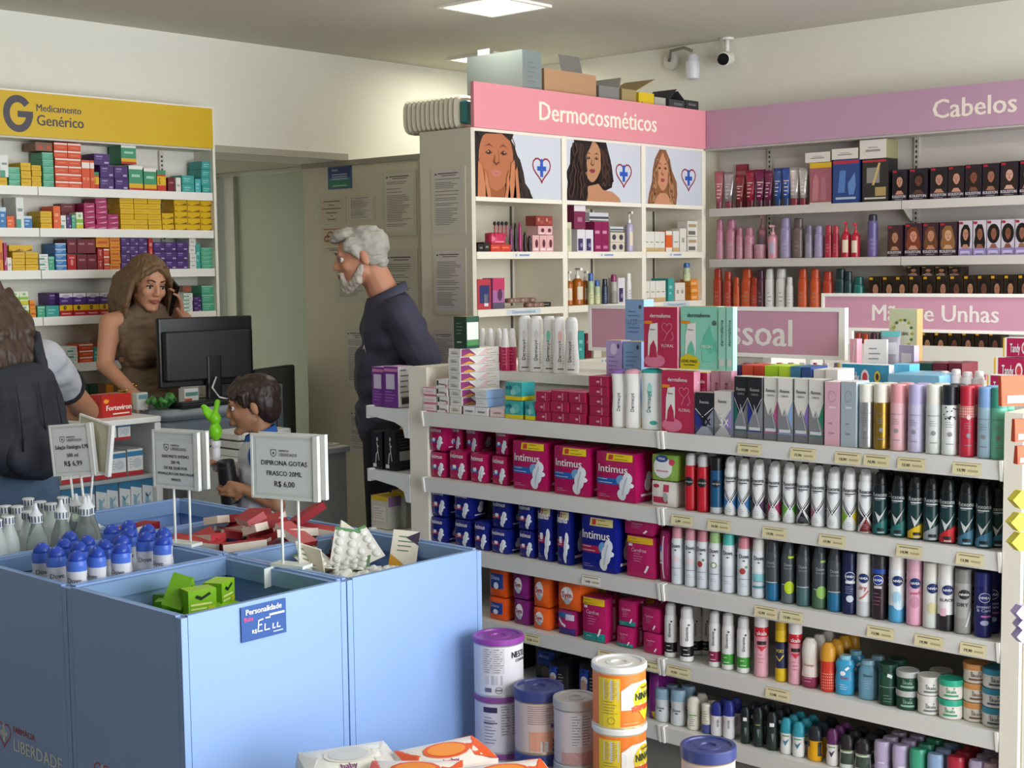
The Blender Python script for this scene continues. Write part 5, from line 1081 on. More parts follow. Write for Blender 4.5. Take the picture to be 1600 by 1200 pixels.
# ---- shelf E
ze = Z[4]
pack('blk1', 'black adult diaper bag with blue patch', .17, .10, .18, '#1a1b1f', [('q', -.05, .09, .06, .16, '#24408c', 2), ('t', 'derexa', 0, .135, .018, '#8fa4cc', 3, .08), ('e', .01, .05, .03, .035, '#5c4a44', 2)], bulge=.02)
pack('blk2', 'black diaper bag with a small portrait', .12, .10, .15, '#15161a', [('q', -.05, .01, .01, .135, '#1f3f9c', 2), ('e', -.015, .06, .02, .028, '#b08a7c', 3), ('e', -.012, .085, .02, .02, '#c8c4c4', 2.5), ('lines', .02, .05, .02, .1, 6, '#8a8880')], bulge=.018)
for x0, x1, yt, k in ((757, 800, 992, 'blk1'), (824, 872, 1010, 'blk1'), (848, 885, 1036, 'blk2'), (893, 935, 1040, 'blk2'), (938, 990, 1030, 'blk1')): FB('x', k, x0, x1, yt, ze, XF+.03+(.06 if k == 'blk1' else 0), WE, gap=.96, deep=1)
pack('vio', 'tall purple pad bag', .07, .09, .16, '#6c1f6c', [('l', [(-.01, .01), (-.012, .15)], .004, '#a04a9c', 2), ('q', .0, .0, .025, .03, '#c8b41c', 2)], bulge=.012)
FB('x', 'vio', 1008, 1026, 1052, ze, XF+.01, WE, gap=.98)
for k, px, yt, w in (('rdv', 1035, 1075, 25), ('rdv', 1060, 1077, 26), ('rwh', 1084, 1088, 22), ('rwb', 1104, 1098, 17), ('rbl', 1121, 1096, 22), ('rbl', 1139, 1094, 20), ('rdt', 1165, 1104, 17), ('rdk', 1185, 1104, 18), ('rdt', 1207, 1112, 20), ('rtq', 1229, 1121, 20), ('rtq', 1248, 1127, 21), ('ryl', 1274, 1133, 25), ('rpu', 1301, 1138, 20), ('rbk', 1324, 1147, 24), ('rbk', 1349, 1153, 27),
                     ('xrl', 1379, 1157, 27), ('xrl', 1408, 1163, 28), ('xrg', 1435, 1169, 28), ('xrb', 1462, 1177, 27), ('xrr', 1494, 1181, 29), ('xrl', 1527, 1187, 27), ('xrp', 1548, 1192, 22)):
    FC('x', k, px, ze, XF-.002, WE, yt=yt, w=w, deep=3 if px > 1150 else 2)

# ---- far end-cap of the gondola
bx('vitp', 'purple and white supplement box', .085, .07, .135, '#6d2b8c', [('q', -.03, .06, .022, .11, '#c9bfd6', 1), ('q', -.04, .118, .04, .128, '#c47ab0', 1), ('lines', -.034, .034, .02, .05, 4, '#a878c0')], side=[('lines', -.025, .025, .03, .12, 6, '#77747c'), ('q', -.02, .01, .02, .03, '#2d2b30', 2)], sidec='#dcd8de', topc='#c8a0cc')
FB('x', 'vitp', 578, 598, 574, 1.076, 3.27, 'on the upper end-cap shelf', gap=1); FB('x', 'vitp', 599, 621, 573, 1.076, 3.27, 'on the upper end-cap shelf', gap=1)
bx('sport', 'black box with a white running figure', .08, .08, .125, '#1a1b1d', [('l', [(-.01, .02), (-.004, .05), (.008, .06), (.002, .09)], .006, '#c8cac8', 2), ('l', [(.008, .06), (.016, .03)], .005, '#c8cac8', 2), ('e', .004, .1, .006, .007, '#c8cac8', 2), ('l', [(.0, .085), (.016, .075)], .004, '#c8cac8', 2), ('q', -.03, .006, -.004, .018, '#d0d0cc', 2)], side=[('q', -.02, .03, .03, .06, '#b4b6b4', 2), ('lines', -.02, .03, .07, .11, 5, '#5c5e60')], sidec='#141517')
FB('x', 'sport', 579, 595, 675, .856, 3.27, 'on the second end-cap shelf', gap=1); FB('x', 'sport', 599, 616, 675, .856, 3.27, 'on the second end-cap shelf', gap=1)
bx('milkb', 'grey-white carton with a yellow top band', .085, .08, .13, '#c4beae', [('q', -.04, .112, .04, .13, '#d2b02c', 1), ('q', -.03, .03, .03, .09, '#d8d2c8', 1), ('lines', -.026, .026, .04, .08, 5, '#9c968a')], side=[('q', -.04, .09, .04, .13, '#8a6a8c', 1)], sidec='#b4b0a4', topc='#c9a83a')
FB('x', 'milkb', 578, 605, 776, .646, 3.27, 'on the third end-cap shelf', gap=1); FB('x', 'milkb', 610, 632, 768, .646, 3.33, 'on the third end-cap shelf', gap=1)
# ------------------------------------------------------------------ goods on the wall units
def med(key, desc, col, prints, d=.10, sidec=None, topc=None):
    w, h = .06, .03
    P = []
    for p in prints:
        if p[0] == 'q': P.append(('q', p[1]*w, p[2]*h, p[3]*w, p[4]*h, p[5], p[6] if len(p) > 6 else 1))
        elif p[0] == 'e': P.append(('e', p[1]*w, p[2]*h, p[3]*w, p[4]*h, p[5], 2))
        elif p[0] == 't': P.append(('t', p[1], p[2]*w, p[3]*h, p[4]*h, p[5], 3, p[6]*w))
        elif p[0] == 'p': P.append(('p', [(a*w, b_*h) for a, b_ in p[1]], p[2], 2))
    bx(key, desc, w, d, h, col, P, sidec=sidec or col, topc=topc, name='medicine_box' if key[:2] == 'm_' else 'cosmetic_box')
L2 = lambda c: [('q', -.35, .55, .2, .68, c), ('q', -.35, .3, .05, .4, c)]
med('m_y', 'yellow medicine box', '#d9ae12', [('q', -.4, .5, .3, .6, '#b88c10')]+[('q', -.5, 0, .5, .05, '#8a6a10')]); med('m_ys', 'yellow medicine box with dark chevron', '#d9ae12', [('p', [(-.1, .05), (.45, .05), (.45, .4)], '#6a5414'), ('p', [(-.45, .05), (-.2, .05), (-.45, .3)], '#8a6c16')])
med('m_g', 'green medicine box', '#4fa482', [('q', -.5, .82, .5, .95, '#8fc8b0')]+L2('#7fbfa6')); med('m_t', 'teal medicine box', '#3f9f98', L2('#86c8c2')); med('m_tb', 'turquoise medicine box', '#4fb0b4', L2('#9ad0d0'))
med('m_o', 'orange medicine box with white stripe', '#d5512c', [('q', -.5, .72, .5, .92, '#eadfd4'), ('q', -.3, .3, .3, .4, '#e08a66')]); med('m_p', 'purple medicine box', '#4a2a6c', [('q', -.38, .7, .05, .82, '#9a84b4'), ('q', -.38, .5, .0, .58, '#7c649c'), ('q', .15, .15, .42, .3, '#b4a4c8')])
med('m_m', 'magenta medicine box', '#a82860', [('p', [(-.4, .25), (.2, .5), (.4, .5), (.4, .35), (.0, .2)], '#d2a0b4')]); med('m_gw', 'green and white medicine box with yellow and red foot', '#3f9068', [('q', -.5, .86, .5, 1, '#e4e4dc'), ('q', -.5, .12, .5, .3, '#d8a81c'), ('q', -.5, 0, .5, .12, '#b8302a'), ('q', -.3, .55, .3, .66, '#a0ccb4')])
med('m_gr', 'yellow and red medicine box with black letter', '#c43a2c', [('q', -.5, .3, .5, .72, '#dcae1a'), ('t', 'G', -.25, .5, .3, '#2a2624', .3), ('q', -.5, .8, .5, 1, '#3c8c64')]); med('m_w', 'white and green medicine box', '#dfe2dc', [('q', -.5, .0, .1, .3, '#4fa088'), ('q', -.3, .55, .35, .65, '#8a948c')])
med('m_b', 'blue medicine box', '#3a78b4', [('q', -.5, .8, .5, 1, '#c4d4e0')]+L2('#9cc0dc')); med('m_r', 'red medicine box', '#b0282e', [('e', 0, .5, .15, .2, '#d88a80')]+[('q', -.3, .75, .3, .85, '#d0908a')]); med('m_dr', 'dark maroon medicine box', '#6c1c2a', [('q', -.3, .6, .3, .72, '#a86a70')])
med('m_or', 'bright orange medicine box', '#e0602a', L2('#f0a070')); med('m_oy', 'orange-yellow medicine box', '#dd8c22', [('q', -.4, .35, .4, .6, '#c0521e')]); med('m_l', 'white and lime medicine box', '#dfe4cc', [('q', -.5, 0, .5, .3, '#c6c42a'), ('q', -.5, .38, .5, .6, '#86b83a'), ('e', 0, .8, .2, .1, '#8fb47c')])
med('m_k', 'dark green jar box', '#24483a', [('q', -.4, .3, .4, .5, '#8a7a3a')]); med('m_wt', 'plain white medicine box', '#dddcd4', [('q', -.3, .4, .3, .55, '#a8a8a4')]); med('m_br', 'brown medicine box', '#7c5a44', [('q', -.2, .2, .3, .6, '#c04a34')])
med('m_pw', 'purple medicine box with white flap', '#4d2a78', [('q', -.5, .66, .5, 1, '#dcd8dc'), ('e', 0, .72, .3, .16, '#b8a8c8'), ('q', -.35, .25, .1, .4, '#9a84b8')]); med('m_yr', 'red medicine box with yellow band and black letter', '#b0262c', [('q', -.5, .52, .5, 1, '#dcb01c'), ('e', -.1, .76, .12, .18, '#2a2624'), ('e', -.1, .76, .06, .09, '#dcb01c'), ('q', -.35, .2, .35, .3, '#e0a0a0')])
YF = MYF+.012
W = ['on the top medicine shelf', 'on the second medicine shelf', 'on the third medicine shelf', 'on the fourth medicine shelf', 'on the fifth medicine shelf', 'on the lowest medicine shelf']
def md(s, k, x0, x1, yt, cols=1, layers=1, desc=None, z=None, back=0, wh=None): return BL('y', k, x0, x1, yt, MS[s] if z is None else z, YF+back, wh or W[s], cols, layers, desc)
md(0, 'm_y', 0, 12, 277, desc='small yellow medicine box at the edge'); md(0, 'm_w', 0, 13, 241, z=onY(6, 277, YF).z+.001, wh='on the small yellow box, top medicine shelf', desc='tall white and green medicine pack')
md(0, 'm_g', 14, 32, 261, 1, 3); md(0, 'm_y', 33, 49, 254, 1, 3, desc='yellow medicine box of the taller stack'); md(0, 'm_y', 50, 65, 258, 1, 4, desc='yellow medicine box of the narrow stack')
md(0, 'm_g', 67, 84, 238, 1, 5, desc='green medicine box of the tall stack'); md(0, 'm_o', 85, 127, 223, 2, 6); md(0, 'm_o', 128, 147, 249, 3, 1, desc='upright orange and white medicine box'); md(0, 'm_br', 56, 83, 222, 2, 1, z=onY(75, 237, YF).z+.002, desc='brown box atop the green stack')
md(0, 'm_gr', 148, 156, 268); md(0, 'm_p', 157, 200, 259, 2, 2); md(0, 'm_p', 147, 172, 240, z=onY(165, 259, YF).z+.002, desc='single purple medicine box laid on top', wh='on the purple stack, top shelf')
md(0, 'm_gw', 202, 224, 258); md(0, 'm_gw', 190, 214, 226, z=onY(202, 257, YF).z+.002, desc='green and white box perched on top', wh='above the purple stack'); md(0, 'm_gw', 225, 245, 262, desc='darker green and white medicine box'); md(0, 'm_gr', 246, 260, 265)
md(0, 'm_dr', 263, 274, 277); md(0, 'm_wt', 275, 283, 277); md(0, 'm_t', 285, 304, 274, 1, 2); md(0, 'm_tb', 305, 314, 279); md(0, 'm_t', 315, 332, 252, 1, 4, desc='teal medicine box of the end stack')
md(1, 'm_b', 0, 10, 323); md(1, 'm_or', 12, 24, 337); md(1, 'm_w', 25, 37, 307, desc='tall white and green medicine box'); md(1, 'm_b', 38, 51, 337, desc='short blue medicine box'); md(1, 'm_y', 64, 82, 330, 1, 3); md(1, 'm_or', 84, 95, 321, desc='upright orange medicine box')
md(1, 'm_dr', 96, 118, 318, 1, 3, back=.06, desc='shaded maroon box'); md(1, 'm_w', 96, 104, 336); md(1, 'm_p', 105, 112, 336); md(1, 'm_g', 113, 119, 335); md(1, 'm_l', 120, 131, 331)
md(1, 'm_m', 132, 149, 317, 1, 5); md(1, 'm_m', 150, 168, 310, 1, 6, desc='magenta medicine box of the tall stack'); md(1, 'm_m', 169, 186, 335, 1, 3, desc='magenta medicine box of the low stack'); md(1, 'm_y', 188, 252, 310, 3, 6, desc='yellow medicine box of the wide block')
md(1, 'm_ys', 254, 272, 333, 1, 3, desc='yellow chevron box of the low stack'); md(1, 'm_ys', 273, 333, 312, 3, 5)
md(2, 'm_oy', 0, 5, 372); md(2, 'm_m', 6, 11, 378); md(2, 'm_wt', 12, 19, 402); md(2, 'm_y', 20, 60, 394, 2, 3, desc='yellow medicine box of the wide block'); md(2, 'm_ys', 14, 52, 383, 2, 1, z=onY(35, 393, YF).z+.001, back=.02, desc='upper yellow box')
md(2, 'm_w', 62, 76, 397, 1, 3); md(2, 'm_g', 77, 86, 400); md(2, 'm_b', 87, 104, 380, 1, 5); md(2, 'm_r', 106, 120, 397, 1, 1); md(2, 'm_dr', 106, 150, 373, 3, 1, z=onY(120, 396, YF).z+.001, desc='maroon box of the upper row'); md(2, 'm_dr', 121, 152, 397, 2, 1)
md(2, 'm_r', 153, 161, 388, 1, 2, desc='narrow red box'); md(2, 'm_o', 162, 171, 388, 1, 3); md(2, 'm_oy', 172, 188, 371, 1, 5); md(2, 'm_oy', 150, 171, 370, z=onY(160, 387, YF).z+.001, desc='orange-yellow box laid on top')
md(2, 'm_p', 189, 231, 371, 3, 4, desc='purple medicine box of the left block'); md(2, 'm_r', 232, 239, 371, desc='upright red box'); md(2, 'm_p', 240, 294, 378, 3, 3, desc='purple medicine box of the right block'); md(2, 'm_wt', 296, 306, 372, 1, 4); md(2, 'm_t', 307, 314, 380); md(2, 'm_g', 315, 335, 387, 1, 5)
md(3, 'm_l', 18, 45, 455, 2, 2); md(3, 'm_oy', 47, 56, 469, 1, 2); md(3, 'm_g', 59, 71, 478); md(3, 'm_t', 72, 93, 477); md(3, 'm_p', 76, 94, 457, back=.04, z=onY(85, 477, YF).z+.001, desc='shaded purple box')
md(3, 'm_yr', 94, 196, 475, 5, 1); md(3, 'm_pw', 94, 196, 457, 5, 1, z=onY(145, 475, YF).z+.001)
md(3, 'm_g', 196, 215, 462, 1, 2, desc='green medicine box behind the woman'); md(3, 'm_w', 288, 302, 458, 1, 5, desc='white and green box right of the woman'); md(3, 'm_p', 303, 315, 464, 1, 3, desc='purple box right of the woman'); md(3, 'm_g', 316, 335, 446, 1, 3, desc='green and purple box at the shelf end')
md(3, 'm_br', 286, 300, 446, z=onY(294, 457, YF).z+.001, desc='small brown box on the green stack')
md(4, 'm_w', 92, 105, 551, 1, 2, desc='low white and green medicine box'); md(4, 'm_w', 106, 122, 541, 1, 3); md(4, 'm_o', 124, 146, 537, 1, 3, desc='orange medicine box of the left stack'); md(4, 'm_t', 147, 154, 541); md(4, 'm_o', 155, 174, 537, 1, 3, desc='orange medicine box of the right stack'); md(4, 'm_p', 175, 190, 543, 1, 1); md(4, 'm_oy', 176, 187, 513, 1, 1, z=onY(182, 542, YF).z+.001)
md(4, 'm_wt', 262, 300, 530, 2, 2, desc='white box behind the monitor')
for i, (x, k) in enumerate(((134, 'm_k'), (147, 'm_k'), (160, 'm_br'), (172, 'm_oy'), (184, 'm_br'), (110, 'm_k'))): md(5, k, x-6, x+6, 600, 1, 1, desc=['dark green box', 'dark green box', 'brown and gold box', 'orange-gold box', 'brown and gold box', 'dark green box'][i])

# ---- display cabinet goods
YD = DY+.02
D1, D2, D3 = 'on the upper cabinet shelf', 'on the second cabinet shelf', 'on the lower cabinet shelf'
def cb(k, x0, x1, yt, s=0, cols=1, layers=1, desc=None, z=None, back=0, wh=None): return BL('y', k, x0, x1, yt, DS[s] if z is None else z, YD+back, wh or (D1, D2, D3)[s], cols, layers, desc)
def dk(key, desc, col, prints=(), side=None, d=.06): med(key, desc, col, prints, d=d, sidec=side)
dk('c_k', 'small black cosmetic case', '#26231f', [('q', -.2, .4, .3, .6, '#8c867c')]); dk('c_r', 'coral red cosmetic box', '#c9402e', [('q', -.4, .5, .3, .7, '#e07a5c')]); dk('c_pk', 'pink box with a dark flower', '#dcaaa8', [('e', .1, .5, .22, .25, '#5c2a34'), ('q', -.4, .1, .3, .2, '#f0dcd8')]); dk('c_mr', 'brown-red patterned box', '#8f3c34', [('e', -.2, .6, .12, .2, '#c98a78'), ('q', 0, .2, .4, .5, '#a8584c')])
cb('c_k', 747, 756, 381, 0); cb('c_k', 757, 766, 378, 0, desc='black cosmetic case'); cb('c_r', 768, 800, 382, 0, 2)
pack('brush', 'pink pouch packed with brushes', .09, .04, .07, '#c83a5c', [('q', -.03, .01, .03, .02, '#e88aa0', 2)], bulge=.008); FB('y', 'brush', 771, 795, 363, onY(783, 382, YD).z+.001, YD+.01, D1, gap=1)
for i, x in enumerate((773, 779, 785, 791)):
    q = onY(x, 352, YD+.02); b = MB(); b.tube([(0, 0, -.05), (0, 0, .0)], .003, M('#c83a5c', .4), 6); b.lathe([(0, -.002), (.007, .002), (.007, .012), (0, .018)], M('#1a1818', .5), 8)
    o = b.obj('make_up_brush', loc=(q.x, q.y, q.z)); o['label'] = 'black-tipped make-up brush, %s from left in the pink pouch' % ORD[i]; o['category'] = 'brush'; o['group'] = 'make-up brushes in the pink pouch'
def masc(key, desc, c): bottle(key, desc, [(.006, 0), (.0095, .01), (.012, .05), (.009, .08)], c, [(.009, .08), (.009, .1), (.003, .118), (0, .12)], c, 1)
masc('ma1', 'plum mascara tube', '#6c2a5c'); masc('ma2', 'black mascara tube', '#221c20'); masc('ma3', 'magenta mascara tube', '#a8286c')
for k, x, yt in (('ma1', 798, 353), ('ma2', 805, 348), ('ma3', 812, 347), ('ma2', 820, 362), ('ma2', 827, 368)): FC('y', k, x, DS[0], YD, D1, yt=yt, w=6.5)
cb('c_pk', 833, 865, 367, 0, 3); cb('c_pk', 841, 865, 353, 0, 2, z=onY(850, 367, YD).z+.001, desc='smaller pink box', wh='on top of the pink boxes'); cb('c_mr', 838, 865, 337, 0, 2, z=onY(850, 353, YD).z+.001, wh='topmost over the pink boxes')
dk('c_cr', 'cream box with green print', '#c8c4a4', [('q', -.3, .2, .2, .8, '#a0a888')]); dk('c_wp', 'white box with dark violet foot', '#d8d4d8', [('q', -.4, .05, .2, .6, '#3a3258'), ('e', 0, .3, .15, .1, '#8a84a4')]); dk('c_pu', 'plum skincare box', '#7c2a4c', [('q', -.5, .75, .5, 1, '#d8d0d2'), ('q', -.2, .3, .2, .5, '#a86a84')]); dk('c_mg', 'crimson-violet skincare box', '#8a1f50', [('q', -.4, .6, .2, .7, '#c88aa4'), ('q', -.3, .1, .3, .2, '#c0709a')]); dk('c_gy', 'grey and white skincare box', '#c8c8cc', [('q', -.5, .2, .5, .5, '#4c4854')]); dk('c_dk', 'cream box with dark emblem', '#cfc6b4', [('e', 0, .5, .28, .3, '#4a4250')])
cb('c_cr', 885, 894, 346, 0); cb('c_pu', 897, 915, 320, 0, 1, 1, z=onY(906, 358, YD).z+.001, wh='on the white and violet boxes'); cb('c_wp', 903, 928, 358, 0, 2); cb('c_mg', 929, 952, 345, 0, 2); cb('c_gy', 921, 952, 332, 0, 1, z=onY(940, 345, YD).z+.001, wh='on the crimson-violet boxes'); cb('c_dk', 954, 977, 363, 0, 2, 2)
cb('c_gy', 954, 976, 354, 0, 1, z=onY(965, 362, YD).z+.002, desc='flat grey lid box', wh='on the emblem boxes')
def pump(key, desc, col, cap, h=.14, r=.022, trans=0):
    prof = [(r*.95, 0), (r, .004), (r, h*.62), (r*.8, h*.68), (r*.42, h*.72)]
    b = MB(); b.lathe(prof, M(col, .25, trans=trans), 16); b.pq(Scyl(r), -r*.6, h*.15, r*.6, h*.5, '#d8c8b0' if trans or col < '#c' else '#a8a0b4', 1)
    c = MB(); c.lathe([(r*.42, h*.72), (r*.42, h*.8), (r*.18, h*.82), (r*.18, h*.95)], M(cap, .3), 10); c.box(-r*.25, r*.25, -r*1.3, r*.3, h*.94, h, M(cap, .3))
    kind(key, desc, 'bottle', [('pump_bottle', b), ('pump', c)])
pump('pm1', 'lilac and white pump bottle', '#b0a8c4', '#e6e4e2'); pump('pm2', 'amber pump bottle', '#a85c14', '#e6e2da'); pump('pm3', 'slim rose pump bottle', '#cf8f9c', '#d8a4ac')
FC('y', 'pm1', 983, DS[0], YD, D1, yt=331, w=12)
dk('c_wo', 'white box with orange foot', '#dedad0', [('q', -.5, 0, .5, .2, '#c8a878'), ('q', -.3, .45, .3, .5, '#7c9a6c')]); dk('c_or', 'vivid orange skincare box', '#d8622a', [('q', -.5, 0, .5, .2, '#e4dccc'), ('q', -.5, .8, .5, 1, '#e8d8c4')]); dk('c_wh', 'plain cream skincare box', '#dcd6c8', [('q', -.2, .4, .2, .6, '#9a968c')]); dk('c_ww', 'white box with grey block', '#d8d5cc', [('q', -.4, .1, .3, .35, '#6c6860'), ('q', -.4, .6, .4, .8, '#b0946c')])
cb('c_wo', 1007, 1040, 361, 0, 4); cb('c_or', 1041, 1051, 360, 0); cb('c_wo', 1052, 1062, 360, 0, desc='single white and orange box'); cb('c_wh', 1063, 1073, 356, 0); cb('c_ww', 1075, 1091, 345, 0, 1, 2); cb('c_ww', 1092, 1102, 344, 0, 1, 1, desc='slim white box with grey block')
dk('c_pd', 'red and navy gift pack', '#b83a44', [('q', -.35, .2, .4, .8, '#2a3468'), ('q', .0, .1, .3, .5, '#d8d4dc')]); dk('c_pv', 'pink and violet gift pack', '#a86a9c', [('q', -.5, .6, .5, 1, '#c23a64'), ('e', .1, .45, .2, .2, '#5c3450'), ('q', -.5, 0, .5, .2, '#5c5468')])
cb('c_pd', 747, 768, 435, 1); cb('c_pv', 770, 789, 433, 1)
b = MB(); b.lathe([(.018, 0), (.022, .004), (.022, .016), (.018, .02), (0, .021)], M('#8a6a5c', .35), 14); kind('cmp', 'round brown compact', 'compact', [('powder_compact', b)])
for n_, (x, y) in enumerate(((797, 470), (806, 470), (815, 470), (826, 472), (835, 472), (802, 460), (819, 461), (830, 462), (843, 474))):
    zz = onY(x, y+6, YD+.02).z; zz = DS[1] if zz < DS[1]+.012 else DS[1]+.022
    place('cmp', (onY(x, y, YD+.02).x, YD+.022, zz), 0, D2 if zz < DS[1]+.01 else 'on the other compacts, second shelf', px=x)
cb('c_k', 846, 862, 472, 1, desc='flat black palette')
FC('y', 'pm2', 889, DS[1], YD, D2, yt=424, w=12); FC('y', 'pm2', 902, DS[1], YD, D2, yt=419, w=18); FC('y', 'pm2', 914, DS[1], YD+.04, D2, yt=424, w=12)
def simple(key, desc, c1, c2, cap, r=.02, h=.14, sy=.8, hc=.25):
    bottle(key, desc, [(r*.9, 0), (r, .005), (r, h*(1-hc)*.5), (r*.98, h*(1-hc)*.92), (r*.84, h*(1-hc))], [c2, c2, c1, c1], [(r*.80, h*(1-hc)), (r*.84, h*(1-hc)+.004), (r*.78, h-.003), (r*.6, h), (0, h)], cap, sy, [('q', -r*.5, h*.12, r*.5, h*.45, c2 if c1 != c2 else '#d8d4d0', 1), ('lines', -r*.4, r*.4, h*.2, h*.4, 3, '#8a8680')])
simple('s_gn', 'pale green micellar bottle', '#a4b48c', '#c8cc9a', '#2f5ca0'); simple('s_nv', 'navy tube bottle', '#20304c', '#2a3c5c', '#1a2638'); simple('s_cl', 'clear bottle with magenta cap', '#a8a49c', '#8f8c86', '#8c2c5c'); simple('s_wh', 'slim white bottle', '#dcd8da', '#d0ccd4', '#dedcd8')
FC('y', 's_gn', 923, DS[1], YD, D2, yt=427, w=10); FC('y', 's_gn', 933, DS[1], YD, D2, yt=438, w=10); FC('y', 's_nv', 945, DS[1], YD, D2, yt=436, w=10); FC('y', 's_cl', 959, DS[1], YD, D2, yt=429, w=11); cb('c_wp', 966, 977, 433, 1, desc='white box with lilac foot'); FC('y', 's_wh', 982, DS[1], YD, D2, yt=427, w=10)
cb('c_wo', 1008, 1041, 438, 1, 4); cb('m_t', 1044, 1053, 434, 1, desc='teal sunscreen box'); cb('c_wh', 1055, 1072, 441, 1, 2); dk('c_or2', 'orange vitamin box', '#d88430', [('q', -.4, .2, .3, .6, '#e8b070')]); cb('c_or2', 1080, 1103, 436, 1, 2, 3)
FC('y', 's_gn', 1073, onY(1066, 440, YD).z+.001, YD, 'on the cream skincare boxes', yt=411, w=12, desc='pale bottle with teal cap')
cb('m_t', 904, 914, 516, 2, desc='small teal box'); cb('m_dr', 916, 926, 520, 2, desc='small maroon box'); cb('c_wh', 928, 940, 524, 2, 1)
for x in (840, 855, 870): cb('c_wp', x, x+11, 522, 2, desc='white and violet lower box')

# ---- hair-care wall goods
XC = CXF+.02
H1, H2, H3, H4 = 'on the top hair-care shelf', 'on the second hair-care shelf', 'on the third hair-care shelf', 'on the lowest visible hair-care shelf'
def tb(k, px, yt, s=0, w=16): FC('x', k, px, CS[s], XC, (H1, H2, H3, H4)[s], yt=yt, w=w, rz=-75)
for k, d, c, cp, me in (('t_pk', 'pink squeeze tube', '#a85a64', '#8c4450', 0), ('t_sv', 'silver squeeze tube', '#b0a8a8', '#8a3c48', .6), ('t_rd', 'brown-red squeeze tube', '#7c2c30', '#5c2024', 0), ('t_cr', 'crimson squeeze tube', '#96203c', '#6c1828', 0), ('t_mg', 'dark magenta squeeze tube', '#6c1f44', '#501832', 0), ('t_bl', 'royal blue squeeze tube', '#2f4c8c', '#28406c', 0), ('t_sl', 'pearly silver squeeze tube', '#c0bcb8', '#8a2c3c', .4)):
    tube_(k, d, .05, .034, .17, c, cp, [('lines', -.012, .012, .05, .1, 4, '#d8c8c8'), ('q', -.014, .11, .014, .115, '#c0a8a8', 2)], me)
bx('rbx', 'tall dark red hair box', .05, .06, .2, '#8a2434', [('q', -.02, .15, .02, .17, '#b86a70')], sidec='#6c1c2a')
FB('x', 'rbx', 1149, 1167, 257, CS[0], XC+.09, H1)
for k, px, yt, w in (('t_pk', 1124, 268, 15), ('t_sv', 1139, 269, 18), ('t_rd', 1156, 274, 15), ('t_cr', 1173, 266, 17), ('t_mg', 1188, 265, 17), ('t_mg', 1201, 267, 14), ('t_bl', 1216, 263, 16), ('t_bl', 1229, 262, 14), ('t_sl', 1242, 261, 18), ('t_sl', 1256, 262, 15)): tb(k, px, yt, 0, w)
bx('kt1', 'rose hair kit with yellow band', .13, .09, .2, '#9c5a64', [('q', -.065, .175, .065, .2, '#d2ac1c'), ('p', [(-.05, .02), (-.045, .12), (-.03, .15), (-.01, .12), (-.015, .02)], '#b87880'), ('p', [(0, .02), (.005, .13), (.03, .13), (.035, .02)], '#a86a74'), ('q', -.065, 0, .065, .012, '#d8d4cc')], sidec='#7c4450')
bx('kt2', 'blue hair kit with two tubes', .13, .09, .2, '#27427c', [('q', -.065, .18, .065, .195, '#a82c44'), ('p', [(-.04, .05), (-.03, .15), (.0, .15), (-.005, .05)], '#4f78b4'), ('p', [(.015, .04), (.01, .09), (.045, .14), (.05, .08), (.04, .04)], '#5c84bc'), ('q', -.05, .02, .05, .03, '#a8b8d4')], sidec='#1f3468')
bx('kt3', 'black and gold hair kit', .12, .09, .2, '#2a2826', [('q', -.06, .185, .05, .195, '#a82c3c'), ('q', -.04, .09, .02, .16, '#8a8680'), ('l', [(-.01, .08), (.02, .18)], .01, '#c8ac6c', 2), ('q', .0, .03, .05, .07, '#a8925c'), ('q', -.05, .016, .05, .024, '#c8c4bc')], sidec='#1e1c1c')
FB('x', 'kt1', 1263, 1299, 254, CS[0], XC-.002, H1); FB('x', 'kt2', 1300, 1343, 249, CS[0], XC-.002, H1); FB('x', 'kt3', 1345, 1388, 248, CS[0], XC-.002, H1)
bx('wl', 'white carton laid on the hair kits', .11, .12, .055, '#d6d0c8', [('q', -.03, .02, .03, .026, '#8f8a84'), ('q', -.02, .03, .02, .034, '#a8a49c')], sidec='#8a8460', topc='#e6e2da')
for x0, x1, yt, yb in ((1258, 1297, 238, 254), (1299, 1340, 232, 249), (1343, 1385, 218, 248)): FB('x', 'wl', x0, x1, yt, onX((x0+x1)/2, yb, XC).z+.001, XC, 'above the top hair-care shelf', gap=1)
def dye(key, desc, bgc, hair, skin, band, txt, topc, hairstyle=0, lip='#a04048'):
    w, h = .055, .12
    b = MB(); b.box(-w/2, w/2, -.04, .04, 0, h, {'*': M(bgc, .3), 'right': M(bgc, .3), 'top': M(topc, .35)}); S = Sfront(.08)
    if hairstyle == 0: b.pp(S, [(-.018, .03), (-.022, .06), (-.018, .09), (-.006, .107), (.010, .106), (.019, .092), (.021, .06), (.018, .03)], hair, 1)
    elif hairstyle == 1: b.pe(S, .0, .074, .026, .033, hair, 1)
    else: b.pp(S, [(-.02, .025), (-.024, .045), (-.019, .07), (-.02, .09), (-.008, .107), (.010, .106), (.016, .09), (.02, .07), (.024, .045), (.021, .025)], hair, 1)
    b.pp(S, [(-.018, .022), (-.008, .04), (.008, .04), (.02, .022)], skin, 1.5)
    face(b, S, .001, .073, .0115, .02, skin, hair, 2, lip)
    b.pp(S, [(-.012, .09), (-.008, .099), (.006, .1), (.013, .088), (.004, .092)], hair, 5)
    b.pq(S, -w/2, 0, w/2, .026, band, 6); b.pt(S, txt, 0, .018, .010, '#e2dce0', 7, w=.05) if txt else b.pq(S, -.02, .006, .02, .018, '#c4b4e0', 7)
    b.pq(S, -w/2+.003, h-.012, -w/2+.018, h-.004, '#a02030' if topc != '#c9971c' else '#c9971c', 7); b.pq(S, -.015, .006, .015, .009, '#8a8690', 7)
    kind(key, desc, 'hair dye box', [('hair_dye_box', b)])
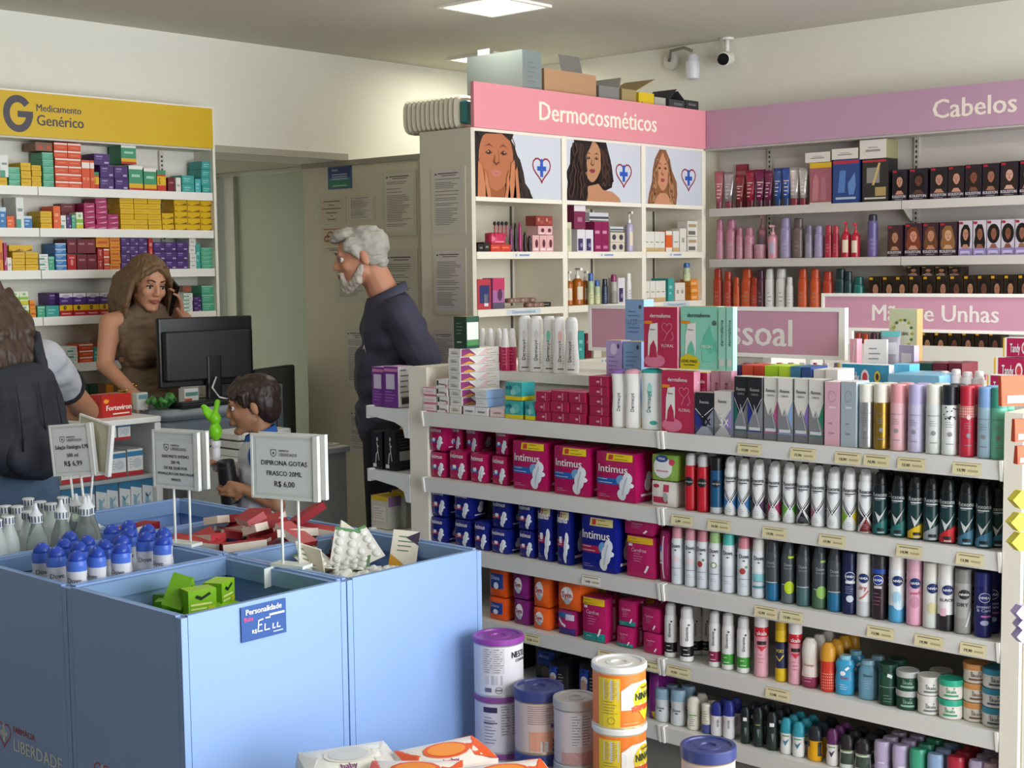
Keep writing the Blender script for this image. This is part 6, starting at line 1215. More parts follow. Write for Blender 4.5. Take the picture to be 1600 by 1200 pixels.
sk = ['#c08a70', '#5c3626', '#b88470', '#c4907c', '#7a4a36', '#9c6a54', '#c89a88', '#b07a64']
for i in range(8): dye('dk%d' % i, 'dark hair dye box with '+['black-haired portrait', 'dark-skinned portrait', 'pale brunette portrait', 'portrait in a red top', 'short-haired portrait', 'loose-haired portrait', 'smiling pale portrait', 'shaded portrait'][i], '#231a26', ['#16100f', '#0f0a0a', '#1c1412', '#2c1a16', '#2a1812', '#21150f', '#2c1c16', '#1a1210'][i], sk[i], '#2b1f33', 'KOLESTON', '#4a2c38', [2, 0, 0, 2, 0, 2, 2, 0][i])
for i, (x0, x1, yt) in enumerate(((1393, 1416, 265), (1419, 1448, 263), (1452, 1479, 261), (1480, 1506, 259), (1507, 1533, 257), (1534, 1560, 255), (1562, 1590, 252), (1592, 1612, 250))): FB('x', 'dk%d' % i, x0, x1, yt, CS[0], XC, H1, gap=.97)
simple('h_pk', 'rose pink hair bottle', '#b8788c', '#c08a9a', '#a8687c', sy=.9); simple('h_li', 'greyish lilac hair bottle', '#8f84a8', '#9a90b0', '#8a80a0'); simple('h_br', 'taupe brown hair bottle', '#6c5a58', '#74625e', '#5c4c4c'); simple('h_gy', 'violet-grey hair bottle', '#7c7688', '#8c8698', '#6c6678'); simple('h_rd', 'crimson hair bottle', '#9c2238', '#b02c40', '#a8303c'); simple('h_vi', 'tall violet hair bottle', '#5c5084', '#665a90', '#2a2834', hc=.15)
simple('h_or', 'orange hair bottle', '#c04c24', '#cc5a2c', '#b84820'); simple('h_or2', 'red-orange hair bottle', '#b03a24', '#b84430', '#a83420'); simple('h_wt', 'white hair bottle with dark foot', '#cfccc8', '#d4d2ce', '#c8c6c4'); simple('h_tl', 'teal hair bottle', '#1f6c64', '#257a70', '#1a5a54'); simple('h_dg', 'dark green hair bottle', '#1c3c40', '#21464a', '#162e32'); simple('h_pl', 'plum hair bottle', '#54283c', '#5c2e44', '#48223a'); pump('h_rp', 'crimson pump hair bottle', '#b02438', '#c8303c'); jar('h_jr', 'small rose hair mask jar', .03, .03, .015, '#b4808c', '#b08490')
for k, x, yt, w in (('h_pk', 1125, 343, 13), ('h_pk', 1143, 343, 17), ('h_pk', 1156, 356, 12), ('h_pk', 1171, 356, 16), ('pm3', 1192, 337, 13), ('pm3', 1208, 352, 16), ('h_li', 1228, 340, 18), ('h_br', 1248, 341, 18), ('h_gy', 1264, 352, 13), ('h_li', 1280, 353, 15), ('h_rd', 1295, 352, 13), ('h_rd', 1306, 353, 11), ('h_rp', 1322, 347, 15), ('h_rp', 1337, 349, 14), ('h_vi', 1364, 335, 16)): FC('x', k, x, CS[1], XC+(.08 if k == 'pm3' and x < 1200 else 0), H2, yt=yt, w=w, rz=-72)
FC('x', 'h_jr', 1188, CS[1], XC, H2, yt=382, w=19, rz=-72)
for i in range(4): dye('da%d' % i, 'brown hair dye box with '+['auburn-haired portrait', 'copper-haired portrait', 'chestnut portrait', 'golden brown portrait'][i], '#3a2430', ['#4a2a1c', '#7c3a20', '#6c4028', '#8a6038'][i], ['#b88468', '#c89078', '#c0886c', '#c89a78'][i], '#30222c', 'KOLESTON', '#5c3038', 2)
for i, (x0, x1, yt) in enumerate(((1386, 1409, 352), (1412, 1439, 349), (1440, 1465, 348), (1467, 1494, 347))): FB('x', 'da%d' % i, x0, x1, yt, CS[1], XC, H2, gap=.97)
for i in range(5): dye('dl%d' % i, 'lilac-footed hair dye box with '+['long black hair', 'wavy black hair', 'round curly hair', 'full afro hair', 'tight curly hair'][i], '#c4bcc8', '#15100f', ['#b8866c', '#8a5a44', '#8c5840', '#7c4c38', '#8a5c48'][i], '#8f82b4', None, '#b8b0c8', [0, 2, 1, 1, 1][i])
for i in range(5): FB('x', 'dl%d' % i, 1497+i*22, 1518+i*22, 345-i*.8, CS[1], XC, H2, gap=.97)
for k, x, yt, w in (('h_or2', 1122, 420, 15), ('h_or2', 1138, 424, 14), ('h_or', 1151, 433, 11), ('h_or', 1168, 420, 20), ('h_or2', 1180, 434, 14), ('h_pl', 1189, 422, 12), ('h_wt', 1203, 420, 15), ('h_wt', 1221, 420, 17), ('h_wt', 1234, 433, 11), ('h_or', 1255, 420, 16), ('h_or', 1274, 420, 17), ('h_or2', 1294, 424, 17), ('h_dg', 1314, 420, 18), ('h_dg', 1326, 424, 13), ('h_tl', 1342, 432, 18)): FC('x', k, x, CS[2], XC, H3, yt=yt, w=w, rz=-72)
for i in range(4): dye('dy%d' % i, 'yellow-topped hair dye box with '+['straight black hair', 'dark-skinned curly portrait', 'side-parted dark hair', 'broad dark curls'][i], '#2a1c12', '#120d0b', ['#b07c5c', '#6c4030', '#a8745c', '#8a5844'][i], '#3c2a1c', 'Beauty', '#c9971c', [0, 1, 0, 1][i])
xs = [1356+i*21.2 for i in range(12)]
for i, x in enumerate(xs): FB('x', 'dy%d' % [0, 0, 0, 2, 1, 2, 1, 0, 1, 2, 0, 3][i], x, x+20.5, 432-i*.3, CS[2], XC, H3, gap=.97)
for i, x in enumerate((1416, 1439, 1460, 1481)): FB('x', 'dy%d' % [0, 2, 0, 3][i], x, x+20, 417, onX(x, 432, XC).z+.001, XC+.004, 'lying above the third hair-care shelf', gap=.97)
for i, x in enumerate((1437, 1459, 1480, 1501, 1522, 1543)): FB('x', 'dy%d' % [0, 0, 1, 2, 3, 1][i], x, x+20, 519, CS[3], XC, H4, gap=.97)
for k, x, yt in (('h_or', 1330, 519), ('h_or2', 1342, 520), ('h_or', 1353, 521), ('h_pl', 1365, 520), ('h_dg', 1378, 520), ('h_dg', 1390, 520), ('h_or2', 1120, 520), ('h_or2', 1136, 520)): FC('x', k, x, CS[3], XC, H4, yt=yt, w=12)

# ---- boxes and packs on top of the display cabinet
def ctn(name, loc, rz, w, d, h, col, label, flaps=(), prints=(), col2=None, rgh=.6):
    root = empty(name, loc, math.radians(rz), label=label, category='box'); m = M(col, rgh, var=.03, bscale=6)
    b = MB(); t = .004
    b.box(-w/2, w/2, -d/2, -d/2+t, 0, h, m); b.box(-w/2, w/2, d/2-t, d/2, 0, h, m); b.box(-w/2, -w/2+t, -d/2+t, d/2-t, 0, h, m); b.box(w/2-t, w/2, -d/2+t, d/2-t, 0, h, m); b.box(-w/2, w/2, -d/2, d/2, 0, t, m)
    for p in prints: PR(b, Sfront(d), p)
    b.obj('carton', root)
    for side, L, ang in flaps:
        b = MB(); a = math.radians(ang); dz, dy = L*math.sin(a), L*math.cos(a)
        if side == 'f': P = [(-w/2, -d/2, h), (w/2, -d/2, h), (w/2, -d/2-dy, h+dz), (-w/2, -d/2-dy, h+dz)]
        if side == 'b': P = [(-w/2, d/2, h), (w/2, d/2, h), (w/2, d/2+dy, h+dz), (-w/2, d/2+dy, h+dz)]
        if side == 'l': P = [(-w/2, -d/2, h), (-w/2, d/2, h), (-w/2-dy, d/2, h+dz), (-w/2-dy, -d/2, h+dz)]
        if side == 'r': P = [(w/2, -d/2, h), (w/2, d/2, h), (w/2+dy, d/2, h+dz), (w/2+dy, -d/2, h+dz)]
        n = (Vector(P[1])-Vector(P[0])).cross(Vector(P[2])-Vector(P[1])).normalized()*.003
        b.loft([P, [tuple(Vector(p)+n) for p in P]], m, flat=True); b.obj('flap', root)
    return root
zt = HB+.002
def X_(px): return onY(px, 150, DY+.12).x
TZ = lambda px, py, Y=DY+.03: onY(px, py, Y).z-zt
ctn('steel_grey_carton', (4.625, DY+.195, zt), 0, .125, .33, TZ(818, 77), '#7c8684', 'large silver-grey carton on the cabinet top left', prints=[('lines', -.03, .03, .22, .3, 5, '#6c7474'), ('q', -.035, .1, .03, .12, '#8a9494')])
b = MB(); b.box(-.02, .05, -.003, 0, 0, .025, M('#a9b2b2', .6)); o = b.obj('flap', None); o.parent = bpy.data.objects['steel_grey_carton']; o.location = (-.0615, .05, TZ(818, 77)); o.rotation_euler = (0, 0, PI/2)
ctn('brown_carton', (4.885, DY+.13, zt), 0, .36, .20, TZ(890, 112), '#b08a66', 'open brown cardboard carton on the display cabinet')
ctn('dark_grey_carton', (5.16, DY+.13, zt), 0, .15, .2, TZ(950, 135), '#7f7c76', 'grey open carton with a raised flap behind the brown one', [('b', .17, 76), ('r', .05, 75)])
ctn('grey_carton', (5.31, DY+.12, zt), 0, .11, .18, TZ(970, 138), '#a08a5c', 'small tan carton with a long raised flap beside the yellow box', [('r', .16, 24)], col2='#8a7a5c')
bx('amz', 'bright yellow box printed with black letters', .12, .12, .2, '#d8b822', [('t', 'Amazone', 0, .15, .03, '#3a3418', 2, .09), ('t', 'spray', 0, .115, .02, '#3a3418', 2, .07)], topc='#c9b878')
place('amz', (5.44, DY+.085, zt), 0, scale=(1, 1, TZ(993, 143)/.2), where= 'on top of the display cabinet', desc='yellow box printed with black letters')
bx('gyb', 'slim pale grey box', .09, .1, .19, '#a8a498', sidec='#77746c'); place('gyb', (5.555, DY+.08, zt), 0, scale=(1, 1, TZ(1022, 151)/.19), where= 'on top of the display cabinet')
ctn('black_carton', (5.68, DY+.09, zt), 0, .13, .14, TZ(1052, 156), '#3a3a3c', 'black open carton with tented flaps near the corner', [('r', .07, 145), ('l', .08, 140)], [('t', 'EUDORA', .01, TZ(1052, 156)-.02, .012, '#8a8a8c', 2, .08)])
ctn('small_black_carton', (5.815, DY+.09, zt), 0, .11, .13, TZ(1092, 159), '#2c2d2f', 'last dark carton by the mauve header corner', [], [('t', 'EUDORA', 0, TZ(1092, 159)-.02, .011, '#9a9a9c', 2, .08)])
# diaper pack lying on the cabinet's left side
b = MB(); n = 24; L = .33
rg = []
for i in range(n+1):
    f = i/n; rr = []; q = 1+.11*(i % 2)
    for k in range(16):
        a = 2*PI*k/16; x = .062*math.copysign(abs(math.cos(a))**.55, math.cos(a))*q; z = .068*math.copysign(abs(math.sin(a))**.55, math.sin(a))*q+.07
        e = min(1, .9+min(i, n-i)*.08); rr.append((x*e, -L/2+L*f, .07+(z-.07)*e))
    rg.append(rr)
b.loft(rg, M('#cfc9b4', .45, bump=.1, bscale=60), flat=True)
dp = b.obj('diaper_pack', loc=(4.27, DY+.245, HB+.001), rz=math.radians(0)); dp['label'] = 'ribbed cream diaper pack lying at the cabinet top left corner'; dp['category'] = 'pack'
b = MB(); b.rbox(-.05, .05, -.05, .0, .02, .115, M('#2f7f7c', .35), r=.02); o = b.obj('teal_end', dp); o.location = (0, -.16, 0)

# ---- goods beyond the central gondola
g2 = empty('low_gondola', (4.9, 1.9, 0), 0, label='second white gondola behind the pink sign boards', category='shelving')
for nm, a in (('shelf', (4.52, 4.86, .9, 2.78, 1.0, 1.02)), ('back_panel', (4.88, 4.92, .9, 2.78, .05, 1.24)), ('base', (4.55, 5.2, .9, 2.78, 0, .1)), ('shelf', (4.52, 4.86, .9, 2.78, .7, .72)), ('end_panel', (4.5, 5.25, 2.785, 2.82, 0, 1.22))):
    b = MB(); b.box(*a, M('#d2cfc8', .5)); o = b.obj(nm, g2); o.matrix_parent_inverse = Matrix.Translation(g2.location).inverted()
sgn = board('sign_board', 4.90, 1.75, 2.80, 1.29, 1.434, 'Mãos e Unhas', -.06, .062, .58, 'pink sign board reading Mãos e Unhas in front of the hair dyes', (-.4, .4))
# things on the raised rear shelf right of the sign
bx('wre', 'pale green display card with a leaf wreath', .1, .035, .19, '#c4c8a4', [('e', .0, .125, .034, .036, '#d4d8bc', 2), ('t', 'HERBAL', 0, .125, .009, '#4a5240', 3, .045)]+[('e', .034*math.cos(t*.45), .125+.036*math.sin(t*.45), .006, .004, '#5c6c34' if t % 2 else '#a8a43c', 3) for t in range(14)]+[('q', -.05, 0, .05, .03, '#b0845c', 2)], sidec='#b8905c')
R2 = 'behind the body sprays, right of the sign'
FB('x', 'wre', 1388, 1432, 483, 1.206, 3.78, R2, gap=1)
bx('gp1', 'white and black blister card leaning back', .07, .02, .115, '#dcdad6', [('lines', -.02, .02, .05, .09, 4, '#8a8a90'), ('t', 'REX', 0, .02, .025, '#26262a', 2, .055)]); FB('x', 'gp1', 1350, 1382, 531, 1.206, 3.66, R2, gap=1, rz=14)
tube_('gp2', 'grey and teal pouch', .07, .03, .13, '#8f8a94', '#6c7a7c', [('q', -.02, .07, .02, .1, '#b8b4bc', 1), ('q', -.03, .115, .03, .128, '#4f9a96', 2)]); FC('x', 'gp2', 1392, 1.206, 3.72, R2, yt=517, w=32)
bx('gp3', 'lilac and white leaning card', .06, .02, .1, '#b4a8c8', [('q', -.02, .05, .02, .08, '#dcd8e0')]); FB('x', 'gp3', 1402, 1430, 540, 1.206, 3.68, R2, gap=1, rz=-14)
bx('gp4', 'slim pink leaning card', .03, .03, .12, '#e0a0b0', [('l', [(-.008, .01), (.006, .11)], .004, '#f0d0d8', 2)]); FB('x', 'gp4', 1327, 1338, 530, 1.206, 3.62, R2, gap=1)
def kid(key, desc, col, w=.2): bx(key, desc, w, .05, .042, col, [('q', -w/2, 0, -w/2+.008, .042, '#d8b02a', 2), ('q', -w/2+.008, 0, -w/2+.018, .042, '#e8e2dc', 2), ('t', 'Tandy', -w*.2, .02, .02, '#e8e4ec', 3, .05), ('e', w*.04, .02, .016, .014, '#e8d8dc', 2), ('e', w*.04, .02, .010, .009, '#c83a50', 3), ('e', w*.28, .022, .012, .010, '#d8b42a', 3), ('e', w*.28, .022, .006, .006, '#20242c', 4)], topc='#d8dce0', sidec='#e8e4e0')
kid('kd1', 'blue kids toothpaste carton', '#2f8fb4'); kid('kd2', 'crimson kids toothpaste carton', '#a81c50')
FB('x', 'kd1', 1308, 1388, 570, 1.206, 3.47, 'above the perfume boxes', gap=1)
FB('x', 'kd2', 1540, 1600, 588, 1.206, 3.47, 'above the body sprays, lowest', gap=1); FB('x', 'kd2', 1552, 1625, 560, 1.206+.0, 3.9, 'above the body sprays, middle', gap=1); FB('x', 'kd2', 1566, 1630, 529, onX(1600, 559, 3.9).z+.001, 3.9, 'above the body sprays, upper', gap=1)
bx('skb', 'light blue flat carton edge', .1, .06, .02, '#5fb4dc', topc='#7cc4e4'); FB('x', 'skb', 1392, 1420, 570, 1.206, 3.5, R2, gap=1)
pack('fsh', 'blue and yellow flat pouch lying down', .2, .12, .02, '#7fb4d4', [('q', -.09, .0, .09, .005, '#d8c03a', 2)], bulge=.004); FB('x', 'fsh', 1385, 1468, 583, 1.206, 3.44, R2, gap=1)
for i, (x0, x1, k) in enumerate(((1410, 1430, 'm_dr'), (1434, 1455, 'm_k'), (1456, 1478, 'm_dr'), (1480, 1502, 'm_dr'))): FB('x', k, x0, x1, 568, 1.206, 3.62, 'in the row behind the body sprays', gap=.95, desc=['maroon hair product box', 'dark grey-green hair product box', 'wine hair product box', 'wine hair product box'][i])
simple('wj', 'glossy white lidded bottle', '#dcd4d4', '#e0d8d8', '#d8d2d2', r=.028, h=.09, sy=1)
for x, yt in ((1476, 580), (1494, 577), (1512, 581), (1530, 580)): FC('x', 'wj', x, 1.206, 3.50, 'behind the speckled and red sprays', yt=yt, w=17)
for x in (1340, 1360, 1385, 1412, 1440, 1465, 1490, 1515, 1540): FC('x', 'h_pl' if x % 2 else 'h_pk', x, 1.021, 4.56, 'on the second gondola behind', yt=585, w=12)
for x, k in ((1150, 'h_gy'), (1166, 'h_rd'), (1182, 'h_pl'), (1200, 'h_wt'), (1218, 'h_rd'), (1236, 'h_pk'), (1254, 'h_wt'), (1272, 'h_rd'), (1290, 'h_wt'), (1308, 'h_gy')): FC('x', k, x, 1.206, 3.80, 'under the first pink sign board', yt=567, w=12)

# ------------------------------------------------------------------ tins of milk powder in front of the shelves
def tin(key, desc, r, h, body, lid, rim, prints, lh=.016):
    b = MB(); b.lathe([(r, 0), (r, .004), (r*.985, .006), (r*.985, h-lh-.004), (r, h-lh)], [M(rim, .3, .5)]*2+[M(body, .32)]+[M(rim, .3, .5)], 32)
    S = Scyl(r*.985)
    for p in prints: PR(b, S, p)
    c = MB(); c.lathe([(r*1.01, h-lh), (r*1.03, h-lh+.002), (r*1.03, h-.003), (r*1.0, h), (r*.86, h), (r*.84, h-.004), (r*.5, h-.004), (r*.48, h-.002), (r*.3, h-.002), (r*.28, h-.006), (0, h-.006)], M(lid, .3), 36)
    kind(key, desc, 'tin', [('milk_powder_tin', b), ('lid', c)])
tab = lambda u0, u1, v0, v1: [('q', u0, v0, u1, v1, '#d2ccd0', 1), ('lines', u0+.002, u0+(u1-u0)*.45, v0+.004, v1-.004, 11, '#77737c', 2), ('lines', u0+(u1-u0)*.5, u1-.002, v0+.004, v1-.004, 11, '#77737c', 2)]
tin('tn1', 'white milk powder tin with purple lid', .0655, .158, '#dedade', '#8f3f9c', '#c4c0c4', tab(-.055, .0, .065, .135)+[('t', 'NESTLÉ', .048, .115, .017, '#1c1c20', 3, .055), ('t', 'COMFOR', .05, .098, .008, '#1c1c20', 3, .035), ('q', -.05, .035, -.005, .06, '#bdb8c4', 1), ('q', -.052, .014, -.034, .026, '#6c6a88', 2), ('l', [(-.015+.009*math.cos(t*.6), .02+.009*math.sin(t*.6)) for t in range(11)], .0015, '#5a5860', 2), ('l', [(-.024, .02), (-.006, .02)], .003, '#5a5860', 2)])
tin('tn2', 'white milk powder tin with purple rim', .0655, .158, '#d8d2da', '#8a4a90', '#c0b8c0', tab(-.012, .05, .05, .135)+[('q', -.058, .115, -.02, .13, '#3c2f50', 2), ('lines', -.055, -.022, .03, .1, 9, '#8a8292'), ('q', -.058, .085, -.02, .088, '#4c3c60', 2)])
tin('tn3', 'pink-beige milk powder tin with navy lid', .0625, .165, '#d6bcb2', '#3c447c', '#b09a7c', [('lines', -.045, .03, .08, .125, 9, '#8a6f74'), ('q', .03, .02, .06, .11, '#d0a8a4', 1), ('q', -.04, .01, .03, .06, '#dd9c80', 1), ('q', -.012, .01, .008, .035, '#ddd8d4', 2), ('lines', -.010, .006, .012, .033, 7, '#3c3a40', 3)]+[('e', .025, .012+.012*i, .005, .005, '#3a3236', 2) for i in range(3)]+[('q', .015, .07, .026, .08, '#6a5a74', 2)], lh=.03)
tin('tn4', 'grey-pink milk powder tin with pale grey lid', .0535, .165, '#cdbfc0', '#b4b0ac', '#a8a09c', tab(-.025, .03, .05, .13)+[('q', -.05, .0, .05, .035, '#c09490', 1)], lh=.024)
tin('tn5', 'orange and yellow milk powder tin with white lid', .0655, .16, '#e87a2c', '#dedcd8', '#d8c9a0', [('q', -.075, .002, -.018, .132, '#e0c42a', 1)]+tab(-.06, -.022, .075, .128)+[('lines', -.06, -.022, .04, .07, 5, '#8a7a3c', 2), ('l', [(-.04+.009*math.cos(t*.6), .022+.009*math.sin(t*.6)) for t in range(11)], .0012, '#7a6a30', 2), ('p', [(-.016, .05), (-.016, .1), (.01, .118), (.06, .12), (.085, .1), (.085, .05)], '#ece6de', 2), ('e', .048, .075, .034, .038, '#e6ca1e', 3), ('t', 'NINHO', .05, .082, .019, '#1f3a2c', 5, .06), ('t', 'Nestlé', .05, .103, .007, '#7a5a2c', 5, .03), ('p', [(.008, .056), (.02, .06), (.09, .056), (.09, .044), (.014, .044)], '#d8502a', 4), ('p', [(.03, .044), (.075, .044), (.052, .016)], '#e6ca1e', 4), ('lines', -.012, .06, .004, .014, 2, '#e8b890', 3)])
def tins(x, y, n, ks, h, where, top):
    z = 0
    for i in range(n):
        k = ks[-1-(n-1-i)] if n-1-i < len(ks) else ks[0]
        place(k, (x, y, z), math.radians(-34), where, px=proj((x, y, z))[0], pos=('topmost' if i == n-1 else 'lowest' if i == 0 else ORD[i]+' up')+' of the stack', scale=(1, 1, top/n/h)); z += top/n
tins(2.63, 2.447, 4, ['tn2', 'tn1'], .158, 'in the tin stack touching the bin corner', .598)
tins(2.63, 2.310, 3, ['tn3', 'tn3'], .165, 'in the navy-lidded tin stack', .490)
tins(2.63, 2.190, 3, ['tn4', 'tn4'], .165, 'in the grey-lidded tin stack', .485)
tins(2.63, 2.050, 4, ['tn5', 'tn5'], .160, 'in the tallest right tin stack', .600)
tins(2.62, 1.785, 3, ['tn3', 'tn3'], .165, 'in the navy-lidded stack by the lower shelf', .455)
# ------------------------------------------------------------------ people
def V3(*a): return Vector(a)
def prim_mesh(bm, p, off):
    if p[0] == 'c':
        _, a, ra, b_, rb = p; a, b_ = Vector(a)-off, Vector(b_)-off; d = b_-a; L = d.length
        n = 14; up = Vector((0, 0, 1)) if abs(d.normalized().z) < .95 else Vector((1, 0, 0))
        u = d.cross(up).normalized(); v = d.normalized().cross(u); dn = d.normalized(); rings = []
        for k in range(1, 5): t = PI/2*(1-k/4.5); rings.append((a-dn*ra*math.sin(t), ra*math.cos(t)))
        for k in range(4, 0, -1): t = PI/2*(1-k/4.5); rings.append((b_+dn*rb*math.sin(t), rb*math.cos(t)))
        vs = [[bm.verts.new(c+(u*math.cos(2*PI*i/n)+v*math.sin(2*PI*i/n))*r) for i in range(n)] for c, r in rings]
        for A, B in zip(vs, vs[1:]):
            for i in range(n): bm.faces.new((A[i], A[(i+1) % n], B[(i+1) % n], B[i]))
        bm.faces.new(vs[0][::-1]); bm.faces.new(vs[-1])
    else:
        _, c, r, R = (list(p)+[None])[:4]; n, m = 16, 10; R = R or Matrix.Identity(3); c = Vector(c)-off
        rows = []
        for j in range(1, m):
            t = PI*j/m; rows.append([bm.verts.new(c+R @ Vector((r[0]*math.sin(t)*math.cos(2*PI*i/n), r[1]*math.sin(t)*math.sin(2*PI*i/n), r[2]*math.cos(t)))) for i in range(n)])
        for A, B in zip(rows, rows[1:]):
            for i in range(n): bm.faces.new((A[i], B[i], B[(i+1) % n], A[(i+1) % n]))
        bm.faces.new(rows[0]); bm.faces.new(rows[-1][::-1])
def fuse(name, prims, mat, off, vox=.006, smooth=4, parent=None, disp=0, cut=None):
    bm = bmesh.new()
    for p in prims: prim_mesh(bm, p, off)
    me = bpy.data.meshes.new(name+'_raw'); bm.to_mesh(me); bm.free()
    o = bpy.data.objects.new(name+'_raw', me); TS.collection.objects.link(o)
    r = o.modifiers.new('r', 'REMESH'); r.mode = 'VOXEL'; r.voxel_size = vox
    s = o.modifiers.new('s', 'SMOOTH'); s.iterations = smooth; s.factor = .5
    TS.view_layers[0].update(); dg = TS.view_layers[0].depsgraph; m2 = bpy.data.meshes.new_from_object(o.evaluated_get(dg)); bpy.data.objects.remove(o)
    m2.name = name
    if cut:
        bm = bmesh.new(); bm.from_mesh(m2)
        for co, no in cut: bmesh.ops.bisect_plane(bm, geom=bm.verts[:]+bm.edges[:]+bm.faces[:], plane_co=Vector(co)-off, plane_no=no, clear_outer=True)
        bm.to_mesh(m2); bm.free()
    if disp:
        f, am = disp
        co = [v.co.copy() for v in m2.vertices]; no = [v.normal.copy() for v in m2.vertices]; fl = []
        for q, nn in zip(co, no): fl += list(q+nn*am*noise.noise(Vector((q.x*f[0], q.y*f[1], q.z*f[2]))))
        m2.vertices.foreach_set('co', fl); m2.update()
    m2.materials.clear(); m2.materials.append(mt(mat)); m2.polygons.foreach_set('use_smooth', [True]*len(m2.polygons))
    ob = bpy.data.objects.new(name, m2); COL.objects.link(ob)
    if parent: ob.parent = parent
    return ob
class Head:
    # head frame: +x face, +y the person's left, +z up; centre c, height about .235*s
    def __init__(s, c, yaw, pitch=0, roll=0, k=1.0): s.c = Vector(c); s.k = k; s.R = (Matrix.Rotation(math.radians(yaw), 3, 'Z') @ Matrix.Rotation(math.radians(pitch), 3, 'Y') @ Matrix.Rotation(math.radians(roll), 3, 'X'))
    def P(s, x, y, z): return s.c+s.R @ (Vector((x, y, z))*s.k)
    def e(s, x, y, z, r, rr=None): return ('e', s.P(x, y, z), tuple(v*s.k for v in r), s.R @ (rr or Matrix.Identity(3)))
    def cp(s, a, ra, b_, rb): return ('c', s.P(*a), ra*s.k, s.P(*b_), rb*s.k)
    def prims(s, fem=False, kid=False):
        j = .85 if fem else 1.0; q = .8 if kid else 1
        L = [s.e(-.012, 0, .038, (.094, .075, .082)), s.e(.022, 0, -.012, (.064, .060 if not kid else .064, .088)), s.cp((.0, .046*j, -.045), .022, (.062, .012, -.088), .019*j), s.cp((.0, -.046*j, -.045), .022, (.062, -.012, -.088), .019*j),
             s.e(.070, 0, -.088, (.017, .018*j, .016)), s.cp((.084, 0, .020), .0085, (.104*(.97 if kid else 1), 0, -.018), .0105*q), s.e(.094, .010, -.022, (.010, .008, .008)), s.e(.094, -.010, -.022, (.010, .008, .008)),
             s.cp((.078, -.032, .033), .011, (.078, .032, .033), .011), s.e(.057, .034, -.016, (.024, .022, .026)), s.e(.057, -.034, -.016, (.024, .022, .026)), s.e(.080, 0, -.048, (.014, .024, .016)),
             s.e(-.012, .078, -.002, (.017, .007, .029), Matrix.Rotation(math.radians(12), 3, 'Y')), s.e(-.012, -.078, -.002, (.017, .007, .029), Matrix.Rotation(math.radians(12), 3, 'Y'))]
        return L
    def features(s, parent, off, brow='#3a2a1e', lip='#a8605a', eye='#3c2a1c', sides=(-1, 1)):
        def add(nm, prims, m, vox=.002): return fuse(nm, prims, m, off, vox, 1, parent)
        for sd in sides:
            w = MB(); 
            T = Matrix.Translation(s.P(.0715, sd*.030, .009)-off) @ s.R.to_4x4()
            w.lathe([(0, -.011*s.k), (.008*s.k, -.008*s.k), (.012*s.k, 0), (.008*s.k, .008*s.k), (0, .011*s.k)], M('#e6e0da', .15), 12, 1, T=T); e_ = w.obj('eye', parent)
            w = MB(); T = Matrix.Translation(s.P(.0822, sd*.030, .006)-off) @ s.R.to_4x4() @ Matrix.Rotation(PI/2, 4, 'Y')
            w.lathe([(.0058*s.k, -.001), (.005*s.k, .0012), (0, .002)], M(eye, .1), 10, T=T); w.obj('iris', e_)
            add('eyelid', [s.cp((.081, sd*.018, .013), .0035, (.0855, sd*.030, .0155), .0045), s.cp((.0855, sd*.030, .0155), .0045, (.078, sd*.043, .012), .0035)], brow, .0018)
            add('eyebrow', [s.cp((.090, sd*.014, .034), .0035, (.090, sd*.030, .040), .0036), s.cp((.090, sd*.030, .040), .0036, (.080, sd*.046, .035), .002)], brow, .0018)
        add('mouth', [s.cp((.089, -.020, -.049), .003, (.095, -.006, -.046), .0048), s.cp((.095, -.006, -.046), .0048, (.095, .006, -.046), .0048), s.cp((.095, .006, -.046), .0048, (.089, .020, -.049), .003), s.cp((.089, -.015, -.054), .004, (.0935, 0, -.056), .006), s.cp((.0935, 0, -.056), .006, (.089, .015, -.054), .004)], lip, .0018)
def hand(w, d, n, side, curl=.35, k=1.0, spread=.1, thumb_in=.4):
    """palm and five fingers: wrist w, pointing along d, palm facing n; side +1 puts the thumb along d x n"""
    w, d, n = Vector(w), Vector(d).normalized(), Vector(n); n = (n-d*n.dot(d)).normalized(); t = d.cross(n)*side
    L = [('c', w, .024*k, w+d*.03*k, .024*k)]
    for i in range(4):
        f = (1.5-i)/1.5; base = w+d*(.080-.006*abs(i-1.2))*k+t*f*.029*k
        L.append(('c', w+d*.018*k+t*f*.018*k, .0145*k, base, .0115*k))
        ln = [.042, .047, .043, .033][i]*k; dd = (d+t*f*spread).normalized(); p = base; a = 0
        for j, (q, r) in enumerate(((.95, .0088), (.65, .0080), (.5, .0072))):
            a += curl*(1.0 if j else .8); v = dd*math.cos(a)+n*math.sin(a); p2 = p+v*ln*q; L.append(('c', p, r*k*1.04, p2, r*k*.96)); p = p2
    tb = w+d*.022*k+t*.024*k; v = (d*.62+t*.75+n*thumb_in).normalized(); p1 = tb+v*.034*k; v2 = (d*.85+t*.25+n*(thumb_in+.2)).normalized(); p2 = p1+v2*.030*k; p3 = p2+v2*.022*k
    L += [('c', tb, .0145*k, p1, .0115*k), ('c', p1, .011*k, p2, .0098*k), ('c', p2, .0098*k, p3, .0082*k)]
    return L
SKW, SKM, SKC, SKD = M('#c08a6c', .5, var=.05, bscale=18), M('#bd8468', .55, var=.06, bscale=18), M('#a8785a', .5, var=.04, bscale=18), M('#b07c5c', .5, var=.04, bscale=18)
def person(loc, label): return empty('person', loc, 0, label=label, category='person')
def frame(loc, deg):
    a = math.radians(deg); f = Vector((math.cos(a), math.sin(a), 0)); l = Vector((-math.sin(a), math.cos(a), 0)); o = Vector(loc)
    return lambda x, y, z: o+f*x+l*y+Vector((0, 0, z))
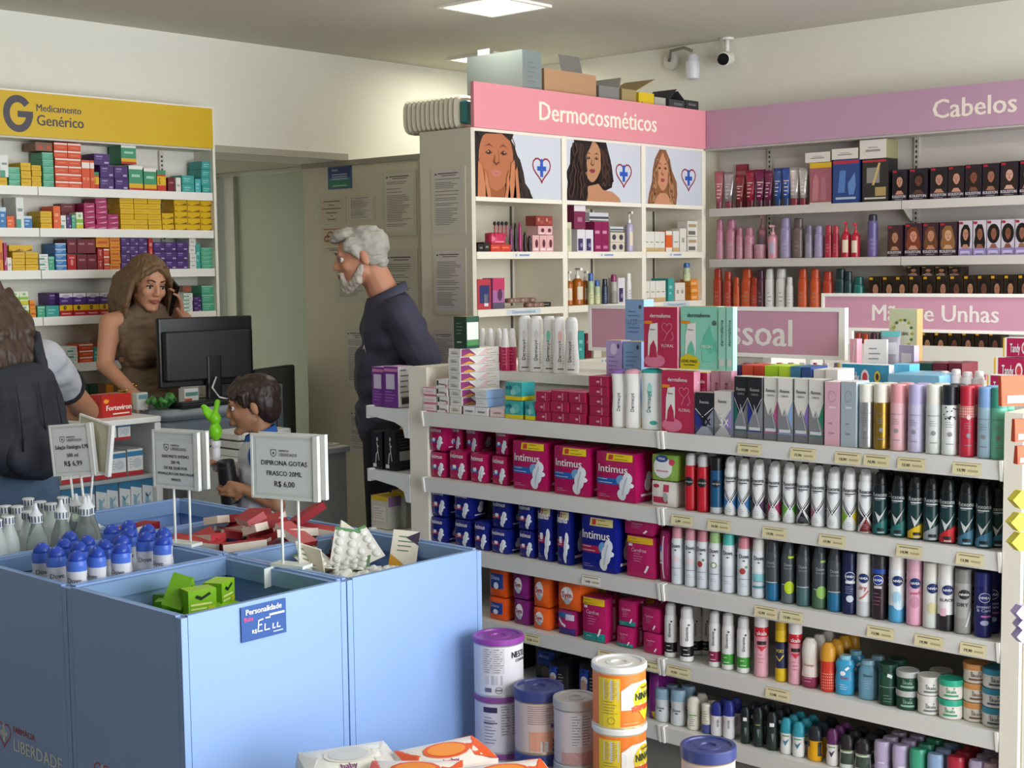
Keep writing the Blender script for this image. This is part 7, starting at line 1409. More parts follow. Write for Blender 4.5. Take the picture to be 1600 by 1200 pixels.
def legs(P, hip, knee, ank, r=1.0, hw=.085):
    L = []
    for s in (-1, 1):
        L += [('c', P(0, s*hw, hip), .085*r, P(.015, s*hw, knee), .056*r), ('c', P(.015, s*hw, knee), .055*r, P(-.01, s*hw, ank), .038*r)]
    return L
def shoes(P, off, parent, c='#2a2826', k=1.0, hw=.085):
    for s in (-1, 1): fuse('shoe', [('c', P(-.04, s*hw, .035*k), .034*k, P(.13*k, s*(hw+.01), .028*k), .028*k)], c, off, .006, 2, parent)

# -- woman behind the counter, on the phone
wl = V3(3.40, 5.19, 0); W_ = person(wl, 'woman in a taupe sleeveless top behind the counter talking on a phone')
P = frame(wl, -100)
hd = Head(P(.035, -.005, 1.492), -98, 12, -4, .97)
shR, shL = P(-.0, -.165, 1.335), P(.0, .160, 1.335)
haR = P(.225, -.17, 1.075); elR = P(.04, -.205, 1.15-.05)
elR = P(.055, -.215, 1.165); wrR = P(.235, -.175, 1.06)
phn = hd.P(.030, .100, -.045)
elL = P(.16, .235, 1.13); wrL = phn+hd.R @ V3(-.005, .045, -.10)
torso = [('e', P(0, 0, 1.24), (.095, .145, .15), Matrix.Rotation(math.radians(-100), 3, 'Z')), ('e', P(.0, 0, 1.05), (.085, .12, .16), Matrix.Rotation(math.radians(-100), 3, 'Z')), ('e', P(0, 0, .90), (.105, .16, .13), Matrix.Rotation(math.radians(-100), 3, 'Z')),
         ('e', P(.06, .062, 1.215), (.058, .060, .062)), ('e', P(.06, -.062, 1.215), (.058, .060, .062))]
skin = torso+[('c', hd.P(-.02, 0, -.06), .046, P(-.01, 0, 1.36), .05), ('c', P(-.01, 0, 1.365), .05, shR, .045), ('c', P(-.01, 0, 1.365), .05, shL, .045), ('c', shR, .047, elR, .036), ('c', elR, .035, wrR, .024), ('c', shL, .046, elL, .036), ('c', elL, .035, wrL, .023)]+hd.prims(True)+legs(P, .86, .48, .08)
skin += hand(wrR, P(.1, -.02, 0)-P(0, 0, .03), V3(0, 0, -1), -1, .12)
skin += hand(wrL, hd.R @ V3(.15, -.12, 1), hd.R @ Vector((.1, -1, .1)), 1, .38, spread=.06)
fuse('body', skin, SKW, wl, .0055, 5, W_)
rot = Matrix.Rotation(math.radians(-100), 3, 'Z')
top = [('e', P(0, 0, 1.24), (.112, .150, .140), rot), ('e', P(.0, 0, 1.05), (.102, .137, .18), rot), ('e', P(0, 0, .90), (.113, .168, .13), rot), ('e', P(.066, .060, 1.215), (.068, .070, .070)), ('e', P(.066, -.060, 1.215), (.068, .070, .070)), ('c', P(.03, -.06, 1.31), .058, P(.03, .06, 1.31), .058), ('c', P(-.0, -.11, 1.31), .056, P(.0, .11, 1.31), .056), ('c', P(-.0, -.085, 1.345), .054, P(-.0, .085, 1.345), .054), ('c', P(.0, -.03, 1.365), .058, P(.0, .03, 1.365), .058)]
fuse('sleeveless_top', top, M('#75604c', .8, bump=.15, bscale=120), wl, .006, 4, W_, disp=((18, 18, 60), .006))
fuse('trousers', [('e', P(0, 0, .84), (.118, .172, .13), rot)]+[('c', a, r1+.012, b_, r2+.014) for _, a, r1, b_, r2 in legs(P, .86, .48, .1)], M('#2b2c33', .8), wl, .008, 3, W_)
shoes(P, wl, W_)
hp = [hd.e(-.026, 0, .050, (.098, .088, .086)), hd.e(-.055, 0, .0, (.070, .085, .085))]
rh = random.Random(3)
for s in (-1, 1):
    for i in range(15):
        x0 = .05-.011*i; z1 = -.16-.02*rh.random(); yy = s*(.062+.02*math.sin(i*.21)); hp += [hd.cp((x0, yy*.80, .085-.002*i), .013, (x0-.018, s*.094, .01), .0145), hd.cp((x0-.018, s*.094, .01), .0145, (x0-.024+.010*rh.random(), s*(.103+.01*rh.random()), -.085), .014), hd.cp((x0-.024, s*.105, -.085), .014, (x0-.03+.02*rh.random(), s*(.082+.03*rh.random()), z1), .006)]
    hp += [hd.cp((.068, s*.006, .092), .013, (.066, s*.052, .062), .012), hd.cp((.066, s*.052, .062), .012, (.038, s*.085, .02), .012)]
for i in range(9): hp += [hd.cp((-.09, -.08+.02*i, .02), .024, (-.085-.01*rh.random(), -.09+.022*i, -.10), .022), hd.cp((-.085, -.09+.022*i, -.10), .022, (-.08, -.085+.021*i, -.165-.02*rh.random()), .009)]
hm = M('#6c5238', .5, var=.35, bscale=22)
fuse('hair', hp, hm, wl, .0042, 1, W_, disp=((90, 90, 10), .005))
hd.features(W_, wl, '#3a281c', '#9c5850')
b = MB(); T = Matrix.Translation(phn-wl) @ hd.R.to_4x4() @ Matrix.Rotation(math.radians(16), 4, 'Y'); b.box(-.037, .037, -.005, .005, -.075, .075, M('#141416', .25), T=T)
o = b.obj('smartphone', loc=wl); o['label'] = 'black smartphone held to the ear of the woman behind the counter'; o['category'] = 'phone'
b = MB(); b.tube([(wrR+((elR-wrR).normalized()*.035)-wl)+Vector((.034*math.cos(a), .034*math.sin(a), .012*math.cos(a))) for a in [2*PI*i/16 for i in range(17)]], .0055, M('#c9a24a', .25, .9), 6); b.obj('bracelet', W_)
b = MB(); q = hd.P(-.006, -.092, -.045)-wl; b.tube([q+hd.R @ Vector((.0, .0, .018*math.cos(a)-.01)) + hd.R @ Vector((.010*math.sin(a), 0, 0)) for a in [2*PI*i/12 for i in range(13)]], .0028, M('#d9b04a', .2, .9), 6); b.obj('earring', W_)

# -- grey-haired man in profile
ml = V3(3.82, 4.14, 0); Mn = person(ml, 'grey-haired bearded man in a dark polo shirt seen in profile')
P = frame(ml, 140)
hd = Head(P(.098, 0, 1.590), 141, 10, 0, 1.04)
shN, shF = P(-.045, .175, 1.365), P(-.01, -.175, 1.375)
rot = Matrix.Rotation(math.radians(140), 3, 'Z')
lean = rot @ Matrix.Rotation(math.radians(14), 3, 'Y')
elN = P(-.165, .215, 1.125); wrN = P(-.06, .22, .925); elF = P(-.06, -.22, 1.1); wrF = P(-.10, -.2, .88)
tor = [('e', P(-.015, 0, 1.27), (.102, .170, .17), lean), ('e', P(.01, 0, 1.10), (.112, .160, .17), lean), ('e', P(.01, 0, .96), (.115, .162, .12), rot), ('c', P(-.04, -.11, 1.36), .066, P(-.04, .11, 1.36), .066)]
body = tor+[('c', hd.P(-.035, 0, -.05), .060, P(-.02, 0, 1.39), .066), ('c', shN, .06, elN, .044), ('c', elN, .043, wrN, .029), ('c', shF, .06, elF, .044), ('c', elF, .043, wrF, .029)]+hd.prims()+legs(P, .90, .5, .09, 1.1)+hand(wrN, V3(0, 0, -1)+(P(.5, 0, 0)-P(0, 0, 0)), P(0, -1, 0)-P(0, 0, 0), -1, .35)+hand(wrF, V3(0, 0, -1), P(0, 1, 0)-P(0, 0, 0), 1, .3)
fuse('body', body, SKM, ml, .006, 5, Mn)
def grow(L, d): return [(p[0], p[1], p[2]+d, p[3], p[4]+d) if p[0] == 'c' else (p[0], p[1], tuple(v+d for v in p[2]), *p[3:]) for p in L]
slv = [('c', shN, .078, shN.lerp(elN, .72), .070), ('c', shF, .078, shF.lerp(elF, .72), .070), ('c', P(-.03, 0, 1.41), .072, P(-.0, 0, 1.425), .066), ('c', P(-.03, 0, 1.385), .085, shN, .066), ('c', P(-.03, 0, 1.385), .085, shF, .066)]
SHM = M('#3a3a4c', .8, bump=.1, bscale=150)
sh = fuse('polo_shirt', grow(tor, .014)+slv, SHM, ml, .006, 4, Mn, disp=((9, 9, 16), .016))
c = MB(); rg = []
for i, (r, dz) in enumerate(((.068, -.01), (.069, .03), (.074, .035), (.085, .0))): rg.append([P(-.012+r*1.05*math.cos(a)+.012, r*math.sin(a), 1.432+dz-.035*math.cos(a))-ml for a in [2*PI*k/20 for k in range(20)]])
c.loft(rg, M('#45455a', .8), cap=False); c.obj('collar', Mn)
S = lambda u, v, l: tuple(P(.112, .03, 1.20)-ml+(P(0, 1, 0)-P(0, 0, 0))*u+Vector((0, 0, 1))*v+(P(1, 0, 0)-P(0, 0, 0))*(l*EPS-.35*abs(u)))
b = MB(); b.pl(S, [(.02, .0), (.05, .05), (.08, -.0), (.02, .0)], .01, '#d8d8dc', 1); b.obj('chest_logo', Mn)
fuse('trousers', [('e', P(.005, 0, .92), (.122, .170, .12), rot)]+[('c', a, r1+.016, b_, r2+.02) for _, a, r1, b_, r2 in legs(P, .90, .5, .1, 1.1)], M('#15171f', .85), ml, .008, 3, Mn)
shoes(P, ml, Mn, '#1c1a18', 1.1)
hp = [hd.e(-.026, 0, .048, (.095, .080, .079)), hd.e(-.066, 0, -.012, (.038, .064, .052)), hd.e(.045, 0, .098, (.052, .056, .030)), hd.e(.082, -.01, .090, (.022, .040, .018))]
for s in (-1, 1): hp += [hd.e(-.045, s*.058, .018, (.050, .022, .050)), hd.e(.022, s*.064, .055, (.040, .018, .034)), hd.cp((.030, s*.070, .035), .012, (.012, s*.074, .008), .008)]
fuse('hair', hp, M('#a29e94', .6, var=.35, bscale=40, bump=.5), ml, .0042, 2, Mn, disp=((30, 30, 90), .006))
bp = [hd.cp((.008, s*.062, -.03), .012, (.03, s*.047, -.070), .020) for s in (-1, 1)]+[hd.cp((.03, s*.048, -.075), .020, (.076, 0, -.102), .021) for s in (-1, 1)]+[hd.cp((.096, -.02, -.038), .006, (.096, .02, -.038), .006), hd.cp((.084, -.026, -.044), .008, (.078, -.02, -.08), .012), hd.cp((.084, .026, -.044), .008, (.078, .02, -.08), .012)]
fuse('beard', bp, M('#b4a89c', .7, var=.25, bscale=60, bump=.4), ml, .004, 1, Mn, disp=((80, 80, 80), .005))
hd.features(Mn, ml, '#6c675e', '#a0605a')

# -- boy with a toy and a black bottle
cl = V3(3.165, 4.12, 0); Cd = person(cl, 'boy in a white and blue shirt holding a green toy and a black bottle')
P = frame(cl, 140)
hd = Head(P(.03, 0, 1.052), 142, 8, 0, .91)
rot = Matrix.Rotation(math.radians(140), 3, 'Z')
shN, shF = P(-.01, .118, .895), P(.0, -.115, .895)
elN = P(-.06, .165, .715); wrN = P(.055, .115, .765); elF = P(.10, -.13, .73); wrF = P(.125, -.03, .805)
tor = [('e', P(0, 0, .83), (.078, .115, .12), rot), ('e', P(.01, 0, .68), (.078, .105, .13), rot), ('e', P(0, 0, .58), (.085, .112, .09), rot), ('c', P(-.01, -.08, .895), .042, P(-.01, .08, .895), .042)]
body = tor+[('c', hd.P(-.02, 0, -.05), .040, P(-.005, 0, .93), .042), ('c', shN, .036, elN, .029), ('c', elN, .028, wrN, .021), ('c', shF, .036, elF, .029), ('c', elF, .028, wrF, .021)]+hd.prims(True, True)+legs(P, .55, .3, .06, .72, .06)
body += hand(wrN, P(1, -.1, .1)-P(0, 0, 0), P(0, -1, 0)-P(0, 0, 0), 1, .55, .78)+hand(wrF, P(.5, .35, .7)-P(0, 0, 0), P(.6, .3, -.5)-P(0, 0, 0), 1, .65, .78)
fuse('body', body, SKC, cl, .005, 4, Cd)
sl = [('c', shF, .052, shF.lerp(elF, .62), .046), ('c', P(-.01, 0, .92), .05, shN, .045), ('c', P(-.01, 0, .92), .05, shF, .045)]
fuse('shirt', grow(tor, .013)+sl+[('c', P(-.008, 0, .925), .05, P(-.004, 0, .935), .05)], M('#c9cad2', .8), cl, .006, 4, Cd, disp=((14, 14, 26), .010))
fuse('blue_sleeve', [('c', P(-.012, .055, .925), .044, shN+V3(0, 0, .0), .05), ('c', shN, .054, shN.lerp(elN, .66), .052)], M('#2a5cac', .75), cl, .005, 3, Cd, disp=((14, 14, 20), .006))
c = MB(); c.loft([[P(.0+r*math.cos(a), r*math.sin(a), .955+dz-.02*math.cos(a))-cl for a in [2*PI*k/18 for k in range(18)]] for r, dz in ((.047, -.012), (.050, .012), (.056, .012), (.062, -.014))], M('#2458a4', .75), cap=False); c.obj('collar', Cd)
fuse('shorts', [('e', P(0, 0, .55), (.095, .12, .09), rot)]+[('c', P(0, s*.06, .52), .075, P(.01, s*.062, .33), .068) for s in (-1, 1)], M('#26355c', .8), cl, .007, 3, Cd)
shoes(P, cl, Cd, '#44464c', .8, .06)
hp = [hd.e(-.024, 0, .052, (.104, .088, .084)), hd.e(-.062, 0, .0, (.058, .080, .078))]
for i in range(21): a = -1+2*i/20; hp += [hd.cp((.03, a*.055, .112-.03*a*a), .020, (.082-.012*a*a, a*.064, .074-.024*a*a+.006*rh.random()), .009)]
for s in (-1, 1): hp += [hd.e(-.045, s*.060, .015, (.052, .024, .055)), hd.cp((.026, s*.076, .055), .020, (.026, s*.079, .014), .009)]
hp += [hd.e(-.070, 0, -.02, (.038, .064, .055))]
fuse('hair', hp, M('#2c1e18', .45, var=.25, bscale=40), cl, .0042, 4, Cd, disp=((70, 70, 40), .003))
hd.features(Cd, cl, '#241812', '#a0685c')
# toy and bottle in his hands
gp = wrF+(P(.5, .35, .7)-P(0, 0, 0)).normalized()*.07
G1 = '#7ed321'
ty = fuse('toy_figure', [('e', gp+V3(0, 0, .09), (.020, .020, .028)), ('e', gp+V3(0, 0, .13), (.018, .018, .02)), ('c', gp+V3(0, 0, .11), .008, gp+V3(-.02, .02, .15), .010), ('c', gp+V3(0, 0, .14), .007, gp+V3(.006, -.006, .18), .009), ('c', gp+V3(-.005, .01, .15), .006, gp+V3(-.02, .028, .165), .009)], M(G1, .35), gp, .003, 1)
ty.location = gp; ty.scale = (1.2, 1.2, 1.2); ty['label'] = 'bright green toy candy holder in the raised hand of the boy'; ty['category'] = 'toy'
b = MB(); b.lathe([(.012, -.03), (.014, 0), (.013, .04), (.016, .05), (.016, .062), (0, .063)], M('#e6e6ea', .25), 12); b.obj('white_stem', ty)
bt = wrN+(P(1, -.1, .1)-P(0, 0, 0)).normalized()*.062+(P(0, -1, 0)-P(0, 0, 0))*.035
b = MB(); T = Matrix.Rotation(math.radians(-6), 4, 'Y'); b.lathe([(.030, -.06), (.033, -.056), (.033, .075), (.031, .08), (.031, .095), (.028, .10), (0, .101)], M('#1a1a1c', .4), 20, T=T); o = b.obj('drink_bottle', loc=bt); o['label'] = 'matte black insulated bottle held by the boy'; o['category'] = 'bottle'

# -- customer with the backpack, seen from behind
ul = V3(2.16, 4.17, 0); Cu = person(ul, 'customer in a grey T-shirt and jeans seen from behind at the counter')
P = frame(ul, 98)
hd = Head(P(.05, .03, 1.43), 108, 14, 0, .97)
rot = Matrix.Rotation(math.radians(98), 3, 'Z')
shR, shL = P(-.01, -.185, 1.265), P(.0, .18, 1.275)
elR = onY(136, 622, 4.50); elR = V3(elR.x, 4.50, 1.055); wrR = elR+V3(-.20, .10, .01)
elL = P(.25, .22, 1.05); wrL = P(.42, .05, 1.04)
tor = [('e', P(0, 0, 1.18), (.105, .165, .15), rot), ('e', P(-.0, 0, 1.02), (.10, .145, .15), rot), ('e', P(-.02, 0, .90), (.125, .182, .13), rot), ('c', P(-.02, -.12, 1.27), .055, P(-.02, .12, 1.27), .055)]
body = tor+[('c', hd.P(-.02, 0, -.05), .048, P(-.01, 0, 1.30), .052), ('c', shR, .052, elR, .041), ('c', elR, .040, wrR, .026), ('c', shL, .05, elL, .04), ('c', elL, .039, wrL, .026)]+hd.prims(True)+legs(P, .86, .48, .08, 1.08, .092)+hand(wrR, V3(-1, .2, 0), V3(0, 0, -1), 1, .2)+hand(wrL, V3(-.3, 1, 0), V3(0, 0, -1), -1, .2)
fuse('body', body, SKD, ul, .006, 5, Cu)
cuff = shR.lerp(elR, .46)
fuse('t_shirt', grow(tor[:2]+tor[3:], .014)+[('e', P(-.01, 0, .95), (.125, .178, .08), rot), ('c', shR, .074, cuff, .066), ('c', shL, .072, shL.lerp(elL, .45), .064), ('c', P(-.01, 0, 1.30), .07, shR, .065), ('c', P(-.01, 0, 1.30), .07, shL, .065)], M('#a9abb0', .85, var=.06, bscale=200), ul, .006, 4, Cu, disp=((12, 12, 18), .012))
dq = (elR-shR).normalized(); b = MB(); b.tube([cuff-ul-dq*.006, cuff-ul+dq*.020], [.069, .067], M('#1b1c20', .8), 20); b.obj('dark_cuff', Cu)
JN = M('#4a6078', .85, var=.22, bscale=30)
fuse('jeans', [('e', P(-.02, 0, .88), (.142, .198, .115), rot), ('e', P(-.07, .08, .85), (.085, .095, .10)), ('e', P(-.07, -.08, .85), (.085, .095, .10))]+[('c', a, r1+.014, b_, r2+.018) for _, a, r1, b_, r2 in legs(P, .86, .48, .09, 1.1, .095)], JN, ul, .007, 3, Cu)
b = MB(); b.tube([(P(-.02+.15*math.cos(a), .2*math.sin(a), .965)-ul) for a in [2*PI*i/30 for i in range(31)]], .010, M('#3c5068', .85), 6); b.obj('waistband', Cu)
shoes(P, ul, Cu, '#d8d6d2', 1.0, .092)
hp = [hd.e(-.026, 0, .050, (.100, .090, .088)), hd.e(-.055, 0, -.01, (.075, .088, .10))]
for i in range(13):
    y = -.10+.0165*i; hp += [hd.cp((-.085, y*.9, .03), .024, (-.115-.012*rh.random(), y, -.10), .026), hd.cp((-.115, y, -.10), .026, (-.12-.02*rh.random(), y*1.05, -.23), .022), hd.cp((-.125, y*1.05, -.23), .022, (-.12, y*1.0+.02*rh.random(), -.30-.05*rh.random()), .008)]
fuse('hair', hp, M('#3f2e22', .5, var=.35, bscale=25), ul, .005, 1, Cu, disp=((50, 50, 10), .012))
hd.features(Cu, ul, '#2c2018', '#a8625a')
bc = P(-.185, .02, 1.13)
bk = empty('backpack', (bc.x, bc.y, .93), 0, label='dark navy backpack on the back of the customer in jeans', category='backpack')
NVB = M('#1f222c', .7, bump=.15, bscale=60)
o = fuse('bag', [('e', P(-.175, .02, 1.12), (.075, .15, .16), rot), ('e', P(-.195, .02, 1.03), (.085, .155, .12), rot), ('c', P(-.16, -.06, 1.22), .045, P(-.16, .10, 1.22), .045)], NVB, Vector(bk.location), .007, 4, bk, disp=((9, 9, 9), .014))
o = fuse('front_pocket', [('e', P(-.255, .02, 1.01), (.045, .12, .085), rot)], M('#22252f', .7, bump=.15, bscale=60), Vector(bk.location), .006, 3, bk, disp=((10, 10, 10), .008))
for s in (-1, 1):
    b = MB(); b.tube([P(-.17, .02+s*.085, 1.24)-Vector(bk.location), P(-.07, s*.115, 1.352)-Vector(bk.location), P(.02, s*.12, 1.35)-Vector(bk.location), P(.09, s*.13, 1.27)-Vector(bk.location), P(.11, s*.15, 1.15)-Vector(bk.location)], [.018, .019, .019, .018, .014], NVB, 8); b.obj('shoulder_strap', bk)
b = MB()
for u in (-.06, .0, .08): b.tube([P(-.255, .02+u, 1.22)-Vector(bk.location), P(-.275, .02+u, 1.13)-Vector(bk.location), P(-.29, .02+u*1.1, 1.02)-Vector(bk.location)], .003, M('#11131a', .6), 5)
b.obj('seams', bk)
# ------------------------------------------------------------------ what fills the bins
# navy price sticker on the front bin
S0 = BX[0]+.0; 
a, c = onY(376, 975, BY[0]), onY(446, 960, BY[0]); sw = c.x-a.x; zt = onY(376, 950, BY[0]).z; zb_ = onY(376, 1005, BY[0]).z; shh = zt-zb_
b = MB(); b.rbox(-sw/2, sw/2, -.0015, 0, 0, shh, M('#1f4f96', .3), r=.0007, n=1)
S = lambda u, v, l: (u*sw, -.0015-l*EPS, v*shh)
b.mats.append(mt('#ffffff'))
SS = lambda u, v, l: (u, -.0015-l*EPS, v)
b.pq(SS, -sw*.5, 0, sw*.5, shh, '#1f4f96', .5)
b.pt(SS, 'Personalidade', 0, shh*.84, shh*.16, '#f4f6fa', 2, w=sw*.96); b.pt(SS, 'Baby', -sw*.34, shh*.64, shh*.12, '#e0508c', 2, w=sw*.28); b.pq(SS, sw*.12, shh*.6, sw*.46, shh*.66, '#e8eaf0', 2); b.pt(SS, 'R$', -sw*.22, shh*.25, shh*.11, '#f0f2f6', 2)
for pts in ([(-.02, .55), (-.12, .53), (-.13, .40), (-.05, .40)], [(-.13, .40), (-.14, .22), (-.04, .22)], [(.03, .56), (.14, .56)], [(.02, .40), (.01, .22), (.12, .22)], [(.2, .36), (.19, .22), (.25, .22)], [(.3, .36), (.29, .22), (.36, .22)]): b.pl(SS, [(u*sw, v*shh) for u, v in pts], .0032, '#f4f6fa', 2)
b.pq(SS, sw*.2, shh*.1, sw*.42, shh*.13, '#c8d4e8', 2)
o = b.obj('price_sticker', loc=((a.x+c.x)/2, BY[0]-.0005, zb_)); o['label'] = 'navy sticker reading Personalidade Baby on the front of the nearest bin'; o['category'] = 'sticker'

def mk(k, loc, eul, where, px=None, desc=None, scale=None):
    K = KIND[k]; root = None
    for i, (nm, me) in enumerate(K['parts']):
        o = bpy.data.objects.new(nm, me); COL.objects.link(o)
        if i == 0:
            root = o; o.location = loc; o.rotation_euler = eul
            if scale: o.scale = scale
        else: o.parent = root
    reg(root, desc or K['desc'], K['cat'], where, proj(loc)[0] if px is None else px); return root
# green boxes in the front bin
bx('gbx', 'lime green medicine carton', .072, .05, .085, '#86c020', [('p', [(-.02, .068), (-.004, .060), (.022, .072), (.018, .078), (-.002, .068), (-.014, .074)], '#1f2a1c', 2), ('q', -.03, .048, .024, .053, '#e4ea90', 2), ('q', -.03, .038, .01, .042, '#e6e89a', 2), ('q', .014, .03, .032, .044, '#c8cc2a', 2), ('q', -.036, 0, .036, .010, '#c8cc2a', 1)], [('q', -.015, .02, .015, .07, '#a4cc4c', 1)], sidec='#6aa018', topc='#a8d040')
GZ0 = .665
for x, y, z, e in ((1.965, 2.82, .70, (0, 0, math.radians(-12))), (2.055, 2.86, .698, (0, 0, math.radians(28))), (1.93, 2.88, .725, (.35, .5, .9))):
    mk('gbx', (x, y, z), e, 'standing in the front bin', desc='lime green carton')
rb = random.Random(21)
for i in range(26):
    x, y = rb.uniform(1.80, 2.15), rb.uniform(2.62, 2.98)
    if i < 20: x, y = rb.uniform(1.82, 2.08), rb.uniform(2.62, 2.86)
    mk('gbx', (x, y, GZ0+.025+.001*i*.9), (PI/2, rb.uniform(-.12, .12), rb.uniform(0, 6.28)), 'lying in the front bin', desc='lime green carton')
# price-sign holders
def holder(label, base, posts, pan, writing=None, clip=None):
    """pan: four pixel corners of a face placed on a vertical plane through base"""
def signpair(bx_, by_, zb0, rz, w, h, zs, lines, label, gap=.035, blank=False, tilt=0, posts=True, wob=0):
    root = empty('price_sign', (bx_, by_, zb0), math.radians(rz), label=label, category='sign'); F = M('#ebece8', .3)
    for k, y in enumerate((-gap/2, gap/2)) if not blank else ((0, 0),):
        b = MB(); b.box(-w/2+.006, w/2-.006, y-.0015, y+.0015, zs+.006, zs+h-.006, M('#dde2df' if not blank else '#c8c4a6', .25))
        if k == 0 and not blank:
            S = lambda u, v, l: (u, y-.0015-l*EPS, zs+h*.5+v)
            b.pq(S, -w*.42, -h*.42, w*.42, h*(.42 if len(lines) < 5 else .30), '#e6e9e7', 1)
            b.pl(S, [(-.040, h*.26), (-.040, h*.19), (-.032, h*.15), (-.024, h*.19), (-.024, h*.26), (-.040, h*.26)], .002, '#55565c', 2); b.pe(S, -.032, h*.21, .003, .003, '#55565c', 2, 8)
            b.pt(S, 'FARMÁCIA', .0, h*.25, .005, '#77777c', 2, w=.03); b.pt(S, 'LIBERDADE', .012, h*.19, .008, '#8a8a90', 2, w=.055)
            v = h*.06
            for t, s in lines: b.pt(S, t, 0, v, s, '#2c2c30', 2, w=w*.78); v -= h*(.16 if len(lines) < 5 else .10)
        pn = b.obj('panel', root)
        b = MB()
        for a in ((-w/2, w/2, zs, zs+.006), (-w/2, w/2, zs+h-.006, zs+h)): b.box(a[0], a[1], y-.003, y+.003, a[2], a[3], F)
        b.box(-w/2, -w/2+.006, y-.003, y+.003, zs+.006, zs+h-.006, F); b.box(w/2-.014, w/2, y-.006, y+.006, zs, zs+h, F); b.obj('frame', pn)
    for s in ((-1, 1) if not blank else (0,)):
        b = MB(); b.tube([(s*.018, s*gap*.3, 0), (s*.018-wob, s*gap*.3, zs+.004)], .0035, F, 8); b.obj('post', root)
    b = MB(); b.box(-.05, .05, -.022, .022, -.002, .006, M('#dfe6df', .3)); b.obj('foot', root)
    return root
# sign on the divider between front and right bins
def lean(o, ax, ay): o.rotation_euler = (math.radians(ax), math.radians(ay), o.rotation_euler.z)
signpair(2.222, 2.782, ZB+.002, -74, .205, .165, .172, [('DIPIRONA GOTAS', .012), ('FRASCO 20ML', .012), ('R$ 6,00', .014)], 'white double price sign reading Dipirona Gotas on the front bins')
b = MB(); b.box(-.001, .0, -.04, .04, -.05, .0, M('#dfe6df', .3)); o = b.obj('clip_plate', bpy.data.objects['price_sign']); o.location = (-.04, -.02, 0)
signpair(2.215, 3.242, ZB+.002, -77, .166, .16, .155, [('SABONETE INTIMO', .008), ('200 ML', .008), ('DE R$ 20,00 POR', .008), ('PROMOÇÃO LEVE MAIS PAGUE', .007), ('MENOS', .007)], 'white double price sign with five small lines over the middle bins')
o = signpair(2.17, 3.69, ZB+.002, -70, .155, .152, .155, [('Solução Fisiológica 0,9%', .012), ('500 ml', .011), ('R$ 6,99', .015)], 'leaning price sign reading Solução Fisiológica beside the saline bottles', gap=.004); lean(o, 0, -5)
o = signpair(2.20, 3.70, ZB+.002, -84, .155, .155, .17, [], 'blank cream price sign leaning behind the Solução Fisiológica sign', blank=True); lean(o, 0, 10)
# saline bottles in the left rear bin
def saline(key, desc, clear):
    b = MB(); m = M('#e4ece8', .12, trans=.85, ior=1.33) if clear else M('#dfe9e6', .3, trans=.25)
    b.lathe([(.030, 0), (.033, .006), (.033, .10), (.031, .105), (.033, .11), (.028, .16), (.016, .195), (.013, .205)], m, 20)
    if not clear: b.pq(Scyl(.033), -.02, .03, .02, .085, '#cfd8c8', 1); b.pq(Scyl(.033), -.012, .035, -.002, .045, '#3f8f6c', 2)
    c = MB(); c.lathe([(.0165, .202), (.0175, .204), (.0175, .224), (.0165, .226)], M('#e4e8ea', .3), 16)
    for k in range(12): a = k*2*PI/12; c.box(-.0015, .0015, -.0185, -.0172, .206, .222, '#4a5068', T=Matrix.Rotation(a, 4, 'Z'))
    if clear: c.lathe([(.015, .226), (.008, .238), (.004, .256), (0, .257)], M('#dfe4ea', .3), 12)
    kind(key, desc, 'bottle', [('saline_bottle', b), ('cap', c)])
saline('sa1', 'milky white saline bottle', False); saline('sa2', 'clear saline bottle with nozzle cap', True)
WS = 'in the left rear bin'
for px, py, k in ((10, 790, 'sa1'), (28, 790, 'sa1'), (45, 778, 'sa1'), (63, 783, 'sa1'), (82, 786, 'sa1'), (98, 776, 'sa1'), (10, 806, 'sa1'), (46, 798, 'sa1'), (-8, 812, 'sa1'), (-14, 795, 'sa1'), (72, 806, 'sa2'), (104, 800, 'sa2'), (119, 788, 'sa2'), (139, 791, 'sa2'), (153, 797, 'sa2')):
    zt = .665+.226; q = onZ(px, py, zt); q.x = min(max(q.x, 1.77), 2.15); q.y = min(max(q.y, 3.53), 3.88); mk(k, (q.x, q.y, .665), (rb.uniform(-.02, .02), rb.uniform(-.02, .02), rb.uniform(-.5, .5)), WS, px=px)
# blue-capped roll-ons
for i in range(6):
    for j in range(4):
        if (i, j) in ((0, 3), (3, 3), (3, 0), (5, 0), (1, 3), (3, 2)): continue
        x, y = 1.797+.063*i+rb.uniform(-.004, .004), 3.088+.082*j+rb.uniform(-.008, .008)+.012*(i % 2)
        mk('bin_ro', (x, y, .7525), (0, 0, rb.uniform(-1.3, -.3)), 'in the roll-on bin')
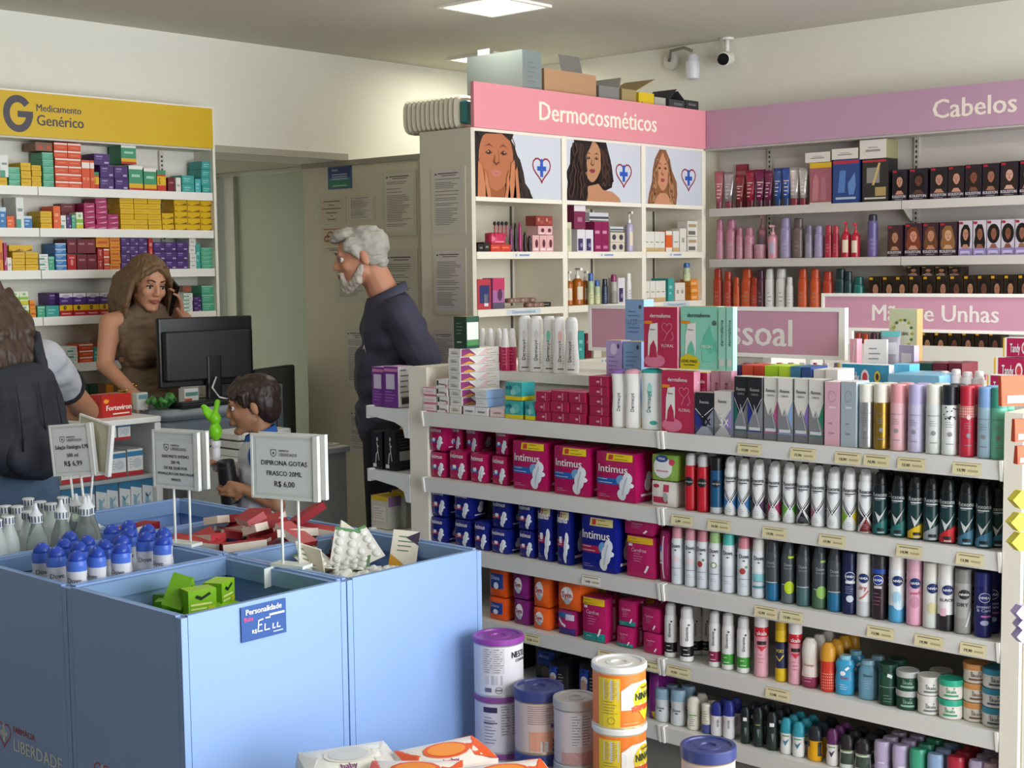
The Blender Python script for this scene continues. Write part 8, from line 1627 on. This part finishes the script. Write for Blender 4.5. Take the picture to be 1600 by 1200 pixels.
# red and white boxes heaped in the middle bin
bx('rwx', 'red and white medicine carton', .055, .022, .13, '#9c2430', [('q', -.0275, .085, .0275, .13, '#e4d8c8', 1), ('lines', -.018, .018, .02, .075, 4, '#d49a98', 2), ('q', -.014, .062, .014, .075, '#e8e0dc', 2)], [('q', -.011, .08, .011, .13, '#e4d8c8', 1)], sidec='#8a1f2a', topc='#e6dac8')
bx('rwy', 'crimson carton with white end', .055, .022, .12, '#b03038', [('q', -.0275, 0, .0275, .03, '#e6dccf', 1), ('lines', -.016, .016, .04, .1, 5, '#d88c88', 2)], sidec='#e0d4c4', topc='#a82c34')
WR = 'in the heap of the middle bin'
def heap(n, x0, x1, y0, y1, z0, z1, ks, where, flat=.3, r=.35):
    for i in range(n):
        u, v = rb.random(), rb.random(); x, y = x0+(x1-x0)*u, y0+(y1-y0)*v; hz = z0+(z1-z0)*(i/n)*math.sin(PI*min(1, max(0, u)))**.5
        mk(rb.choice(ks), (x, y, hz), (PI/2+rb.uniform(-r, r)*(i/n), rb.uniform(-flat, flat)*(i/n), rb.uniform(0, 6.28)), where)
heap(44, 2.27, 2.63, 3.09, 3.43, .725, .85, ['rwx', 'rwy'], WR, .5, .5)
# flat leaflets in the rear bin
for i in range(9): mk('rwx', (2.27+.012*i, 3.62+.02*(i % 4), .695+.012*i), (PI/2, 0, -1.1+rb.uniform(-.15, .15)), 'lying in the rear bin')
# blister packs in the right bin
def blister(key, desc, c):
    b = MB(); b.box(-.035, .035, -.055, .055, 0, .0015, M(c, .35))
    for i in range(2):
        for j in range(4): b.lathe([(.011, .0015), (.010, .006), (.006, .009), (0, .0095)], M('#dfe0da', .25), 10, T=Matrix.Translation((-.017+.034*i, -.038+.025*j, 0)))
    b.box(-.035, .035, .046, .055, .0015, .002, '#5c8a5c'); kind(key, desc, 'blister pack', [('blister_pack', b)])
blister('bl1', 'white tablet blister pack', '#d8d6cc')
bx('bl2', 'white and yellow medicine leaflet box', .075, .004, .12, '#dcd6c4', [('p', [(-.0375, .0), (.0375, .0), (-.0375, .05)], '#c8922a', 1), ('lines', -.02, .03, .06, .1, 4, '#5a7a64'), ('p', [(.0, .1), (.0375, .12), (.0375, .08)], '#3c2f44', 2)])
for i in range(40):
    x, y = 2.285+rb.random()*.28, 2.635+rb.random()*.32; mk('bl1', (x, y, .69+.002*i), (rb.uniform(-.35, .35), rb.uniform(-.35, .35), rb.uniform(0, 6.28)), 'piled in the right bin')
for x, y, z, e in ((2.30, 2.80, .73, (-.35, .35, .5)), (2.36, 2.86, .73, (-.5, -.2, 1.9)), (2.50, 2.90, .74, (-.25, .55, .2)), (2.60, 2.78, .72, (-.5, .1, -.9)), (2.42, 2.74, .75, (1.4, .1, .4))): mk('bl2', (x, y, z), e, 'sticking out of the right bin')
for x, y, e in ((2.47, 2.86, (1.0, .2, -.7)), (2.52, 2.84, (.8, -.3, -.3))): mk('bl1', (x, y, .80), e, 'on top of the blister heap', desc='tilted tablet blister pack')
# baby wipes on a low display before the bins
lowd = MB(); lowd.box(1.95, 2.38, 2.10, 2.36, 0, .375, M('#c8ccd0', .5)); o = lowd.obj('display_block'); o['label'] = 'pale low display block carrying baby wipe packs'; o['category'] = 'display'
def wipe(key, desc, c, acc, lid):
    pack(key, desc, .20, .05, .12, c, [('e', 0, .06, .055, .035, acc, 2), ('e', 0, .06, .045, .028, lid, 3), ('p', [(-.1, 0), (-.04, 0), (-.09, .12), (-.1, .12)], acc, 1.5), ('p', [(.1, 0), (.05, .02), (.06, .12), (.1, .12)], acc, 1.5), ('t', 'baby', -.01, .015, .014, '#7c3a70', 4, .05)], bulge=.012)
wipe('wp1', 'white baby wipe pack with pale lid', '#e2e0d4', '#d8d4cc', '#c4c6c4'); wipe('wp2', 'orange baby wipe pack with orange lid', '#e9dfd4', '#e0561c', '#ec8a1e')
for k, px, py, rz in (('wp1', 555, 1196, .3), ('wp2', 645, 1222, -.1), ('wp2', 716, 1188, .45), ('wp2', 800, 1225, .2)):
    q = onZ(px, py, .50); mk(k, (q.x, q.y, .462), (-PI/2+.14, 0, rz-.75), 'on the low display before the bins', px=px)
for px, py in ((590, 1262), (735, 1262)):
    q = onZ(px, py, .43); mk('wp2', (q.x, q.y, .408), (-PI/2, 0, -.5), 'under the upper wipe packs', px=px, desc='lower baby wipe pack')
# ---- medical boxes in the white counter cabinet
bx('inh', 'white and red inhaler box', .10, .16, .13, '#d3d5d2', [('q', -.05, 0, .05, .022, '#a8262e', 1), ('q', -.05, .095, .05, .12, '#3a7aa4', 1), ('e', .01, .06, .028, .026, '#b8c2c4', 2), ('lines', -.04, -.01, .04, .08, 4, '#8a9296')], sidec='#c9ccc8')
bx('inb', 'blue-waved nebulizer box with red base', .075, .16, .15, '#cdd2d2', [('q', -.0375, 0, .0375, .02, '#a8262e', 1), ('p', [(-.0375, .15), (.0375, .15), (.0375, .12), (-.0375, .13)], '#2f6f94', 1), ('e', -.008, .07, .012, .03, '#7ca8bc', 2), ('e', .012, .06, .014, .014, '#aab4b8', 2), ('l', [(-.02, .1), (.0, .085), (.02, .1)], .006, '#6d98b0', 2)], sidec='#c4c8c8')
YC = 4.615
FB('y', 'inh', 95, 122, 716, .781, YC, 'in the upper bay of the counter cabinet', gap=.97)
for i in range(4): FB('y', 'inh', 122+26*i, 147+26*i, 714-i*4, .781, YC, 'in the upper bay of the counter cabinet', gap=.97)
FB('y', 'inh', 208, 222, 700, .781, YC+.04, 'in the upper bay of the counter cabinet', desc='yellow-banded inhaler box end', gap=.97)
for i in range(5): FB('y', 'inh', 100+21*i, 120+21*i, 668-i*2, .781+.135, YC+.03, 'in the top layer of the counter cabinet', gap=.97, desc='shaded white inhaler box') if i > 2 else None
for i in range(8): FB('y', 'inb', 95+18.4*i, 112.5+18.4*i, 766-i*2.6, .601, YC, 'in the lower bay of the counter cabinet', gap=.97)
q = onZ(95, 632, 1.0); b = MB()
for k in range(7): a = k*.9; b.tube([(0, 0, .01+.005*k), (.05*math.cos(a), .035*math.sin(a), .03+.004*k)], [.02, .012], M('#7fd02c', .4), 6)
o = b.obj('crumpled_bag', loc=(onY(96, 628, 4.64).x, 4.66, 1.001)); o['label'] = 'lime green crumpled bag beside the backpack on the counter'; o['category'] = 'bag'
# ---- hanging goods on the near end of the gondola
def peg(px, py, c, kindn, label, w=.05, h=.05):
    q = onY(px, py, GY1-.14); b = MB()
    if kindn == 'bag':
        n = 6; b.pp(lambda u, v, l: (u, -.004-l*EPS, v), [(-w/2, h), (w/2, h), (w*.42, 0), (-w*.42, 0)], c)
        b.loft([[(-w/2, -.004, h), (-w*.45, -.004, 0), (w*.45, -.004, 0), (w/2, -.004, h)], [(-w/2, .006, h), (-w*.42, .014, 0), (w*.42, .014, 0), (w/2, .006, h)]], M(c, .3), flat=True)
        b.pq(lambda u, v, l: (u, -.005-l*EPS, v), -w*.3, h*.1, w*.3, h*.35, '#e4e0dc', 2)
    else:
        b.loft([[(x, y, z) for x, z in ((-w/2, h*.5), (-w*.1, h), (w/2, h*.9), (w/2, h*.1), (-w*.1, 0))] for y in (-.012, .012)], M(c, .35), flat=True)
    o = b.obj('hanging_pack', loc=q, rz=math.radians(-35)); o['label'] = label; o['category'] = 'pack'
peg(1586, 634, '#e8561c', 'bag', 'orange and white bag at the top near end of the shelving', .075, .065); peg(1598, 612, '#e6dcd6', 'bag', 'white bag edge above the orange bag at the near end', .05, .03)
peg(1596, 690, '#e8561c', 'bag', 'middle orange bag hanging at the near shelving end', .04, .05); peg(1597, 725, '#e8561c', 'bag', 'lowest orange bag hanging at the near shelving end', .03, .04)
for i, (x, y) in enumerate(((1594, 794), (1591, 829), (1592, 860))): peg(x, y, '#d8cc10', 'glove', 'yellow hanging pack, %s from the top at the near end' % ORD[i], .05, .04)
for i, (x, y) in enumerate(((1594, 966), (1597, 985), (1595, 1003))): peg(x, y, '#b4a4d0', 'glove', 'lilac hanging pack, %s from the top at the near end' % ORD[i], .035, .03)
wb = empty('wire_basket', (3.3, GY1-.1, .35), 0, label='white wire basket on the near end of the shelving', category='basket')
for z in (.0, .03, .10, .13):
    b = MB(); b.tube([(-.07, .0, z), (-.07, -.16, z), (.3, -.16, z), (.3, 0, z)], .003, M('#e6e2d8', .35), 6); b.obj('wire', wb)
b = MB()
for k in range(9): b.tube([(-.07, -.02*k, 0), (-.07, -.02*k, .13)], .0018, M('#e6e2d8', .35), 5)
o = b.obj('wire_grid', wb); o['kind'] = 'stuff'
label_all()
bpy.data.scenes.remove(TS)
